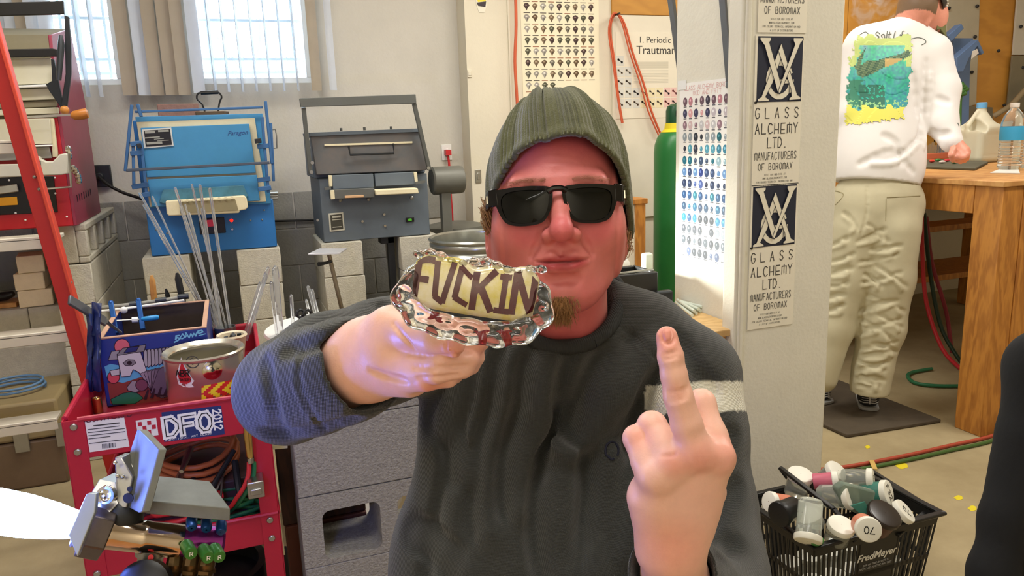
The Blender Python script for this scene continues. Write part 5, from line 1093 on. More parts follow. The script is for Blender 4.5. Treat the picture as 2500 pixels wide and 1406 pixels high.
# ================================================================== right bench and the wall behind it
bz = 1.05
rb = thing('timber_bench', 'heavy amber timber bench with thick corner post at right', 'bench', (3.6, 2.9, 0))
q = MB(); q.box(2.785, 4.9, 2.09, 3.90, bz-.022, bz); q.build('bench_top', wood('bench_top_wood', (200, 150, 88), (172, 116, 60), 3, (1, 2, 1)), rb, bevel=.003)
q = MB(); q.box(2.80, 2.91, 2.10, 2.222, 0, bz-.0225); q.build('corner_post', m_pined, rb, bevel=.003)
q = MB(); q.box(2.912, 3.06, 2.096, 2.136, 0, bz-.0225); q.build('corner_board', m_pined, rb, bevel=.003)
q = MB(); q.box(2.80, 2.84, 2.224, 3.84, bz-.135, bz-.0225); q.build('side_beam', m_pined, rb, bevel=.003)
q = MB(); q.box(3.062, 4.9, 2.10, 2.14, bz-.14, bz-.0225); q.build('front_beam', m_pined, rb, bevel=.003)
q = MB(); q.box(2.80, 2.9, 3.74, 3.86, 0, bz-.136); q.build('rear_post', m_pined, rb, bevel=.003)
q = MB(); q.box(4.78, 4.9, 3.74, 3.86, 0, bz-.136); q.build('rear_post', m_pined, rb, bevel=.003)
for z, y0, y1 in ((.60, 3.5, 3.7), (.34, 3.3, 3.7)): q = MB(); q.box(2.82, 4.8, y0, y1, z, z+.035); q.build('lower_shelf', m_pined, rb, bevel=.003)
q = MB(); q.box(3.062, 3.9, 2.085, 2.097, .66, 1.0); q.box(3.062, 3.9, 2.0845, 2.085, .66, 1.0); q.build('pale_panel', M('olive_board', (192, 184, 148), .7, var=.04), rb, bevel=.002)
pw_ = thing('plywood_wall', 'ochre plywood sheets covering the wall behind the timber bench', 'panel', (4.1, 3.95, 1))
for i, x in enumerate((2.9, 3.75, 4.58)): q = MB(); q.box(x, x+.8 if i != 0 else x+.845, 3.95, 3.97, .72, 2.79); q.build('sheet', m_ply, pw_, bevel=.001)
m_gpl = M('grey_wall_plate', (176, 170, 150), .5, var=.05)
sl('metal_plate', [(2300, -40), (2394, -40), (2391, 60), (2384, 255), (2362, 262), (2330, 262)], 3.93, .012, m_gpl, pw_, bevel=.004)
sl('metal_plate', [(2363, 258), (2424, 262), (2424, 300), (2363, 300)], 3.915, .012, M('dull_plate', (128, 122, 104), .5, metal=.2), pw_)
sl('metal_plate', [(2487, -40), (2620, -40), (2620, 134), (2473, 134)], 3.93, .012, M('pale_plate', (196, 194, 184), .45, var=.04), pw_)
sl('metal_plate', [(2472, 136), (2620, 136), (2620, 268), (2459, 268)], 3.92, .012, M('olive_grey_plate', (120, 114, 94), .5), pw_)
for px, py in ((2386, 15), (2381, 90), (2373, 176), (2317, 20), (2438, 124), (2452, 257), (2493, 65), (2497, 165)): q = MB(); q.ball(yat(px, py, 3.92), .012, 8, 5); q.build('screw', m_dark, pw_)
m_mbl = M('dusty_blue_metal', (92, 120, 162), .5, var=.08)
bmch = thing('blue_machine', 'dusty blue metal machine on bench behind standing man', 'machine', (yat(2350, 280, 3.78).x, 3.78, bz))
for pts, Y_ in (([(2315, 86), (2348, 58), (2354, 69), (2323, 102)], 3.70), ([(2324, 93), (2377, 93), (2373, 130), (2369, 160), (2366, 300), (2366, 340), (2328, 340), (2330, 200), (2334, 134)], 3.76), ([(2353, 125), (2388, 96), (2403, 128), (2398, 134), (2387, 112), (2366, 142), (2352, 176), (2336, 176), (2336, 140)], 3.66)):
    sl('frame_arm', pts, Y_, .05, m_mbl, bmch, bevel=.004)
p = yat(2347, 340, 3.76); q = MB(); q.box(p.x-.08, p.x+.08, 3.72, 3.84, bz+.0005, p.z+.02); q.build('base', m_mbl, bmch, bevel=.004)
sl('cream_tag', [(2374, 125), (2386, 119), (2390, 130), (2372, 144)], 3.655, .003, m_paper, bmch)
q = MB()
for k in range(5): q.ball(yat(2346+(k % 3)*5, 208+k*5, 3.6), (.03, .02, .018), 8, 5)
q.tube([yat(2350, 200, 3.6), yat(2345, 250, 3.62), yat(2344, 300, 3.63), Vector((yat(2344, 300, 3.63).x, 3.63, bz+.001))], .008); tag(q.build('leafy_sprig', M('leaf_green', (70, 120, 60), .5), smooth=80), 'small green sprig in front of the blue machine', 'plant')
pxtube('beige_hose', [(2520, 205, 3.85), (2500, 222, 3.84), (2470, 255, 3.83), (2440, 275, 3.83), (2426, 283, 3.85)], .018, M('beige_hose', (150, 135, 105), .6), 'beige hose curving down to the bench at the right edge', 'hose')
# jug, bottles, pad
jx = zat(2385, 396, bz); J = thing('water_jug', 'translucent gallon plastic jug with blue cap on the bench', 'jug', (jx.x, jx.y, bz))
jw = .098; m_jug = M('milky_plastic', (232, 228, 205), .35, var=.02, trans=.35, ior=1.2)
jc = np.array((jx.x, jx.y, bz)); V = Vol(jc+[-.15, -.15, -.01], jc+[.15, .15, .34], .004)
V.box(jc+[0, 0, .102], (.1, .09, .1), .03, 0); V.cap(jc+[0, 0, .19], jc+[0, 0, .275], .085, .025, .03); V.cap(jc+[0, 0, .26], jc+[0, 0, .30], .02, .02, .01)
V.ell(jc+[-.07, -.02, .2], (.03, .1, .05), .01, 's'); V.cap(jc+[-.03, -.0, .27], jc+[-.09, 0, .2], .012, .012, .01); V.cap(jc+[-.09, 0, .2], jc+[-.085, 0, .15], .012, .014, .01)
for k in (.04, .15): V.cap(jc+[-.1, -.1, k], jc+[.1, -.1, k], .006, .006, .01, 's')
V.plane(jc, (0, 0, -1)); sdf_obj('jug_body', V, m_jug, J, smooth_it=2)
q = MB(); q.lathe([(.022, .29), (.026, .292), (.026, .318), (.022, .322), (.001, .322)], 20, Matrix.Translation((jx.x, jx.y, bz))); q.build('cap', M('sky_cap', (100, 165, 215), .4), J)
m_pet = M('clear_plastic', (240, 245, 245), .05, var=0, trans=.92, ior=1.25); m_blab = M('blue_label', (60, 165, 215), .5, var=.05)
for i, (px, py, sc, lab) in enumerate(((2463, 414, 1., 'clear water bottle with blue label right of the jug'), (2512, 410, 1., 'second water bottle cut by the right picture edge'))):
    p = zat(px, py, bz); B = thing('water_bottle', lab, 'bottle', (p.x, p.y, bz)); T_ = Matrix.Translation((p.x, p.y, bz)); r0 = .050
    pr = [(.001, .001), (r0*.8, 0), (r0, .012)]
    for k in range(16): pr.append((r0-.003*(k % 2), .02+k*.007))
    pr += [(r0, .14), (r0, .20), (r0*.98, .215), (r0*.8, .245), (r0*.5, .268), (.016, .28), (.016, .295), (.001, .296)]
    q = MB(); q.lathe(pr, 28, T_); q.build('bottle_wall', m_pet, B); q = MB(); q.lathe([(r0+.001, .135), (r0+.0015, .14), (r0+.0015, .195), (r0+.001, .198)], 28, T_); lb_ = q.build('label', m_blab, B)
    q = MB(); q.lathe([(.018, .283), (.019, .285), (.019, .303), (.001, .304)], 16, T_); q.build('cap', m_white, B)
    q = MB(); q.box(-.010, .010, -r0-.003, -r0-.002, .15, .185, T_ @ Matrix.Rotation(.9, 4, 'Z')); q.build('label_print', m_white, lb_)
q = MB(); a_ = [zat(*v, bz) for v in ((2417, 423), (2490, 424), (2484, 408), (2440, 414))]; q.prism([v+Vector((0, 0, .0006)) for v in a_], Vector((0, 0, 1)), .002); tag(q.build('paper_sheet', m_paper), 'white paper scrap lying in front of the water bottle', 'paper')
m_pad = M('dark_pad', (84, 82, 66), .8, var=.15)
pts = [zat(*v, bz) for v in ((2252, 412), (2380, 417), (2412, 400), (2350, 392), (2252, 396))]; q = MB(); q.prism([v+Vector((0, 0, .0006)) for v in pts], Vector((0, 0, 1)), .012); tag(q.build('work_pad', m_pad, bevel=.003), 'dark grey pad on the bench under the standing man\'s hand', 'pad')
rr = random.Random(6)
for k, (px, py, c_) in enumerate(((2275, 397, (200, 60, 50)), (2290, 394, (60, 120, 60)), (2300, 399, (220, 200, 190)), (2312, 395, (190, 50, 60)), (2330, 400, (60, 130, 70)))):
    p = zat(px, py, bz+.013); q = MB(); q.ball((p.x, p.y, bz+.0215), (.02, .012, .008), 8, 6); tag(q.build('colour_glass_bit', M('bit%d' % k, c_, .3)), ['red glass bit leftmost on the dark pad', 'green glass bit left on the dark pad', 'white glass bit in the middle of the dark pad', 'red glass bit right of the white one', 'green glass bit nearest the man\'s hand'][k], 'glass', 'coloured glass bits on the dark pad')
q = MB(); p = zat(2290, 388, bz); q.box(p.x-.12, p.x+.12, p.y, p.y+.05, bz+.0006, bz+.035); tag(q.build('orange_block', M('terracotta', (190, 105, 75), .7), bevel=.003), 'long terracotta coloured block behind the dark pad', 'block')
for k in range(7):
    p = zat(2262+k*7, 380, bz); q = MB(); q.cyl((p.x, p.y, bz+.0006), (p.x, p.y, bz+.07+.01*(k % 3)), .009, n=8); tag(q.build('small_vial', m_pet), 'small clear vial behind the orange block, %s from the left' % ('first', 'second', 'third', 'fourth', 'fifth', 'sixth', 'seventh')[k], 'vial', 'clear vials in a row behind the orange block')
# smoke wisp
m_sm = bpy.data.materials.new('smoke'); m_sm.use_nodes = True; nt = m_sm.node_tree; nt.nodes.clear(); out = nt.nodes.new('ShaderNodeOutputMaterial'); vs_ = nt.nodes.new('ShaderNodeVolumePrincipled'); nt.links.new(vs_.outputs[0], out.inputs['Volume'])
tc = nt.nodes.new('ShaderNodeTexCoord'); nz = nt.nodes.new('ShaderNodeTexNoise'); nz.inputs['Scale'].default_value = 9; nz.inputs['Detail'].default_value = 4; nz.inputs['Distortion'].default_value = 2.5; nt.links.new(tc.outputs['Object'], nz.inputs[0])
mr = nt.nodes.new('ShaderNodeMapRange'); mr.inputs['From Min'].default_value = .52; mr.inputs['From Max'].default_value = .72; mr.inputs['To Max'].default_value = 14; nt.links.new(nz.outputs['Fac'], mr.inputs[0]); nt.links.new(mr.outputs[0], vs_.inputs['Density']); vs_.inputs['Color'].default_value = (.95, .93, .88, 1)
q = MB(); q.ball(yat(2135, 15, 3.3), (.17, .06, .13), 16, 10); tag(q.build('smoke_wisp', m_sm), 'thin pale smoke wisp left of the standing man\'s cap', 'smoke', kind='stuff')
m_dkp = M('dark_brown_panel', (92, 52, 34), .7, var=.2, vs=3)
q = MB(); a_ = yat(2000, 60, 4.1); b_ = yat(2190, 60, 4.1); q.box(a_.x, b_.x+.3, 4.12, 4.18, 1.7, 2.79); tag(q.build('brown_wall_board', m_dkp), 'dark brown wall panel left of the standing man\'s head', 'panel')
# stool, mat, hoses
m_stw = M('worn_white_paint', (215, 212, 195), .5, var=.08, vs=20)
st = thing('white_stool', 'white painted wooden stool between column and standing man', 'stool', (2.635, 3.24, 0))
L4 = [Vector((2.50, 3.10, 0)), Vector((2.77, 3.10, 0)), Vector((2.50, 3.38, 0)), Vector((2.77, 3.38, 0))]; T4 = [v+Vector((2.635-v.x, 3.24-v.y, 0))*.3+Vector((0, 0, .66)) for v in L4]
for a_, b_ in zip(L4, T4): q = MB(); q.tube([a_, b_], [.018, .022], 12); q.build('leg', m_stw, st)
for i, j, z in ((0, 1, .2), (0, 1, .38), (1, 3, .24), (2, 3, .24), (0, 2, .3), (0, 2, .15), (1, 3, .42)):
    a_ = L4[i]+(T4[i]-L4[i])*z/.66; b_ = L4[j]+(T4[j]-L4[j])*z/.66; q = MB(); q.cyl(a_, b_, .012, n=10); q.build('rung', m_stw, st)
q = MB(); q.cyl(L4[2]+(T4[2]-L4[2])*.1, L4[3]+(T4[3]-L4[3])*.1, .015, n=10); q.build('brown_rung', M('orange_wood', (176, 98, 52), .6), st)
q = MB(); q.lathe([(.001, .66), (.15, .66), (.16, .67), (.155, .69), (.001, .69)], 32, Matrix.Translation((2.635, 3.24, 0))); q.build('seat', m_stw, st)
m_mat = M('rubber_mat', (78, 68, 54), .8, var=.12, vs=12, bump=.2, bs=120)
mp_ = [zat(*v, .018) for v in ((1995, 1027), (2068, 1060), (2322, 1018), (2322, 975), (2140, 925), (2000, 925))]; mp_ = mp_[:3]+[Vector((2.79, 2.95, 0)), Vector((2.30, 2.95, 0))]; mp_[2].x = 2.79
q = MB(); q.prism([Vector((v.x, v.y, .0008)) for v in mp_], Vector((0, 0, 1)), .017); tag(q.build('floor_mat', m_mat, bevel=.005), 'dark brown rubber mat under the standing man', 'mat')
m_h1 = M('terracotta_hose', (172, 72, 50), .5, var=.06); m_h2 = M('floor_green_hose', (66, 96, 42), .5, var=.06)
for nm, mt, dy, lab in (('red_hose', m_h1, 0, 'terracotta red hose running along the floor to the right'), ('green_hose', m_h2, 12, 'green hose beside the red one along the floor')):
    q = MB(); P = [zat(a_, b_+dy, .008) for a_, b_ in ((1940, 1165), (1990, 1148), (2060, 1140), (2130, 1128), (2230, 1108), (2330, 1085), (2400, 1070), (2470, 1048), (2560, 1010))]; q.tube(smoothp(P), .0075, 8); tag(q.build(nm, mt, smooth=60), lab, 'hose')
q = MB(); a_ = zat(2128, 1124, .018); b_ = zat(2136, 1145, .018); q.bar(a_, b_, .018, .002, side=(1, 0, 0)); tag(q.build('tape_wrap', M('tan_tape', (205, 170, 95), .6)), 'tan tape strip binding the two floor hoses', 'tape')
for j, (pts, mt, lab, nm) in enumerate((([(2250, 500, 3.1), (2252, 620, 3.1), (2262, 740, 3.05), (2300, 850, 2.9), (2345, 900, 2.75)], m_hred, 'dark red hose hanging under the bench nearest the man', 'hanging_hose'), ([(2256, 520, 3.15), (2270, 660, 3.1), (2295, 790, 3.0), (2330, 860, 2.9), (2360, 900, 2.8)], M('dark_green_hose', (28, 50, 28), .5), 'dark green hose hanging under the bench beside the red ones', 'hanging_hose'),
                                         ([(2262, 530, 3.2), (2275, 640, 3.2), (2310, 760, 3.1), (2325, 860, 3.0), (2352, 930, 2.85)], M('crimson_hose', (140, 36, 50), .5), 'crimson hose hanging furthest right under the bench', 'hanging_hose'), ([(2275, 900, 3.1), (2230, 908, 3.05), (2216, 918, 3.0), (2235, 935, 2.95), (2290, 942, 2.9), (2350, 942, 2.88)], M('green_loop', (40, 110, 72), .5), 'green hose looped on the floor under the timber bench', 'looped_hose'))):
    q = MB(); P = [yat(*p) for p in pts]
    if nm == 'looped_hose': P = [zat(p[0], p[1], .012) for p in pts]
    q.tube(smoothp(P), .011 if nm != 'looped_hose' else .009, 8); tag(q.build(nm, mt, smooth=60), lab, 'hose')
m_ypaint = M('yellow_paint', (225, 205, 40), .6)
for i, (px, py, rx, ry, lab) in enumerate(((2202, 1137, 14, 8, 'yellow paint spot on the floor below the taped hoses'), (2118, 1091, 6, 4, 'small yellow paint spot on the floor above the hoses'), (2340, 1215, 10, 6, 'yellow paint mark on the floor right of the basket'), (2374, 1241, 10, 7, 'yellow paint mark on the floor nearest the black jacket'))):
    q = MB(); c_ = [zat(px+rx*math.cos(k*.52)*(1+.25*math.sin(k*2.3)), py+ry*math.sin(k*.52), .0004) for k in range(12)]; q.prism(c_, Vector((0, 0, 1)), .0006); tag(q.build('paint_spot', m_ypaint), lab, 'paint')
# ================================================================== shopping basket with jars
m_bk = M('basket_plastic', (24, 24, 24), .35, var=.05)
bx0, bx1, by0, by1, bzt = 1.285, 1.705, 1.375, 1.655, .25
bs = thing('shopping_basket', 'black plastic shopping basket full of jars on the floor', 'basket', ((bx0+bx1)/2, (by0+by1)/2, 0))
def bl_(x, y, z): t_ = z/bzt; cx, cy = (bx0+bx1)/2, (by0+by1)/2; k = .86+.14*t_; return Vector((cx+(x-cx)*k, cy+(y-cy)*k, z))
def wallbar(a_, b_, th=.003, wd=.004): q.bar(a_, b_, wd, th, side=(0, 0, 1))
for (p0, p1, nrm, nm) in (((bx0, by0), (bx1, by0), (0, -1), 'front'), ((bx1, by0), (bx1, by1), (1, 0), 'right'), ((bx1, by1), (bx0, by1), (0, 1), 'back'), ((bx0, by1), (bx0, by0), (-1, 0), 'left')):
    def pt(u, z): return bl_(p0[0]+(p1[0]-p0[0])*u, p0[1]+(p1[1]-p0[1])*u, z)
    N_ = Vector((nrm[0], nrm[1], 0))
    def panel(u0, u1, z0, z1, name):
        q = MB(); q.prism([pt(u0, z0), pt(u1, z0), pt(u1, z1), pt(u0, z1)], -N_, .003); return q.build(name, m_bk, bs)
    panel(0, 1, .222, bzt, 'side_band'); panel(0, 1, .118, .132, 'side_band'); panel(0, 1, .0, .03, 'side_band')
    L_ = (Vector(p1)-Vector(p0)).length; n = int(L_/.0165)
    for k in range(n+1):
        u = k/n; w_ = .24/n
        if nm == 'front' and .36 < u < .66: continue
        panel(max(u-w_, 0), min(u+w_, 1), .03, .222, 'slat')
    if nm == 'front':
        panel(.34, .68, .03, .222, 'sign_panel')
        o_ = pt(.51, .168); z_ = N_; x_ = Vector((1, 0, 0)); y_ = (pt(.51, .22)-pt(.51, .1)).normalized(); z_ = x_.cross(y_); mt = frame(x_, y_, z_, o_+z_*.0008)
        ftext('FredMeyer', .030, mt, 'lettering', m_white, bs, ext=.0003, shear=.25, offset=.0006)
        m_gt = M('grey_lettering', (170, 170, 168), .6); ftext('20% OF THIS BASKET IS', .0085, mt @ Matrix.Translation((0, -.018, 0)), 'lettering', m_gt, bs, shear=.2); ftext('RECYCLED PLASTIC BOTTLES', .0085, mt @ Matrix.Translation((0, -.028, 0)), 'lettering', m_gt, bs, shear=.2)
rim = [(bx0, by0), (bx1, by0), (bx1, by1), (bx0, by1)]
for i in range(4):
    a_ = Vector((*rim[i], bzt)); b_ = Vector((*rim[(i+1) % 4], bzt)); d_ = (b_-a_).normalized(); n_ = Vector((d_.y, -d_.x, 0)); q = MB(); q.prism([a_-n_*.004-d_*.0, a_+n_*.014-d_*.014, b_+n_*.014+d_*.014, b_-n_*.004], Vector((0, 0, 1)), .010); q.build('rim', m_bk, bs, bevel=.003)
q = MB(); q.prism([bl_(bx0, by0, 0), bl_(bx1, by0, 0), bl_(bx1, by1, 0), bl_(bx0, by1, 0)], Vector((0, 0, 1)), .004); q.build('basket_floor', m_bk, bs)
for pts in ([yat(2088, 1322, by0), yat(2062, 1275, by0+.02), yat(2036, 1243, by0+.05), yat(1905, 1142, by1-.02), yat(1940, 1190, by1), Vector((1.42, by1, bzt))], [yat(2190, 1306, by0), yat(2272, 1240, by0+.05), yat(2125, 1148, by1-.01), yat(2100, 1165, by1), Vector((1.56, by1, bzt))]):
    q = MB()
    for a_, b_ in zip(pts[:-1], pts[1:]): q.bar(a_, b_, .013, .009, side=(1, 0, 0))
    q.build('handle', m_bk, bs, bevel=.002)
m_lidw = M('white_lid', (238, 236, 222), .4, var=.02); m_jarc = M('clear_jar', (225, 230, 222), .1, var=0, trans=.75, ior=1.3); m_lab = M('jar_label', (228, 224, 210), .6)
def jar(px, py, D, ax, r_, ln, body, label, lid=None, txt=None, rough_body=False, has_label=False):
    D += .05; c_ = cat(px, py, D); d_ = (RT*ax[0]+UP*ax[1]-fwd*ax[2]).normalized(); j = thing('jar', label, 'jar', c_, group='jars heaped in the shopping basket'); mt = axis_frame(c_, d_, UP)
    q = MB(); q.lathe([(.001, -ln), (r_*.8, -ln), (r_*.88, -ln+.004), (r_*.9, -.014), (r_*.9, -.004)], 24, mt); q.build('jar_body', body or m_jarc, j)
    q = MB(); q.lathe([(r_*.93, -.016), (r_, -.014), (r_, -.003), (r_*.95, 0), (r_*.85, .001), (.001, .0005)], 28, mt); lo = q.build('lid', lid or m_lidw, j)
    if has_label: q = MB(); n = 8; q.add([mt @ Vector((r_*.905*math.cos(-1.6+k*.18), r_*.905*math.sin(-1.6+k*.18), z)) for z in (-ln*.75, -ln*.35) for k in range(n)], [(k, k+1, n+k+1, n+k) for k in range(n-1)]); q.build('label', m_lab, j)
    if txt:
        s_, rot = txt; q = MB(); w_ = r_*.34; R_ = mt @ Matrix.Rotation(rot, 4, 'Z') @ Matrix.Translation((0, 0, .0015)); text(q, s_, -len(s_)*w_*.6, -w_*.7, w_, w_*1.5, w_*.3, .0022, R_); q.build('marker_digits', m_black, lo, smooth=0)
m_pk = M('pink_jar', (205, 105, 125), .4, var=.05); m_or = M('salmon_jar', (225, 140, 110), .4, var=.05); m_blk = M('black_lid', (42, 34, 28), .3); m_teal = M('teal_frit', (70, 140, 125), .4, trans=.2)
dB = 1.95
jar(1955, 1156, 2.10, (.05, .9, .45), .036, .075, None, 'wide clear jar with white lid at the back left of basket')
jar(2046, 1148, 2.12, (.45, .75, .6), .034, .07, None, 'clear jar with bright blank white lid highest at the back')
jar(2046, 1172, 2.04, (.95, .15, .35), .025, .065, m_pk, 'pink jar lying on its side with lid to the right', has_label=True)
jar(2132, 1170, 2.06, (.9, .1, .55), .030, .08, None, 'clear jar lying at back right with 70 on lid', txt=('70', 1.3))
jar(2170, 1202, 2.02, (.75, .25, .75), .034, .075, m_teal, 'jar of teal frit with F32 written on its lid', txt=('F32', -1.3))
jar(2082, 1212, 1.96, (.65, .2, .8), .035, .09, None, 'clear jar in the middle with 70 on tilted lid', txt=('70', 2.6))
jar(2162, 1252, 1.92, (.25, .8, .6), .044, .06, M('brown_jar', (90, 60, 50), .4), 'dark jar with big black lid in the right half', lid=m_blk)
jar(2212, 1246, 1.96, (.6, .65, .5), .034, .06, None, 'clear jar with white lid by the right rim', txt=('70', 2.2))
jar(2122, 1294, 1.80, (-.15, .05, 1), .031, .06, m_or, 'salmon coloured jar with 70 lid facing the camera', txt=('70', 3.1))
jar(1876, 1224, 1.96, (-.9, .2, .35), .027, .07, m_or, 'salmon jar lying at the left rim with blank lid')
jar(1900, 1256, 1.90, (-.75, -.1, .5), .033, .07, m_black, 'black jar lying at the left rim of the basket', lid=m_black, has_label=True)
jar(1968, 1258, 1.90, (-.6, .5, .5), .028, .06, None, 'clear jar with blank lid beside the upside-down jar')
jar(1972, 1322, 1.84, (-.25, -.85, .45), .034, .105, None, 'tall clear jar standing upside down at the front left', has_label=True)
jar(2055, 1280, 1.88, (.05, .85, .5), .034, .06, None, 'clear jar with upright white lid at the front centre')
q = MB(); q.prism([cat(*v, 2.0) for v in ((2040, 1192), (2060, 1178), (2140, 1200), (2128, 1262), (2118, 1266), (2060, 1240))], fwd, .03); tag(q.build('zip_bag', M('smoky_bag', (150, 165, 150), .2, trans=.5, ior=1.1), bevel=.006), 'smoky clear zip bag with teal glass between the jars', 'bag')
q = MB(); q.prism([cat(*v, 1.985) for v in ((2078, 1235), (2112, 1225), (2126, 1255), (2112, 1264))], fwd, .006); tag(q.build('teal_frit', m_teal), 'teal glass frit in the corner of the smoky bag', 'frit')
q = MB(); q.ball(cat(1996, 1322, 1.90), (.020, .010, .012), 10, 6); tag(q.build('green_frit', M('green_frit', (70, 135, 70), .4)), 'green frit lump at the front left of the basket', 'frit')
# jars fill: dark liner jars below, resting on the basket floor
k = 0
for x in (1.37, 1.44, 1.51, 1.58, 1.63):
    for y in (1.46, 1.56):
        q = MB(); q.lathe([(.001, .006), (.03, .006), (.03, .075), (.001, .075)], 20, Matrix.Translation((x-.0, y, 0))); q.lathe([(.032, .076), (.033, .078), (.033, .09), (.001, .091)], 20, Matrix.Translation((x, y, 0))); tag(q.build('lower_jar', m_lidw), 'white lidded jar low in the basket, %s row, %s from the left' % ('front' if y < 1.5 else 'back', ('first', 'second', 'third', 'fourth', 'fifth')[k//2]), 'jar', 'lower jars inside the basket'); k += 1
# ================================================================== black jacket at the right edge
m_blackc = M('black_cloth', (16, 17, 20), .9, var=.1, bump=.1)
def cl(px, py, D): return np.array(cat(px, py, D))
lo = np.min([cl(2340, 1500, 1.5), cl(2700, 850, 1.5)], 0)-.25; hi = np.max([cl(2340, 1500, 1.5), cl(2700, 850, 1.5)], 0)+.25; lo[2] = .0
V = Vol(lo, hi, .006)
V.chain([(cl(2560, 900, 1.5), .075), (cl(2530, 1080, 1.5), .065), (cl(2495, 1200, 1.5), .055)], .03)
V.chain([(cl(2495, 1150, 1.5), .05), (cl(2455, 1270, 1.48), .042), (cl(2425, 1400, 1.46), .04), (cl(2410, 1500, 1.46), .04)], .03)
V.chain([(cl(2560, 1150, 1.5), .05), (cl(2570, 1300, 1.5), .05), (cl(2560, 1420, 1.5), .05)], .03); V.chain([(cl(2470, 1290, 1.5), .035), (cl(2540, 1340, 1.5), .04)], .03)
V.chain([(cl(2560, 900, 1.5), .07), (cl(2640, 1100, 1.5), .07), (cl(2640, 1450, 1.5), .07)], .03)
jk = thing('black_jacket', 'black jacket hanging at the right edge of the picture', 'jacket', cat(2560, 900, 1.5))
sdf_obj('cloth', V, m_blackc, jk, smooth_it=3)
q = MB(); p = cat(2600, 980, 1.5); q.cyl((p.x, p.y, 0), (p.x, p.y, p.z+.05), .012); q.lathe([(.001, 0), (.14, 0), (.14, .015), (.02, .03)], 24, Matrix.Translation((p.x, p.y, 0))); tag(q.build('coat_stand', m_dark), 'dark stand carrying the black jacket beyond the right edge', 'stand')
# ================================================================== the seated man
RR = np.array([tuple(RT), tuple(fwd), tuple(UP)])
m_skin = M('skin', (255, 255, 255), .45, var=.05, vs=60, bump=.05, bs=400, attr=True, sub=.12)
man = thing('person', 'seated man in green beanie and dark sunglasses raising his middle finger', 'person', (.42, .98, 0))
def mean3(a, b, t): return a+(b-a)*t
def L3(c): return np.array(lin(c)[:3])
# ---- head, in head axes (x picture right, y away, z up)
th = math.radians(2.5); hz = UP*math.cos(th)-RT*math.sin(th); hx_ = RT*math.cos(th)+UP*math.sin(th); HO = cat(1365, 480, .855)
HM = frame(hx_, fwd, hz, HO); HMn = np.array(HM)
V = Vol((-.105, -.05, -.27), (.105, .215, .14), .0016)
V.ell((.002, .094, .030), (.075, .094, .088), 0); V.ell((.001, .058, -.030), (.066, .060, .090), .03)
for s_ in (-1, 1):
    V.ell((s_*.040, .030, -.036), (.030, .026, .030), .02); V.cap((s_*.052, .080, -.060), (s_*.024, .030, -.104), .022, .018, .03)
    V.ell((s_*.0645, .07, -.03), (.010, .05, .05), .02)
V.ell((.001, .018, -.112), (.024, .022, .019), .02); V.ell((0, .017, -.074), (.034, .024, .026), .02)
V.cap((-.045, .013, .016), (-.012, .004, .014), .010, .009, .015); V.cap((.045, .013, .016), (.012, .004, .014), .010, .009, .015)
for s_ in (-1, 1):
    V.ell((s_*.032, -.004, -.004), (.017, .012, .011), .012, 's'); V.ell((s_*.032, .013, -.003), (.0125, .0125, .0125), .003)
    V.cap((s_*.019, .006, -.003), (s_*.045, .008, -.004), .0035, .003, .003)
V.chain([(np.array((0, .004, .010)), .0085), (np.array((0, -.008, -.012)), .0085), (np.array((0, -.020, -.034)), .0105)], .012)
V.ell((-.001, -.0235, -.041), (.0125, .0125, .0115), .008)
for s_ in (-1, 1):
    V.ell((s_*.0150, -.009, -.0445), (.0080, .012, .0080), .006); V.ell((s_*.0085, -.017, -.0530), (.0045, .006, .0028), .003, 's')
    V.chain([(np.array((s_*.0215, -.0055, -.042)), .0008), (np.array((s_*.029, -.002, -.056)), .0008), (np.array((s_*.0335, .002, -.066)), .0006)], .008, 's')
    V.cap((s_*.027, -.001, -.0732), (s_*.0305, .002, -.0715), .0008, .0006, .004, 's')
V.chain([(np.array((-.027, .0, -.0715)), .003), (np.array((-.012, -.0075, -.0685)), .005), (np.array((0, -.009, -.0705)), .005), (np.array((.012, -.0075, -.0685)), .005), (np.array((.027, .0, -.0712)), .003)], .005)
V.chain([(np.array((-.025, .0, -.0765)), .003), (np.array((-.010, -.0075, -.0805)), .006), (np.array((.010, -.0075, -.0805)), .006), (np.array((.025, .0, -.0765)), .003)], .005)
V.chain([(np.array((-.029, -.003, -.0722)), .001), (np.array((-.012, -.0135, -.0750)), .0016), (np.array((.012, -.0135, -.0750)), .0016), (np.array((.030, -.003, -.0715)), .001)], .003, 's')
V.cap((-.012, -.006, -.0935), (.012, -.006, -.0935), .003, .003, .012, 's')
V.cap((-.003, -.0135, -.058), (-.002, -.0125, -.066), .0016, .0016, .005, 's')
for s_ in (-1, 1):
    V.ell((s_*.0810, .078, -.040), (.0075, .017, .031), .005); V.ell((s_*.0855, .071, -.036), (.004, .008, .016), .004, 's')
for z_ in (.040, .052): V.cap((-.03, -.002, z_), (.03, -.002, z_-.002), .001, .001, .005, 's')
V.cap((.004, .100, -.05), (.012, .130, -.155), .057, .052, .02); V.cap((-.03, .078, -.11), (-.008, .092, -.15), .016, .014, .02)
V.cap((.040, .085, -.08), (.022, .088, -.15), .014, .013, .02)
V.cap((-.012, .086, -.12), (.0, .080, -.15), .012, .010, .012)
base = L3((212, 122, 118))  # sunburnt face, with the red glow on it mixed into the skin colour
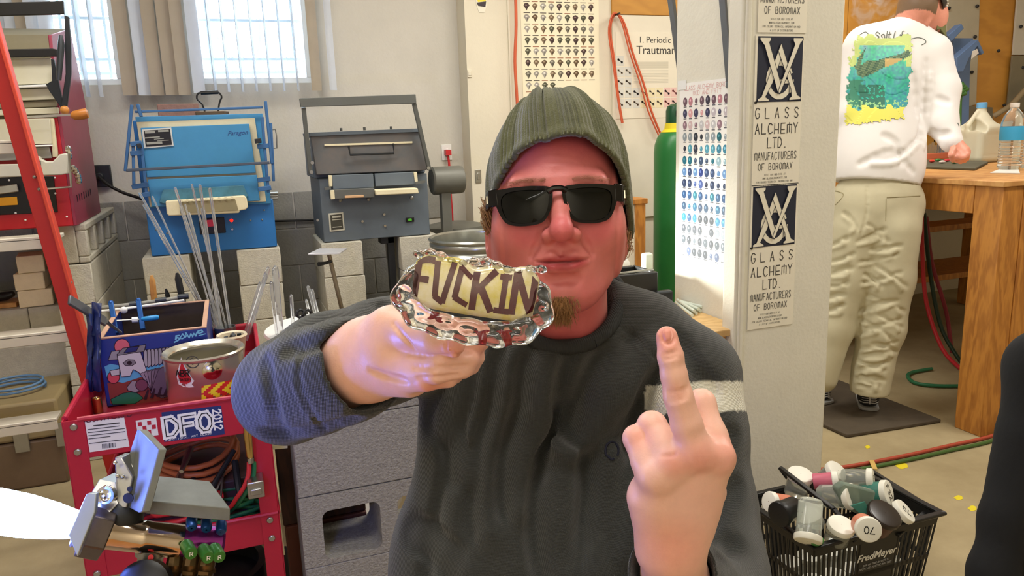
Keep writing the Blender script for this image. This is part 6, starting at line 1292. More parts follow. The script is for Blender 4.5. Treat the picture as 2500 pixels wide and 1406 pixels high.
def headcol(P):
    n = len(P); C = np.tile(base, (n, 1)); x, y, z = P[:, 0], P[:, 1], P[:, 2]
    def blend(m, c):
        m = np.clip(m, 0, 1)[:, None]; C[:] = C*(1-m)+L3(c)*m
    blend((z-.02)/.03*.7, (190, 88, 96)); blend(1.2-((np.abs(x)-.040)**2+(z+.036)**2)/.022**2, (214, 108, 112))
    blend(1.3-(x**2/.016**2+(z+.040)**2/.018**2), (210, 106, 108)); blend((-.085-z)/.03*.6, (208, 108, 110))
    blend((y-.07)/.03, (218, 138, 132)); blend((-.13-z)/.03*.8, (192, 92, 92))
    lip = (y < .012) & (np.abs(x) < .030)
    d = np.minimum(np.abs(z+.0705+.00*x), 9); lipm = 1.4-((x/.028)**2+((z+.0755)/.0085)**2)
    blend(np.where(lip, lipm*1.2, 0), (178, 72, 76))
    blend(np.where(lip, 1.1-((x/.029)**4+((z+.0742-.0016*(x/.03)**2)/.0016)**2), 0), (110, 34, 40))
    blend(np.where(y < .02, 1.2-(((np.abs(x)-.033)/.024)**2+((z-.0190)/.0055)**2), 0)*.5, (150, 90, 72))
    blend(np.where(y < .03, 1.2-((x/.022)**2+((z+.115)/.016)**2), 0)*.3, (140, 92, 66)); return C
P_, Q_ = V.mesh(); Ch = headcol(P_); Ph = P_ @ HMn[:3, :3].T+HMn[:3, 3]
# ---- hands
def hv(pts): return [(cl(a_, b_, d_), r_*d_/F) for (a_, b_, d_, r_) in pts]
def bounds(L_, pad): A_ = np.array([p for p, _ in L_]); return A_.min(0)-pad, A_.max(0)+pad
# raised middle finger (his left hand)
mid = hv([(1704, 1112, .640, 41), (1676, 1035, .632, 38), (1656, 968, .628, 35.5), (1645, 915, .626, 32), (1637, 870, .625, 31), (1628, 822, .627, 26)])
idx = hv([(1748, 1118, .648, 37), (1712, 985, .668, 35), (1735, 1085, .71, 32), (1715, 1130, .72, 28)])
rng = hv([(1645, 1128, .645, 38), (1592, 1040, .668, 36), (1622, 1130, .712, 32), (1640, 1165, .71, 28)])
pnk = hv([(1598, 1165, .650, 34), (1553, 1070, .668, 32), (1578, 1150, .706, 29), (1600, 1185, .70, 25)])
thb = hv([(1700, 1290, .675, 40), (1735, 1200, .70, 34), (1700, 1130, .735, 30), (1655, 1110, .75, 26)])
wr = [(1640, 1350, .675)]
Vh = Vol(*bounds(mid+idx+rng+pnk+hv([(1640, 1560, .78, 60)]), .07), .0016)
for a_, b_, ra, rb in (((1748, 1125, .652), (1672, 1345, .676), 40, 46), ((1704, 1118, .645), (1652, 1345, .674), 44, 50), ((1648, 1135, .648), (1630, 1345, .674), 42, 50), ((1602, 1172, .652), (1608, 1340, .676), 40, 48), ((1583, 1215, .665), (1612, 1335, .68), 52, 46)):
    Vh.cap(cl(*a_), cl(*b_), ra*a_[2]/F, rb*b_[2]/F, .012)
Vh.ell(cl(1660, 1200, .672), (.036, .018, .045), .015, R=RR)
for fng in (mid, idx, rng, pnk): Vh.chain(fng, .003)
for f_ in (idx, rng, pnk): Vh.cap(f_[0][0], mean3(f_[0][0], f_[1][0], .35), f_[0][1], f_[1][1], .012)
Vh.chain(thb, .006)
Vh.chain(hv([(1640, 1345, .676, 58), (1646, 1400, .70, 66), (1690, 1500, .78, 84), (1735, 1440+60, .86, 90)]), .02)
# knuckles, creases
for (a_, b_, d_, r_) in ((1706, 1108, .628, 20), (1648, 1130, .634, 18), (1756, 1112, .636, 18), (1604, 1165, .638, 16)): Vh.ell(cl(a_, b_, d_), (.011, .006, .009), .012, R=RR)
def crease(px0, py0, px1, py1, r_=.0007, V_=Vh, k=.002, n=6):
    prev = None
    for i in range(n+1):
        t_ = i/n; h = V_.hit(px0+(px1-px0)*t_, py0+(py1-py0)*t_+2.5*math.sin(t_*math.pi), .5, .9)
        if h is not None:
            h = np.array(h)
            if prev is not None: V_.cap(prev, h, r_, r_, k, 's')
            prev = h
        else: prev = None
for y_ in (866, 874, 859): crease(1618, y_+4, 1652, y_-4)
for y_ in (958, 967, 976, 950): crease(1632, y_+6, 1678, y_-5, .0008)
crease(1616, 1112, 1648, 1108, .001); 
# nail groove
for (a_, b_, c_, d_) in ((1613, 806, 1618, 830), (1618, 830, 1634, 838), (1634, 838, 1645, 828), (1645, 828, 1642, 806)): crease(a_, b_, c_, d_, .0007)
def handcol(P, tipred=None):
    C = np.tile(L3((232, 182, 162)), (len(P), 1))
    for (c_, r_, col) in tipred or ():
        m = np.clip(1.3-np.linalg.norm(P-c_, axis=1)/r_, 0, 1)[:, None]*.75; C[:] = C*(1-m)+L3(col)*m
    return C
Pf, Qf = Vh.mesh(); Cf = handcol(Pf, [(cl(1704, 1110, .63), .016, (222, 132, 118)), (cl(1758, 1108, .64), .016, (224, 134, 120)), (cl(1625, 815, .615), .020, (214, 128, 112)), (cl(1640, 1340, .65), .03, (222, 150, 128)), (cl(1645, 1130, .63), .012, (222, 142, 124)), (cl(1655, 965, .61), .010, (224, 150, 130)), (cl(1552, 1060, .65), .014, (226, 148, 130))])
# hand holding the glass (his right hand)
thm = hv([(958, 800, .695, 52), (1010, 812, .672, 44), (1062, 828, .650, 36), (1108, 846, .640, 27)])
i2 = hv([(985, 850, .69, 44), (1085, 846, .668, 38), (1150, 838, .668, 33), (1170, 832, .685, 27)])
m2_ = hv([(985, 885, .685, 42), (1075, 884, .655, 32), (1140, 876, .662, 28), (1160, 872, .68, 24)])
r2_ = hv([(985, 905, .685, 40), (1065, 908, .654, 29), (1130, 897, .662, 26), (1150, 893, .68, 22)])
p2_ = hv([(985, 925, .69, 36), (1040, 930, .664, 25), (1095, 923, .670, 22), (1112, 917, .684, 19)])
Vg = Vol(*bounds(thm+i2+p2_+hv([(760, 960, .82, 60)]), .06), .0016)
Vg.ell(cl(990, 862, .70), (.034, .026, .033), .01, R=RR); Vg.cap(cl(960, 810, .705), cl(905, 872, .73), .022, .028, .02); Vg.cap(cl(1000, 920, .695), cl(905, 890, .73), .016, .028, .02)
for f_ in (i2, m2_, r2_, p2_): Vg.chain(f_, .0028)
Vg.chain(thm, .005); Vg.chain(hv([(955, 850, .71, 76), (900, 876, .735, 84), (830, 905, .775, 88), (740, 940, .83, 90)]), .02)
Vg.ell(cl(1108, 850, .633), (.006, .004, .007), .006, R=RR)
crease(1088, 832, 1092, 866, .0009, Vg); crease(1098, 832, 1104, 868, .0006, Vg)
for (a_, b_, c_, d_) in ((1000, 868, 1150, 864), (1010, 897, 1140, 893), (1020, 922, 1120, 915)): crease(a_, b_, c_, d_, .0009, Vg, .003, 12)
crease(905, 905, 990, 930, .001, Vg, .006, 8); crease(960, 790, 1010, 850, .0008, Vg, .004, 8)
Pg, Qg = Vg.mesh(); Cg = handcol(Pg, [(cl(1108, 848, .63), .016, (222, 140, 118)), (cl(1165, 838, .665), .014, (222, 144, 124)), (cl(1050, 950, .66), .014, (222, 140, 122))])
# torso and limbs under the clothes, continuous with neck and wrists
lo = np.array((-.05, .35, .0)); hi = np.array((.95, 1.25, 1.22)); Vb = Vol(lo, hi, .006)
Vb.ell(cl(1355, 1010, 1.06), (.145, .065, .14), .03, R=RR); Vb.ell(cl(1400, 1330, 1.06), (.15, .09, .22), .05, R=RR); Vb.cap(cl(1380, 740, .985), cl(1370, 900, 1.05), .045, .06, .03)
Vb.chain([(cl(1200, 830, 1.05), .034), (cl(1040, 845, 1.04), .040), (cl(800, 890, .93), .042), (cl(700, 950, .85), .036), (cl(760, 940, .82), .036)], .03)
Vb.chain([(cl(1500, 860, 1.04), .030), (cl(1680, 935, .99), .036), (cl(1728, 1240, .94), .032), (cl(1735, 1430, .88), .024), (cl(1700, 1460, .80), .024)], .03)
pel = np.array((.45, 1.0, .58)); Vb.ell(pel, (.15, .12, .12), .06)
knees = [np.array((.28, .60, .52)), np.array((.62, .60, .52))]; feet = [np.array((.24, .66, .06)), np.array((.66, .66, .06))]
for kn, ft in zip(knees, feet): Vb.chain([(pel+np.array(((kn[0]-.45)*.5, 0, -.01)), .085), (kn, .055), (ft+np.array((0, 0, .03)), .038)], .03)
Pb, Qb = Vb.mesh(); Cb = np.tile(L3((214, 140, 122)), (len(Pb), 1))
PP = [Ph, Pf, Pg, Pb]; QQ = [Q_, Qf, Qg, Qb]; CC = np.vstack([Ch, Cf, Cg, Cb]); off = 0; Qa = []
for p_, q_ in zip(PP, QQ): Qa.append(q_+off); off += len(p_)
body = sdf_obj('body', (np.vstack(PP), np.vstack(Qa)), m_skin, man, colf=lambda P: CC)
# finger nail
q = MB(); hN = [Vh.hit(*v, .5, .9) for v in ((1618, 808), (1622, 800), (1634, 799), (1640, 806), (1643, 820), (1639, 832), (1630, 834), (1621, 828))]
if all(h is not None for h in hN):
    c_ = Vector(np.mean([np.array(h) for h in hN], 0)); c_ = c_-fwd*.0014; q.add([Vector(h)-fwd*.0006 for h in hN]+[c_], [(i, (i+1) % 8, 8) for i in range(8)]); o = q.build('fingernail', M('nail', (232, 170, 155), .25, var=.02), man, smooth=90)
# ---- beanie
m_bean = M('olive_knit', (88, 90, 60), .95, var=.14, vs=90, bump=.3, bs=500, sheen=.3)
bc_ = np.array((.006, .093, .018)); rad = np.array((.0875, .112, .127)); pole = np.array((-.06, .42, .90)); pole /= np.linalg.norm(pole)
NT, NV = 1040, 60; zbk = [(0, .066), (20, .063), (40, .049), (58, .022), (72, -.012), (85, -.038), (110, -.055), (180, -.062)]
def zb_(a_): a_ = abs(((a_+180) % 360)-180); return np.interp(a_, [k[0] for k in zbk], [k[1] for k in zbk])
vs = []; rr = np.random.RandomState(5); jit = rr.uniform(-1, 1, 60)
for j in range(NV+1):
    t_ = j/NV
    for i in range(NT):
        A_ = 360*i/NT; ar = math.radians(A_); zz = (zb_(A_)-bc_[2])/rad[2]; rxy = math.sqrt(max(1-abs(zz)**2.2, .0)) if zz > 0 else 1-.10*abs(zz)**1.5
        d0 = np.array((math.sin(ar)*rxy, -math.cos(ar)*rxy, zz)); n0 = np.linalg.norm(d0); d0u = d0/n0
        om = math.acos(np.clip(d0u@pole, -1, 1)); te = t_**.9; v_ = (math.sin((1-te)*om)*d0u+math.sin(te*om)*pole)/math.sin(om); v_ = v_*(n0*(1-te)+te)
        g = A_/360*104; grp = int(g//4); ph = g-math.floor(g)
        rib = .0017*math.cos(2*math.pi*g)*(1 if grp % 2 == 0 else .25)
        gl_ = abs(((A_+jit[grp % 60]*1.5) % 27.7)-13.8); rib -= .0042*math.exp(-(gl_/1.1)**2)
        rib -= .0022*math.exp(-((((A_+7) % 13.85)-6.9)/.7)**2)
        fade = min(1, (1-t_)*3.5)*min(1, .35+t_*12)
        w_ = .0015*math.sin(ar*5+t_*7)+.0012*math.sin(ar*9-t_*5)
        s_ = 1+(rib*fade+w_+.0035*math.exp(-((t_-.012)/.03)**2))/.1; vs.append(bc_+v_*rad*s_)
fs = [(j*NT+i, j*NT+(i+1) % NT, (j+1)*NT+(i+1) % NT, (j+1)*NT+i) for j in range(NV) for i in range(NT)]
q = MB(); q.add([HM @ Vector(v) for v in vs], fs); o = q.build('beanie', m_bean, man, smooth=120); md = o.modifiers.new('thick', 'SOLIDIFY'); md.thickness = .0065; md.offset = -1; tag(o, 'olive green ribbed knit beanie')
# ---- sunglasses
m_fr = M('gloss_black_frame', (10, 9, 9), .12, var=0, spec=.5); m_ln = M('dark_lens', (10, 12, 8), .03, var=0, spec=.35)
GH = HM @ Matrix.Translation((-.003, -.019, -.006)); sg = bpy.data.objects.new('sunglasses', None); COL.objects.link(sg); sg.parent = man; MAT[sg.name] = MAT[man.name]; tag(sg, 'glossy black sunglasses with silver inlay on the temples')
def curv(x, z): return 5.2*x*x-.3*z*z*10*.2
for s_ in (-1, 1):
    inner = [(.010, .0095), (.022, .0125), (.040, .0135), (.056, .0120), (.0625, .006), (.0620, -.006), (.057, -.0175), (.047, -.0225), (.034, -.0235), (.021, -.021), (.0135, -.013), (.0100, -.001)]
    outer = [(.0065, .0135), (.022, .0168), (.040, .0175), (.059, .0170), (.0710, .0145), (.0680, -.003), (.0595, -.0200), (.0482, -.0255), (.034, -.0266), (.019, -.0242), (.0105, -.0150), (.0062, -.001)]
    def rnd_(L_, n=5):
        P = smoothp([Vector((a_, b_, 0)) for a_, b_ in L_+L_[:3]], n); return [(p.x, p.y) for p in P[n:n*(len(L_)+1)]]
    I_ = rnd_(inner); O_ = rnd_(outer); n = len(I_); q = MB(); V4 = []
    for (L_, dy) in ((O_, 0), (I_, .0), (I_, .004), (O_, .0045)): V4 += [GH @ Vector((s_*a_, curv(a_, b_)+dy-(.0012 if L_ is O_ and dy == 0 else 0), b_)) for a_, b_ in L_]
    fs = []
    for r_ in range(4):
        r2 = (r_+1) % 4; fs += [(r_*n+i, r_*n+(i+1) % n, r2*n+(i+1) % n, r2*n+i) for i in range(n)]
    q.add(V4, fs); q.build('lens_rim', m_fr, sg, smooth=50)
    q = MB(); cx = .036; vs = []; 
    for k in range(9):
        f_ = 1-k/8; vs += [GH @ Vector((s_*(cx+(a_-cx)*f_*1.02), curv(cx+(a_-cx)*f_, -.005+(b_+.005)*f_)+.0015-.0022*(1-f_*f_), -.005+(b_+.005)*f_*1.02)) for a_, b_ in I_]
    q.add(vs, [(k*n+i, k*n+(i+1) % n, (k+1)*n+(i+1) % n, (k+1)*n+i) for k in range(8) for i in range(n)]); q.build('lens', m_ln, sg, smooth=90)
    q = MB(); P = [GH @ Vector(v) for v in ((s_*.066, .024, .009), (s_*.0755, .030, .008), (s_*.0790, .045, .006), (s_*.0830, .100, .002), (s_*.0830, .125, -.012))]
    for (a_, b_), hh in zip(zip(P[:-1], P[1:]), (.020, .019, .017, .012)): q.bar(a_, b_, hh, .004, side=tuple(hz))
    q.build('temple', m_fr, sg, bevel=.001)
    q = MB(); q.bar(GH @ Vector((s_*.0788, .031, .007)), GH @ Vector((s_*.0815, .052, .005)), .009, .0015, side=tuple(hz)); q.build('silver_inlay', m_chrome, sg)
q = MB(); q.tube(smoothp([GH @ Vector(v) for v in ((-.010, .0, .010), (-.005, -.001, .0125), (0, -.0012, .013), (.005, -.001, .0125), (.010, .0, .010))]), .0034, 8); q.build('bridge', m_fr, sg)
# ---- hair strands
m_hair = M('hair', (150, 112, 72), .6, var=.2, vs=200)
def strands(name, roots, mat, rad_=.00035, label=None):
    q = MB()
    for pts in roots: q.tube([HM @ Vector(p) for p in pts], [rad_, rad_, rad_*.8, rad_*.3][:len(pts)] if len(pts) <= 4 else [rad_]*len(pts), 3, caps=False)
    o = q.build(name, mat, man, smooth=80); o['kind'] = 'stuff'
    if label: o['label'] = label
    return o
rr = random.Random(21)
def hsurf(x, z, y0=-.05):
    y = y0
    while y < .1:
        v = V.val((x, y, z))
        if v < .0003: return y
        y += max(v*.7, .0004)
    return .02
R_ = []
for k in range(520):
    u = rr.gauss(0, .008); zz = -.124+rr.uniform(-.014, .012)
    x = -.003+u; y = hsurf(x, zz); L_ = rr.uniform(.006, .016)
    dx = rr.uniform(-.004, .004); R_.append([(x, y+.0005, zz), (x+dx*.5, y-.003, zz-L_*.4), (x+dx, y-.003, zz-L_*.8), (x+dx*1.3, y-.001, zz-L_*1.1)])
for k in range(0):
    x = rr.gauss(-.002, .006); zz = -.097+rr.uniform(-.006, .005); y = hsurf(x, zz); R_.append([(x, y+.0005, zz), (x+rr.uniform(-.002, .002), y-.0012, zz-.003), (x+rr.uniform(-.003, .003), y-.0010, zz-.006)])
strands('goatee', R_, m_hair, label='light brown goatee')
R_ = []
for s_ in (-1, 1):
    for k in range(110):
        u = rr.random(); x = s_*(.014+.040*u); zz = .0180+.0030*math.sin(u*2.6)-.004*u+rr.uniform(-.0025, .0025); y = hsurf(x, zz); R_.append([(x, y+.0003, zz), (x+s_*.002, y-.0010, zz+.0010), (x+s_*.005, y-.0004, zz+.0004)])
strands('eyebrows', R_, M('brow_hair', (150, 98, 74), .7, var=.2, vs=200), .00012)
R_ = []
for s_ in (-1, 1):
    for k in range(130):
        a_ = rr.uniform(0, 6.28); x = s_*(.078+rr.uniform(-.002, .008)); y = (.050 if s_ < 0 else .075)+rr.uniform(-.008, .02); z = (-.008 if s_ < 0 else -.046)+rr.uniform(-.014, .012)*(1 if s_ < 0 else .8); c_ = rr.uniform(.004, .008); pts = []
        for j in range(8): pts.append((x+s_*.004*math.sin(a_+j*.8)+s_*j*.0006, y+c_*math.cos(a_+j*.8), z+c_*math.sin(a_+j*.8)-.0015*j))
        R_.append(pts)
strands('hair_curls', R_, m_hair, .0004, label='curly light brown hair at the temples')
# ---- shirt
m_sh = M('charcoal_waffle_knit', (255, 255, 255), .95, var=.12, vs=40, attr=True, wave=[('X', 250, .4), ('Z', 200, .4)], wb=.4, sheen=.25)
lo = np.array((-.16, .42, .52)); hi = np.array((.98, 1.28, 1.26)); Vs = Vol(lo, hi, .0034)
Vs.ell(cl(1345, 1010, 1.045), (.182, .100, .185), .03, R=RR); Vs.ell(cl(1385, 1390, 1.045), (.228, .130, .21), .09, R=RR); Vs.ell(cl(1385, 1600, 1.06), (.20, .13, .18), .05, R=RR)
Vs.chain([(cl(1290, 800, 1.02), .052), (cl(1215, 740, 1.03), .044), (cl(1040, 815, 1.03), .060)], .03)
Vs.chain([(cl(1415, 800, 1.0), .045), (cl(1470, 762, 1.02), .036), (cl(1575, 815, 1.0), .046), (cl(1692, 915, .975), .053)], .035)
Vs.chain([(cl(1040, 830, 1.03), .062), (cl(930, 860, .97), .062), (cl(800, 900, .90), .060), (cl(702, 955, .84), .054)], .03)
Vs.chain([(cl(702, 955, .84), .054), (cl(770, 928, .79), .053), (cl(842, 905, .755), .049), (cl(884, 894, .738), .047)], .02)
Vs.chain([(cl(1692, 915, .975), .053), (cl(1715, 1060, .96), .050), (cl(1728, 1240, .94), .053), (cl(1735, 1400, .89), .060), (cl(1728, 1470, .85), .056)], .03)
Vs.chain([(cl(1728, 1470, .85), .054), (cl(1680, 1440, .76), .046), (cl(1642, 1400, .695), .041)], .02)
Vs.ell(cl(1378, 900, .998), (.140, .080, .062), .04, R=RR)
# folds
def fold(V_, pts, r_=.007, k=.018, op='s', push=.002, d0=.5, d1=1.4):
    H = []
    P = smoothp([Vector((a_, b_, 0)) for a_, b_ in pts], 4)
    for p in P:
        h = V_.hit(p.x, p.y, d0, d1)
        if h is not None: H.append(np.array(h)-np.array(tuple(fwd))*push)
    for a_, b_ in zip(H[:-1], H[1:]):
        if np.linalg.norm(a_-b_) < .06: V_.cap(a_, b_, r_, r_, k, op)
for pts in ([(1185, 850), (1165, 980), (1120, 1120), (1085, 1260), (1060, 1400)], [(1235, 870), (1215, 1000), (1180, 1130), (1165, 1300)], [(1300, 880), (1285, 1000), (1250, 1120), (1245, 1250)], [(1560, 850), (1500, 930), (1420, 1020), (1360, 1120)],
            [(1600, 950), (1560, 1050), (1520, 1200), (1490, 1350)], [(1400, 900), (1380, 1010), (1330, 1150)], [(1060, 1000), (1110, 1080), (1115, 1160)], [(1010, 1300), (1060, 1330), (1120, 1400)], [(1450, 1100), (1440, 1250), (1410, 1400)], [(1330, 1180), (1325, 1300), (1340, 1400)], [(1120, 870), (1100, 960), (1060, 1040)], [(1480, 880), (1440, 960), (1400, 1060)], [(1640, 900), (1600, 1000), (1580, 1100)]):
    fold(Vs, pts, .009, .024, 's', -.005)
    fold(Vs, [(a_+34, b_+4) for a_, b_ in pts], .011, .024, 'u', -.003)
for pts in ([(640, 880), (655, 960), (680, 1060)], [(700, 850), (760, 835), (850, 800)], [(650, 1060), (740, 1060), (860, 1030)], [(880, 1010), (930, 990), (985, 960)]): fold(Vs, pts, .004, .014, 's', .002)
fold(Vs, [(738, 862), (728, 920), (745, 980), (790, 1045)], .0016, .004, 's', .000); fold(Vs, [(726, 862), (716, 922), (735, 985), (780, 1052)], .0012, .003, 'u', -.0005)
for pts in ([(930, 740), (960, 790)], [(985, 705), (1010, 760)], [(1160, 640), (1180, 690)], [(1120, 665), (1140, 700)], [(1190, 640), (1205, 670)]): fold(Vs, pts, .006, .012, 's', .002)
for pts in ([(1800, 1180), (1740, 1260), (1700, 1330)], [(1790, 1060), (1745, 1120)], [(1650, 820), (1700, 900), (1740, 960)], [(1790, 1320), (1750, 1360)]): fold(Vs, pts, .005, .015, 's', .002)
fold(Vs, [(1520, 800), (1580, 850), (1640, 930), (1680, 1010)], .0014, .004, 's', 0)
# openings: neck, cuffs
Vs.cap(cl(1382, 690, .97), cl(1386, 778, .972), .066, .050, .006, 's'); Vs.cap(cl(1378, 600, .96), cl(1378, 720, .99), .075, .064, .006, 's')
Vs.chain([(cl(815, 912, .78), .030), (cl(870, 898, .742), .041), (cl(960, 866, .70), .052)], .003, 's')
Vs.chain([(cl(1672, 1435, .75), .030), (cl(1645, 1405, .705), .0345), (cl(1628, 1350, .64), .046)], .003, 's')
# hollow the body side of the shirt so it is cloth rather than a solid
a1 = cl(1700, 915, .97); ax = cl(1728, 1240, .94)-a1; ax /= np.linalg.norm(ax)
def shcol(P):
    C = np.tile(L3((50, 52, 50)), (len(P), 1)); t_ = (P-a1)@ax; r_ = np.linalg.norm(P-a1-t_[:, None]*ax, axis=1)
    C[(t_ > .012) & (t_ < .048) & (r_ < .068)] = L3((222, 220, 205)); return C
sh = sdf_obj('shirt', Vs, m_sh, man, colf=shcol, smooth_it=2); tag(sh, 'charcoal waffle-knit long-sleeved shirt with white armband stripes')
m_col = M('collar_rib', (48, 50, 50), .95, var=.1, vs=60, wave=[('X', 120, .3)], wb=.3)
CP = [(1385, 846, .925), (1445, 834, .93), (1496, 786, .95), (1514, 715, 1.0), (1480, 672, 1.05), (1385, 655, 1.08), (1290, 690, 1.05), (1256, 745, .985), (1280, 812, .945), (1330, 842, .928)]
q = MB(); CL = smoothp([cat(*v) for v in CP+CP[:3]], 6)[6:6*(len(CP)+1)+1]; q.tube(CL, .0095, 10, caps=False); q.build('collar', m_col, man, smooth=80)
q = MB(); P = []
for k in range(15): a_ = -.6+k*.42; h = Vs.hit(1494+16*math.cos(a_)*(1 if k < 11 else .6), 1100-22*math.sin(a_), .6, 1.3); P += [Vector(h)] if h is not None else []
if len(P) > 3: q.tube(P, .0016, 6); q.build('chest_emblem', M('navy_thread', (22, 24, 44), .8), man)
# ---- trousers, shoes
Vt = Vol((-.0, .40, .03), (.92, 1.28, .80), .008); Vt.ell(pel, (.175, .14, .13), .05)
for kn, ft in zip(knees, feet): Vt.chain([(pel+np.array(((kn[0]-.45)*.5, 0, -.01)), .105), (kn, .078), (ft+np.array((0, 0, .06)), .062)], .03)
sdf_obj('jeans', Vt, M('dark_jeans', (45, 55, 80), .9, var=.15), man, smooth_it=2)
for ft in feet:
    q = MB(); q.ball((ft[0], ft[1]-.06, .045), (.05, .14, .044), 16, 10); q.box(ft[0]-.045, ft[0]+.045, ft[1]-.19, ft[1]+.07, 0, .022); q.build('shoe', m_black, man, smooth=60)
so = thing('work_stool', 'round black work stool under the seated man', 'stool', (.45, 1.0, 0))
q = MB(); q.lathe([(.001, .38), (.17, .38), (.18, .40), (.175, .44), (.001, .45)], 32, Matrix.Translation((.45, 1.02, 0))); q.build('seat', m_black, so)
q = MB(); q.cyl((.45, 1.02, .05), (.45, 1.02, .38), .025); q.build('column', m_steel, so)
for k in range(5): a_ = k*1.2566+.3; q = MB(); q.bar((.45, 1.02, .07), (.45+.25*math.cos(a_), 1.02+.25*math.sin(a_), .05), .03, .03); q.cyl((.45+.25*math.cos(a_), 1.02+.25*math.sin(a_)-.01, .025), (.45+.25*math.cos(a_), 1.02+.25*math.sin(a_)+.01, .025), .025, n=12); q.build('foot', m_black, so)
# ================================================================== the glass piece in his hand
ga = math.radians(-8.5); gxa = RT*math.cos(ga)+UP*math.sin(ga); gza = UP*math.cos(ga)-RT*math.sin(ga); GO = cat(1157, 733, .625); GM = frame(gxa, fwd, gza, GO)
gp = thing('glass_knuckles', 'clear lumpy glass piece with maroon lettered panel held at the camera', 'glass', mtx=GM)
Vk = Vol((-.075, -.04, -.045), (.075, .05, .045), .0014)
Vk.box((-.001, .006, .010), (.052, .010, .022), .009, .004)
Vk.chain([(np.array((-.052, .0, .012)), .009), (np.array((-.058, -.004, -.006)), .009), (np.array((-.044, -.008, -.020)), .009), (np.array((-.022, -.010, -.0245)), .0095), (np.array((.0, -.010, -.0255)), .010), (np.array((.024, -.010, -.0245)), .0095), (np.array((.044, -.008, -.019)), .0095), (np.array((.057, -.004, -.004)), .009), (np.array((.053, .0, .014)), .009)], .006)
rr = random.Random(31)
for k in range(34):
    t_ = k/33; a_ = math.pi*(1.02+.96*t_); Vk.ell((.057*math.cos(a_), -.011+rr.uniform(-.004, .004), .004+.030*math.sin(a_)+rr.uniform(-.003, .003)), (rr.uniform(.003, .006), .004, rr.uniform(.002, .0045)), .003)
for k in range(12): Vk.ell((-.05+k*.0092, -.004, .031+.0025*math.sin(k*1.3)), (.005, .005, .0035), .003)
for k in range(5): Vk.ell((-.036+k*.018, -.020, -.0235+.004*abs(k-2)*.6), (.0065, .006, .003), .004, 's')
Pk, Qk = Vk.mesh(); Pk = Pk @ np.array(GM)[:3, :3].T+np.array(GM)[:3, 3]; sdf_obj('glass_body', (Pk, Qk), m_glass, gp)
m_gpan = M('yellow_cream_glass', (230, 222, 205), .1, rgb2=(204, 188, 50), vs=42, coat=1); m_mar = M('maroon_glass', (74, 4, 20), .12, var=.15, vs=30, coat=1)
q = MB(); n = 24
def pf(u, v): x = -.051+.102*u; edge = .0025*math.sin(u*9)+.0015*math.sin(u*23); return Vector((x, -.0052-.004*math.sin(math.pi*u)*math.sin(math.pi*v)-.0005, -.012+.0425*v+edge*(v)-.006*(abs(2*u-1)**6)*(v-.5)*2))
vs = [GM @ pf(i/n, j/8) for j in range(9) for i in range(n+1)]; q.add(vs, [(j*(n+1)+i, j*(n+1)+i+1, (j+1)*(n+1)+i+1, (j+1)*(n+1)+i) for j in range(8) for i in range(n)]); pn = q.build('colour_panel', m_gpan, gp, smooth=90); md = pn.modifiers.new('t', 'SOLIDIFY'); md.thickness = .0012; md.offset = 1
q = MB()
def gstroke(p, qd, wd):
    n_ = 5; p = np.array(p); qd = np.array(qd); d = qd-p; L_ = np.hypot(d[0]*.102, d[1]*.0425)+1e-6; nn = np.array((-d[1]*.0425, d[0]*.102))/L_; e = d/ max(np.hypot(*d), 1e-6)*.012
    vs = []
    for k in range(n_+1):
        c_ = p-e+(d+2*e)*k/n_; w_ = wd
        for s_ in (-1, 1):
            u = c_[0]+s_*nn[0]*w_/2/.102; v = c_[1]+s_*nn[1]*w_/2/.0425; pt = pf(min(max(u, 0), 1), min(max(v, 0), 1)); pt.y -= .0016; vs.append(GM @ pt)
    q.add(vs, [(2*k, 2*k+1, 2*k+3, 2*k+2) for k in range(n_)])
x = .025
for ch, w_ in (('F', .115), ('U', .135), ('C', .12), ('K', .15), ('I', .10), ('N', .15)):
    if ch == 'I': segs = [((.5, .98), (.5, .02)), ((.15, .9), (.85, .9)), ((.0, .05), (1., .05))]
    elif ch == 'U': segs = [((0, 1), (.12, .15)), ((.12, .15), (.6, .04)), ((.6, .04), (1, 1))]
    elif ch == 'C': segs = [((.95, .85), (.25, .95)), ((.25, .95), (.05, .2)), ((.05, .2), (.85, .1))]
    else: segs = [(a_, b_) for st in GL[ch] for a_, b_ in zip(st[:-1], st[1:])]
    for a_, b_ in segs: gstroke((x+a_[0]*w_, .12+a_[1]*.78), (x+b_[0]*w_, .12+b_[1]*.78), .0056 if ch in 'FKN' else .0048)
    x += w_+.034
q.build('lettering', m_mar, pn, smooth=60)
for k, (x, z) in enumerate(((-.03, -.021), (.03, -.024), (.012, -.027), (-.008, .030), (.036, .027))): q2 = MB(); q2.ball(GM @ Vector((x, .0, z)), (.005, .004, .003), 10, 6); q2.build('ruby_swirl', M('ruby_glass', (170, 30, 40), .1, trans=.3), gp) if k in (0, 1, 2, 4) else None
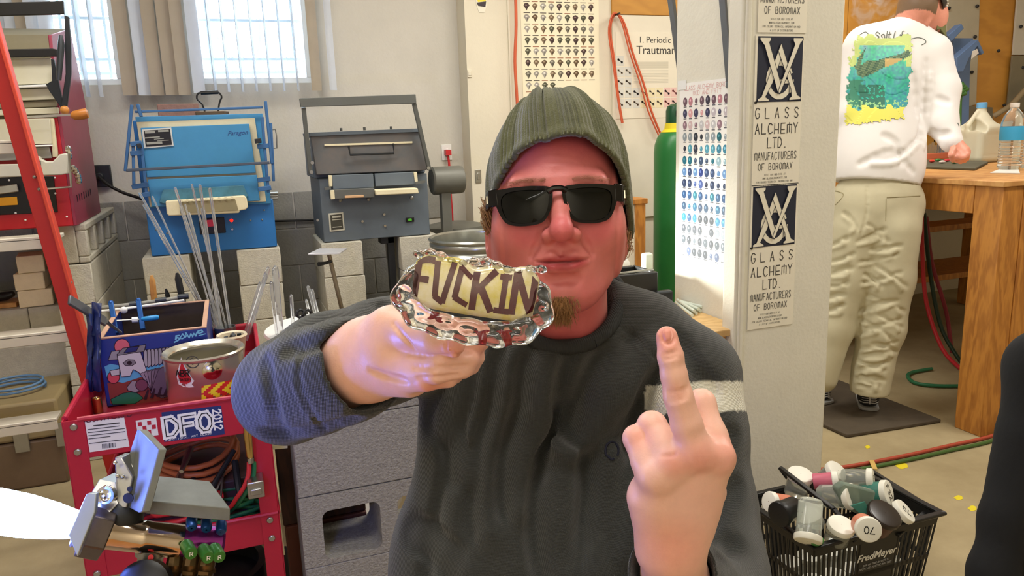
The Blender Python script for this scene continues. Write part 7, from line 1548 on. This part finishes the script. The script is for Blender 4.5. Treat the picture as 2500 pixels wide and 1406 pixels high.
# ================================================================== bench torch with flame
m_tsteel = M('machined_steel', (150, 148, 142), .32, metal=.9, var=.08, vs=40); m_gra = M('dull_graphite', (112, 114, 108), .6, metal=.3, var=.12, vs=40); m_hex = M('turned_steel', (92, 84, 80), .35, metal=.85, var=.15, vs=60)
m_purp = M('purple_anodised', (150, 60, 150), .25, metal=.8, var=.05); m_kgrn = M('green_knob', (60, 120, 50), .3, metal=.3, var=.1); m_kblu = M('blue_knob', (30, 70, 130), .3, metal=.4, var=.1)
to = thing('bench_torch', 'steel bench torch with purple tail and green knobs, burning at left', 'torch', cat(330, 1300, .8))
A0 = cat(208, 1288, .777); A1 = cat(255, 1298, .785); A2 = cat(440, 1322, .82); A3 = cat(545, 1322, .84); ad = (A2-A1).normalized()
mt = axis_frame(A1, ad, UP); L_ = (A2-A1).length
q = MB(); q.lathe([(.001, 0), (.0168, 0), (.0172, .004), (.0168, .008), (.0165, L_*.45), (.0172, L_*.47), (.0172, L_*.53), (.0168, L_*.55), (.0178, L_-.01), (.0182, L_), (.001, L_)], 40, mt); q.build('barrel', M('polished_barrel', (190, 172, 150), .12, metal=1, var=.04), to, smooth=30)
mt3 = axis_frame(A2, (A3-A2), UP); L3_ = (A3-A2).length; q = MB(); q.lathe([(.001, 0), (.0165, 0), (.0165, L3_-.003), (.0145, L3_), (.001, L3_)], 36, mt3); q.build('tail_block', m_purp, to, smooth=30)
# hex head
q = MB(); mh = axis_frame(A0, (A1-A0), UP); Lh = (A1-A0).length; R6 = .029
pts = [(R6*math.cos(k*math.pi/3+.35), R6*math.sin(k*math.pi/3+.35)) for k in range(6)]
q.add([mh @ Vector((a_, b_, z)) for z in (0, Lh+.004) for a_, b_ in pts], [tuple(range(6))[::-1], tuple(range(6, 12))]+[(k, (k+1) % 6, 6+(k+1) % 6, 6+k) for k in range(6)]); q.build('hex_head', m_hex, to, bevel=.0015)
q = MB(); q.lathe([(.001, .004), (.014, .004), (.018, 0), (.021, -.006), (.019, -.008), (.015, -.003), (.001, -.003)], 32, mh); hn = q.build('nozzle_ring', m_tsteel, to)
for k in range(12): a_ = k*.5236; q = MB(); q.cyl(mh @ Vector((.0105*math.cos(a_), .0105*math.sin(a_), -.003)), mh @ Vector((.0105*math.cos(a_), .0105*math.sin(a_), -.012)), .002, n=8); q.build('jet_tube', m_chrome, hn)
for (px, py, D) in ((467, 1352, .782), (509, 1362, .785), (536, 1360, .79)):
    c_ = cat(px, py, D); b_ = cat(px-14, py-24, D+.02); q = MB(); mk = axis_frame(b_, (c_-b_), UP); Lk = (c_-b_).length; q.lathe([(.001, 0), (.0055, 0), (.0062, .002)]+[(.0066+.0003*(k % 2), .003+k*.002) for k in range(int(Lk/.002)-2)]+[(.006, Lk), (.001, Lk)], 20, mk); kn = q.build('green_knob', m_kgrn, to)
    q = MB(); text(q, 'R', -.0015, -.002, .003, .004, .001, .0007, mk @ Matrix.Translation((0, 0, Lk+.0006))); q.build('knob_mark', m_white, kn, smooth=0)
for (px, py, D) in ((468, 1276, .80), (504, 1280, .81), (540, 1286, .82)):
    c_ = cat(px, py-8, D+.012); b_ = cat(px, py+14, D); q = MB(); q.lathe([(.001, 0), (.004, 0), (.0055, .002), (.0058, (c_-b_).length), (.001, (c_-b_).length)], 16, axis_frame(b_, (c_-b_), fwd)); q.build('blue_knob', m_kblu, to)
# bracket: clamp block, hinge, plates
def plate3(name, pts, mat, dirv, th, bevel=.001, parent=to): q = MB(); q.prism([cat(*p) for p in pts], dirv, th); return q.build(name, mat, parent, bevel=bevel)
tx = (cat(500, 1330, .8)-cat(300, 1300, .8)).normalized()
plate3('pivot_block', [(210, 1222, .775), (242, 1170, .80), (283, 1178, .80), (284, 1190, .80), (290, 1228, .785), (262, 1258, .775), (228, 1250, .772)], m_tsteel, fwd, .03)
plate3('lit_hex_face', [(166, 1306, .745), (210, 1206, .755), (235, 1204, .755), (231, 1250, .75), (188, 1360, .742)], M('lit_hex_steel', (170, 180, 185), .35, metal=.6), fwd, .006)  # front face of the hex head, flame light put into its pale colour
plate3('clamp_jaw', [(280, 1116, .80), (296, 1116, .80), (324, 1164, .795), (309, 1240, .785), (286, 1238, .785), (283, 1180, .79)], m_tsteel, fwd, .022)
plate3('clamp_jaw', [(303, 1120, .81), (312, 1120, .81), (345, 1168, .80), (330, 1240, .79), (324, 1240, .79), (326, 1168, .80)], m_tsteel, fwd, .024)
plate3('upright_plate', [(334, 1048, .82), (338, 1050, .82), (388, 1097, .79), (347, 1250, .775), (338, 1252, .775), (312, 1238, .79), (313, 1115, .82)], m_gra, (RT*.9+fwd*.3).normalized(), .008)
plate3('flat_plate', [(373, 1160, .86), (512, 1174, .86), (562, 1240, .80), (354, 1222, .80)], m_gra, -UP, .014)
q = MB(); c_ = cat(251, 1212, .772); mk = axis_frame(c_+fwd*.006, -fwd, UP); q.lathe([(.004, -.004), (.0065, -.001), (.0065, .002), (.009, .002), (.0095, -.004), (.001, -.004)], 24, mk); q.build('pivot_bolt', m_chrome, to)
q = MB(); q.cyl(cat(314, 1215, .784), cat(314, 1215, .784)-fwd*.0015, .0052, n=18); q.build('bolt_hole', m_black, to); q = MB(); q.cyl(cat(318, 1193, .785), cat(318, 1193, .785)-fwd*.0015, .0028, n=12); q.build('bolt_hole', m_black, to)
for px, py in ((281, 1129), (287, 1162), (300, 1163), (283, 1212)): q = MB(); q.ball(cat(px, py, .788), .0022, 8, 5); q.build('screw', m_chrome, to)
q = MB(); q.tube([cat(290, 1235, .80), cat(300, 1262, .80)], .012, 12); q.ball(cat(297, 1258, .80), .022, 16, 10); q.build('pivot_ball', m_dark, to)
q = MB(); q.tube(smoothp([cat(370, 1335, .81), cat(368, 1360, .81), cat(362, 1390, .81), cat(350, 1425, .80)]), [.016]*4+[.013]*4+[.012]*4+[.014], 14); q.build('mount_neck', m_tsteel, to)
q = MB(); q.cyl(cat(368, 1360, .793), cat(368, 1361, .790), .0028, n=12); q.build('red_dot', m_red, to)
tbz = .70; q = MB(); p = cat(350, 1425, .80); q.cyl((p.x, p.y, tbz), (p.x, p.y, p.z+.01), .012); q.build('stand_post', m_tsteel, to)
q = MB(); mk = axis_frame(cat(352, 1436, .775), -fwd+UP*.3, UP); q.lathe([(.001, -.012), (.026, -.012), (.028, -.008), (.028, .004), (.022, .008), (.001, .009)], 28, mk); q.build('black_handwheel', m_black, to)
for k, px in enumerate((430, 470, 508)):
    q = MB(); q.tube([cat(px, 1352, .815), cat(px-4, 1380, .81), cat(px-6, 1400, .81), cat(px-10, 1440, .80)], [.008, .009, .008, .0075], 10); q.tube([cat(px-5, 1388, .81), cat(px-6, 1396, .81)], [.0105, .0105], 6); q.build('brass_inlet', M('aged_brass', (110, 88, 58), .35, metal=.9, var=.15), to)
    q = MB(); q.tube([cat(px-10, 1440, .80), cat(px-10, 1480, .82)], .007, 10); q.build('inlet_hose', m_hred if k % 2 else m_hgrn, to)
# the flame
m_fl = bpy.data.materials.new('flame'); m_fl.use_nodes = True; nt = m_fl.node_tree; nt.nodes.clear(); o_ = nt.nodes.new('ShaderNodeOutputMaterial'); e_ = nt.nodes.new('ShaderNodeEmission'); e_.inputs[0].default_value = (.13, .22, 1.0, 1); e_.inputs[1].default_value = 230; nt.links.new(e_.outputs[0], o_.inputs[0])
f0 = cat(196, 1283, .772); f1 = cat(-150, 1222, .74); mf = axis_frame(f0, f1-f0, UP); Lf = (f1-f0).length
q = MB(); q.lathe([(.001, 0), (.0120, 0), (.0145, Lf*.06), (.0180, Lf*.2), (.0212, Lf*.4), (.022, Lf*.62), (.019, Lf*.82), (.010, Lf*.95), (.001, Lf)], 32, mf); tag(q.build('torch_flame', m_fl), 'bright white-blue flame shooting left out of the bench torch', 'flame')
tbn = thing('torch_bench', 'low wooden bench carrying the torch below the picture edge', 'bench', (-.3, .55, 0))
q = MB(); q.box(-.62, .04, .30, .74, tbz-.03, tbz-.0005); q.build('bench_top', m_pined, tbn, bevel=.003)
for x in (-.6, -.02):
    for y in (.32, .68): q = MB(); q.box(x, x+.04, y, y+.04, 0, tbz-.031); q.build('leg', m_pined, tbn)
# ================================================================== standing man
sm = thing('person', 'standing man seen from behind in white fish-print shirt and khaki trousers', 'person', (2.66, 2.55, 0))
Ds = 3.23
def sp(L_): return [(cl(a_, b_, d_), r_) for (a_, b_, d_, r_) in L_]
Vp = Vol((2.2, 2.1, .0), (3.35, 3.2, 2.0), .006)
head_c = cl(2243, 14, Ds); Vp.ell(head_c, (.078, .10, .105), .01, R=RR); Vp.cap(cl(2228, 40, Ds+.03), cl(2205, 100, Ds+.03), .058, .075, .03)
Vp.ell(cl(2264, 46, Ds-.05), (.012, .02, .034), .008, R=RR); Vp.ell(cl(2288, 40, Ds), (.04, .05, .07), .03, R=RR)
Vp.ell(cl(2180, 210, Ds+.02), (.14, .08, .18), .04, R=RR); Vp.ell(cl(2140, 400, Ds+.02), (.14, .09, .2), .05, R=RR)
Vp.chain(sp([(2200, 130, Ds, .05), (2275, 145, Ds, .04), (2300, 300, Ds-.05, .030), (2332, 352, Ds-.1, .026), (2346, 372, Ds-.11, .036)]), .02)
Vp.chain(sp([(2160, 125, Ds, .05), (2095, 130, Ds+.02, .04), (2080, 280, Ds+.02, .03), (2120, 370, Ds+.22, .035), (2170, 380, Ds+.3, .03)]), .02)
for i, (a_, b_, c_, d_) in enumerate(((2352, 366, 2362, 388), (2347, 372, 2354, 394), (2340, 374, 2344, 396), (2334, 372, 2334, 393))): Vp.chain(sp([(a_, b_, Ds-.13, .0125), ((a_+c_)/2+3, (b_+d_)/2, Ds-.14, .0115), (c_, d_, Ds-.11, .009)]), .004)
Vp.chain(sp([(2328, 362, Ds-.14, .014), (2322, 378, Ds-.15, .012), (2326, 392, Ds-.13, .010)]), .005)
for (pts) in ([(2160, 520, Ds, .08), (2160, 720, Ds+.05, .05), (2125, 935, Ds+.13, .03)], [(2090, 530, Ds+.03, .08), (2045, 760, Ds+.09, .05), (2000, 915, Ds+.14, .03)]): Vp.chain(sp(pts), .03)
hc_ = np.array(head_c)
def smcol(P):
    C = np.tile(L3((222, 150, 128)), (len(P), 1)); q_ = (P-hc_)@RR.T
    m = (np.linalg.norm(q_, axis=1) < .16) & (q_[:, 2] > -.055-.3*q_[:, 0]) & (q_[:, 0] < .035) ; C[m] = L3((120, 96, 74)); return C
sdf_obj('body', Vp, m_skin, sm, colf=smcol, smooth_it=2)
m_wsh = M('white_cotton', (232, 228, 226), .9, var=.02); Vw = Vol((2.2, 2.1, .9), (3.35, 3.2, 1.98), .0055)
Vw.ell(cl(2178, 185, Ds+.02), (.195, .115, .21), .04, R=RR); Vw.ell(cl(2150, 345, Ds+.01), (.182, .122, .24), .06, R=RR)
Vw.ell(cl(2142, 410, Ds+.01), (.186, .124, .2), .05, R=RR)
Vw.chain(sp([(2110, 108, Ds+.02, .078), (2205, 92, Ds+.03, .075), (2272, 128, Ds, .078)]), .05); Vw.cap(cl(2150, 330, Ds+.01), cl(2146, 400, Ds+.0), .17, .175, .04) if 0 else None
Vw.chain(sp([(2272, 135, Ds, .078), (2298, 220, Ds-.02, .072), (2300, 300, Ds-.05, .060), (2322, 346, Ds-.09, .044)]), .02)
Vw.chain(sp([(2105, 125, Ds+.02, .075), (2080, 280, Ds+.02, .06), (2120, 370, Ds+.2, .045)]), .03)
Vw.ell(cl(2228, 30, Ds+.02), (.072, .08, .075), .01, 's', R=RR)
for pts in ([(2262, 150), (2255, 250), (2245, 340)], [(2250, 330), (2200, 380), (2140, 390)], [(2275, 320), (2295, 330), (2315, 325)], [(2230, 180), (2240, 280)], [(2100, 400), (2180, 370), (2230, 420)], [(2290, 240), (2315, 250)], [(2160, 330), (2190, 350), (2200, 400)]): fold(Vw, pts, .004, .022, 's', .001, 2.8, 4.2)
for pts in ([(2270, 180), (2265, 260), (2255, 360)], [(2240, 350), (2190, 395), (2130, 400)]): fold(Vw, pts, .004, .02, 'u', -.002, 2.8, 4.2)
Vw.plane(cl(2145, 447, Ds), tuple(-(UP+RT*.10).normalized()))
ws = sdf_obj('shirt', Vw, m_wsh, sm, smooth_it=2); tag(ws, 'white long-sleeved shirt with a teal fish print on the back')
m_kh = M('khaki_cloth', (188, 180, 152), .9, var=.04, vs=20); Vk2 = Vol((2.2, 2.1, .03), (3.35, 3.2, 1.10), .0055)
Vk2.ell(cl(2142, 500, Ds+.02), (.196, .130, .17), .03, R=RR); Vk2.cap(cl(2146, 450, Ds+.02), cl(2146, 480, Ds+.02), .10, .12, .03); 
Vk2.chain(sp([(2177, 560, Ds, .115), (2164, 680, Ds+.04, .110), (2150, 800, Ds+.08, .098), (2130, 900, Ds+.11, .080), (2124, 940, Ds+.12, .076), (2124, 990, Ds+.12, .066)]), .03)
Vk2.chain(sp([(2085, 560, Ds+.03, .110), (2062, 680, Ds+.07, .098), (2030, 800, Ds+.11, .088), (2004, 920, Ds+.14, .072)]), .03)
Vk2.plane(cl(2124, 958, Ds+.12), tuple(-(UP*.94-fwd*.2).normalized()))
rr = random.Random(17)
for (x0, y0, x1, y1) in ((2095, 590, 2160, 560), (2100, 640, 2190, 620), (2105, 690, 2200, 665), (2120, 720, 2210, 760), (2100, 760, 2190, 735), (2110, 800, 2200, 780), (2105, 780, 2180, 830), (2100, 850, 2190, 835), (2095, 880, 2160, 905), (2090, 925, 2160, 930), (2095, 940, 2150, 945), (2030, 640, 2085, 620), (2025, 700, 2070, 690), (2020, 760, 2060, 745), (2120, 548, 2170, 590), (2060, 520, 2090, 560), (2140, 650, 2215, 700), (2110, 670, 2150, 700), (2150, 770, 2205, 800), (2100, 815, 2150, 800), (2130, 840, 2190, 860), (2105, 870, 2175, 860), (2090, 905, 2170, 885), (2100, 915, 2150, 940), (2125, 610, 2200, 600), (2030, 600, 2070, 580), (2030, 670, 2080, 655), (2020, 730, 2060, 720)):
    fold(Vk2, [(x0, y0), ((x0+x1)/2, (y0+y1)/2+rr.uniform(-8, 8)), (x1, y1)], .0025, .016, 's', .0, 2.8, 4.2); fold(Vk2, [(x0, y0+9), ((x0+x1)/2+10, (y0+y1)/2+9+rr.uniform(-6, 6)), (x1-12, y1+9)], .003, .014, 'u', -.0015, 2.8, 4.2)
fold(Vk2, [(2118, 455), (2116, 520), (2100, 580)], .0025, .008, 's', 0, 2.8, 4.2)
kh = sdf_obj('trousers', Vk2, m_kh, sm, smooth_it=1); tag(kh, 'loose crumpled khaki trousers')
m_khd = M('dark_khaki_seam', (150, 140, 108), .9)  # darker khaki for the pocket edges
def onv(V_, pts, r_, name, mat, parent=sm):
    q = MB(); P = []
    for p in smoothp([Vector((a_, b_, 0)) for a_, b_ in pts], 4):
        h = V_.hit(p.x, p.y, 2.8, 4.2)
        if h is not None: P.append(Vector(h))
    if len(P) > 2: q.tube(P, r_, 5); return q.build(name, mat, parent, smooth=80)
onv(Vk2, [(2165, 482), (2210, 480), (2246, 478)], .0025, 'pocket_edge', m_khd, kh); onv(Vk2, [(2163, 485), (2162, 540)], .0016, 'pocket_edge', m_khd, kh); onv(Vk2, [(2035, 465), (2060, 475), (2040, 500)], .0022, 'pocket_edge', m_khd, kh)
# back print
fish = [(2082, 160), (2090, 172), (2092, 183), (2105, 190), (2130, 180), (2158, 165), (2175, 160), (2195, 150), (2215, 140), (2234, 128), (2225, 128), (2214, 122), (2200, 132), (2180, 137), (2160, 142), (2140, 148), (2118, 148), (2100, 160), (2104, 145), (2112, 118), (2104, 128), (2094, 145), (2090, 160)]
def inside(x, y, poly):
    c_ = False; n = len(poly)
    for i in range(n):
        (x0, y0), (x1, y1) = poly[i], poly[(i+1) % n]
        if (y0 > y) != (y1 > y) and x < (x1-x0)*(y-y0)/(y1-y0)+x0: c_ = not c_
    return c_
import mathutils.noise as mn
q = MB(); nx, ny = 74, 90; G = {}
def bx_(i, j): return 2056+182*i/nx+(0), 84+222*j/ny
for j in range(ny+1):
    for i in range(nx+1):
        x, y = bx_(i, j); h = Vw.hit(x, y, 2.8, 4.2); G[i, j] = (Vector(h)-fwd*.0035) if h is not None else None
for j in range(ny):
    for i in range(nx):
        x, y = bx_(i+.5, j+.5); n1 = mn.noise((x*.05, y*.05, 0)); n2 = mn.noise((x*.16, y*.16, 3)); v = (y-84)/222; cxl = 2158-26*v; hw = 66+10*math.sin(v*3)+9*n1+7*n2; top = 88+12*n1; bot = 296-.12*(x-2140)+7*n2
        if abs(x-cxl) > hw or y < top or y > bot: continue
        if any(G[k] is None for k in ((i, j), (i+1, j), (i+1, j+1), (i, j+1))): continue
        if v < .12 or (abs(x-cxl) > hw-14 and v < .35): c_ = (196, 212, 130)
        elif v > .80+.06*n1: c_ = (222, 218, 96)
        else:
            t_ = min(max((v-.1)/.6, 0), 1); c_ = (int(120-75*t_+30*n1), int(200-45*t_+40*n2), int(180-30*t_+30*n1))
            if v > .5 and x < 2110 and n1 < .1: c_ = (60, 130, 105)
            if .55 < v < .82 and 2095 < x < 2160 and n2 < .25 and y-200 > abs(x-2118)*.5-30: c_ = (50, 112, 96)
            if v > .72 and n2 > .12: c_ = (150, 200, 140)
        if inside(x, y, fish):
            c_ = (60, 92, 76) if (math.sin(y*1.1-x*.35) > .1) else (118, 140, 104)
            if 2160 < x < 2200 and y > 142: c_ = (196, 168, 110)
        q.col = c_; q.add([G[i, j], G[i+1, j], G[i+1, j+1], G[i, j+1]], [(0, 3, 2, 1)])
q.build('fish_print', m_print, ws, smooth=90)
m_pen = M('grey_print_ink', (110, 116, 110), .8)
def script(P_, r_=.0022): return onv(Vw, P_, r_, 'script_lettering', m_pen, ws)
for P_ in ([(2148, 84), (2142, 78), (2138, 84), (2146, 90), (2140, 95), (2134, 90)], [(2154, 92), (2152, 86), (2158, 84), (2160, 93)], [(2166, 76), (2164, 94)], [(2172, 78), (2170, 93), (2174, 93)], [(2168, 84), (2176, 83)], [(2186, 76), (2182, 93), (2192, 93)], [(2198, 84), (2196, 94)], [(2208, 76), (2203, 78), (2201, 96)], [(2199, 86), (2207, 85)], [(2212, 89), (2219, 87), (2216, 83), (2211, 88), (2213, 94), (2220, 92)], [(2098, 86), (2112, 78), (2120, 84), (2130, 96), (2142, 100)], [(2222, 96), (2240, 92), (2256, 96), (2260, 104), (2250, 110)], [(2338, 300), (2341, 308)]): script(P_)
# cap
m_cap = M('dark_grey_cap', (72, 68, 64), .9, var=.1); m_brim = M('olive_brim', (108, 108, 66), .8); m_dot = M('cap_dot', (225, 222, 210), .7)
cR = Matrix.Rotation(math.radians(38), 3, fwd); cx_, cz_ = cR @ RT, cR @ UP
cc2 = Vector(head_c)+cz_*.022; CMm = frame(cx_, fwd, cz_, cc2)
q = MB(); n = 28; vs = []
for j in range(9):
    t_ = j/8*math.pi/2
    for i in range(n): a_ = 2*math.pi*i/n; vs.append(CMm @ Vector((.092*math.cos(a_)*math.cos(t_), .113*math.sin(a_)*math.cos(t_), -.005+.105*math.sin(t_))))
q.add(vs, [(j*n+i, j*n+(i+1) % n, (j+1)*n+(i+1) % n, (j+1)*n+i) for j in range(8) for i in range(n)]); cp_ = q.build('cap', m_cap, sm, smooth=80); tag(cp_, 'dark cap with white dots and olive brim'); md = cp_.modifiers.new('t', 'SOLIDIFY'); md.thickness = .004
k_ = 0; q = MB()
for j in range(1, 8):
    t_ = j/8*math.pi/2; m_ = max(int(20*math.cos(t_)), 4)
    for i in range(m_):
        a_ = 2*math.pi*(i+.5*(j % 2))/m_; p = CMm @ Vector((.0965*math.cos(a_)*math.cos(t_), .117*math.sin(a_)*math.cos(t_), -.005+.109*math.sin(t_))); q.ball(p, .0038, 6, 4)
o = q.build('dots', m_dot, cp_); o['kind'] = 'stuff'
q = MB(); P = []; br = cat(2300, 62, Ds)
for (u, v_) in ((2286, 30), (2300, 36), (2309, 58), (2312, 92), (2306, 84), (2296, 70), (2288, 72)): P.append(cat(u, v_, Ds-.03))
q.prism(P, (fwd+RT*.3).normalized(), .10); q.build('brim', m_brim, cp_, bevel=.002)
# shoes
for (px, py, D, lab) in ((2118, 1000, Ds+.03, 1), (1996, 985, Ds+.05, 0)):
    f = zat(px, py, .0); f.z = .019; d_ = Vector((.75, .9, 0)).normalized() if lab else Vector((-.1, 1, 0)).normalized(); sd = Vector((d_.y, -d_.x, 0)); m = frame(sd, d_, (0, 0, 1), f)
    Vz = Vol((-.07, -.08, -.0), (.07, .26, .13), .004); Vz.ell((0, -.01, .05), (.040, .05, .055), 0); Vz.cap((0, .02, .04), (0, .16, .03), .038, .034, .03); Vz.cap((0, .0, .05), (0, .02, .085), .04, .04, .02); Vz.plane((0, 0, .004), (0, 0, -1))
    Pz, Qz = Vz.mesh(); Pz = Pz @ np.array(m)[:3, :3].T+np.array(m)[:3, 3]; so_ = sdf_obj('shoe', (Pz, Qz), M('black_shoe', (32, 32, 34), .6), sm)
    q = MB(); P = [(-.042, -.05), (-.03, -.068), (.0, -.072), (.03, -.068), (.042, -.05), (.044, .05), (.04, .15), (.02, .19), (-.02, .19), (-.04, .15), (-.044, .05)]; q.prism([m @ Vector((a_, b_, 0)) for a_, b_ in P], Vector((0, 0, 1)), .014); q.build('sole', M('grey_sole', (150, 150, 148), .6), so_, bevel=.003)
    q = MB(); q.bar(m @ Vector((0, -.062, .03)), m @ Vector((0, -.058, .085)), .007, .004, side=tuple(sd)); q.build('heel_stripe', M('silver_stripe', (190, 190, 190), .5), so_)
    for k in range(5):
        for s_ in (-1, 1): q = MB(); q.tube([m @ Vector((s_*.006, -.0615, .036+k*.010)), m @ Vector((s_*.024, -.052, .032+k*.011)), m @ Vector((s_*.040, -.022, .030+k*.010))], .0022, 5); q.build('side_stripe', bpy.data.materials['silver_stripe'], so_)
# ---- small debris and cable at the column foot
m_deb = M('grey_dust', (120, 108, 85), .95, var=.2)
rr = random.Random(44); q = MB()
for k in range(70): p = zat(1830+rr.uniform(-15, 60), 1300+rr.uniform(-40, 60), 0); q.ball((p.x-.03, p.y, .003), (rr.uniform(.002, .006), rr.uniform(.002, .006), .003), 6, 4)
tag(q.build('floor_debris', m_deb), 'crumbs of plaster debris on the floor by the column foot', 'debris', kind='stuff')
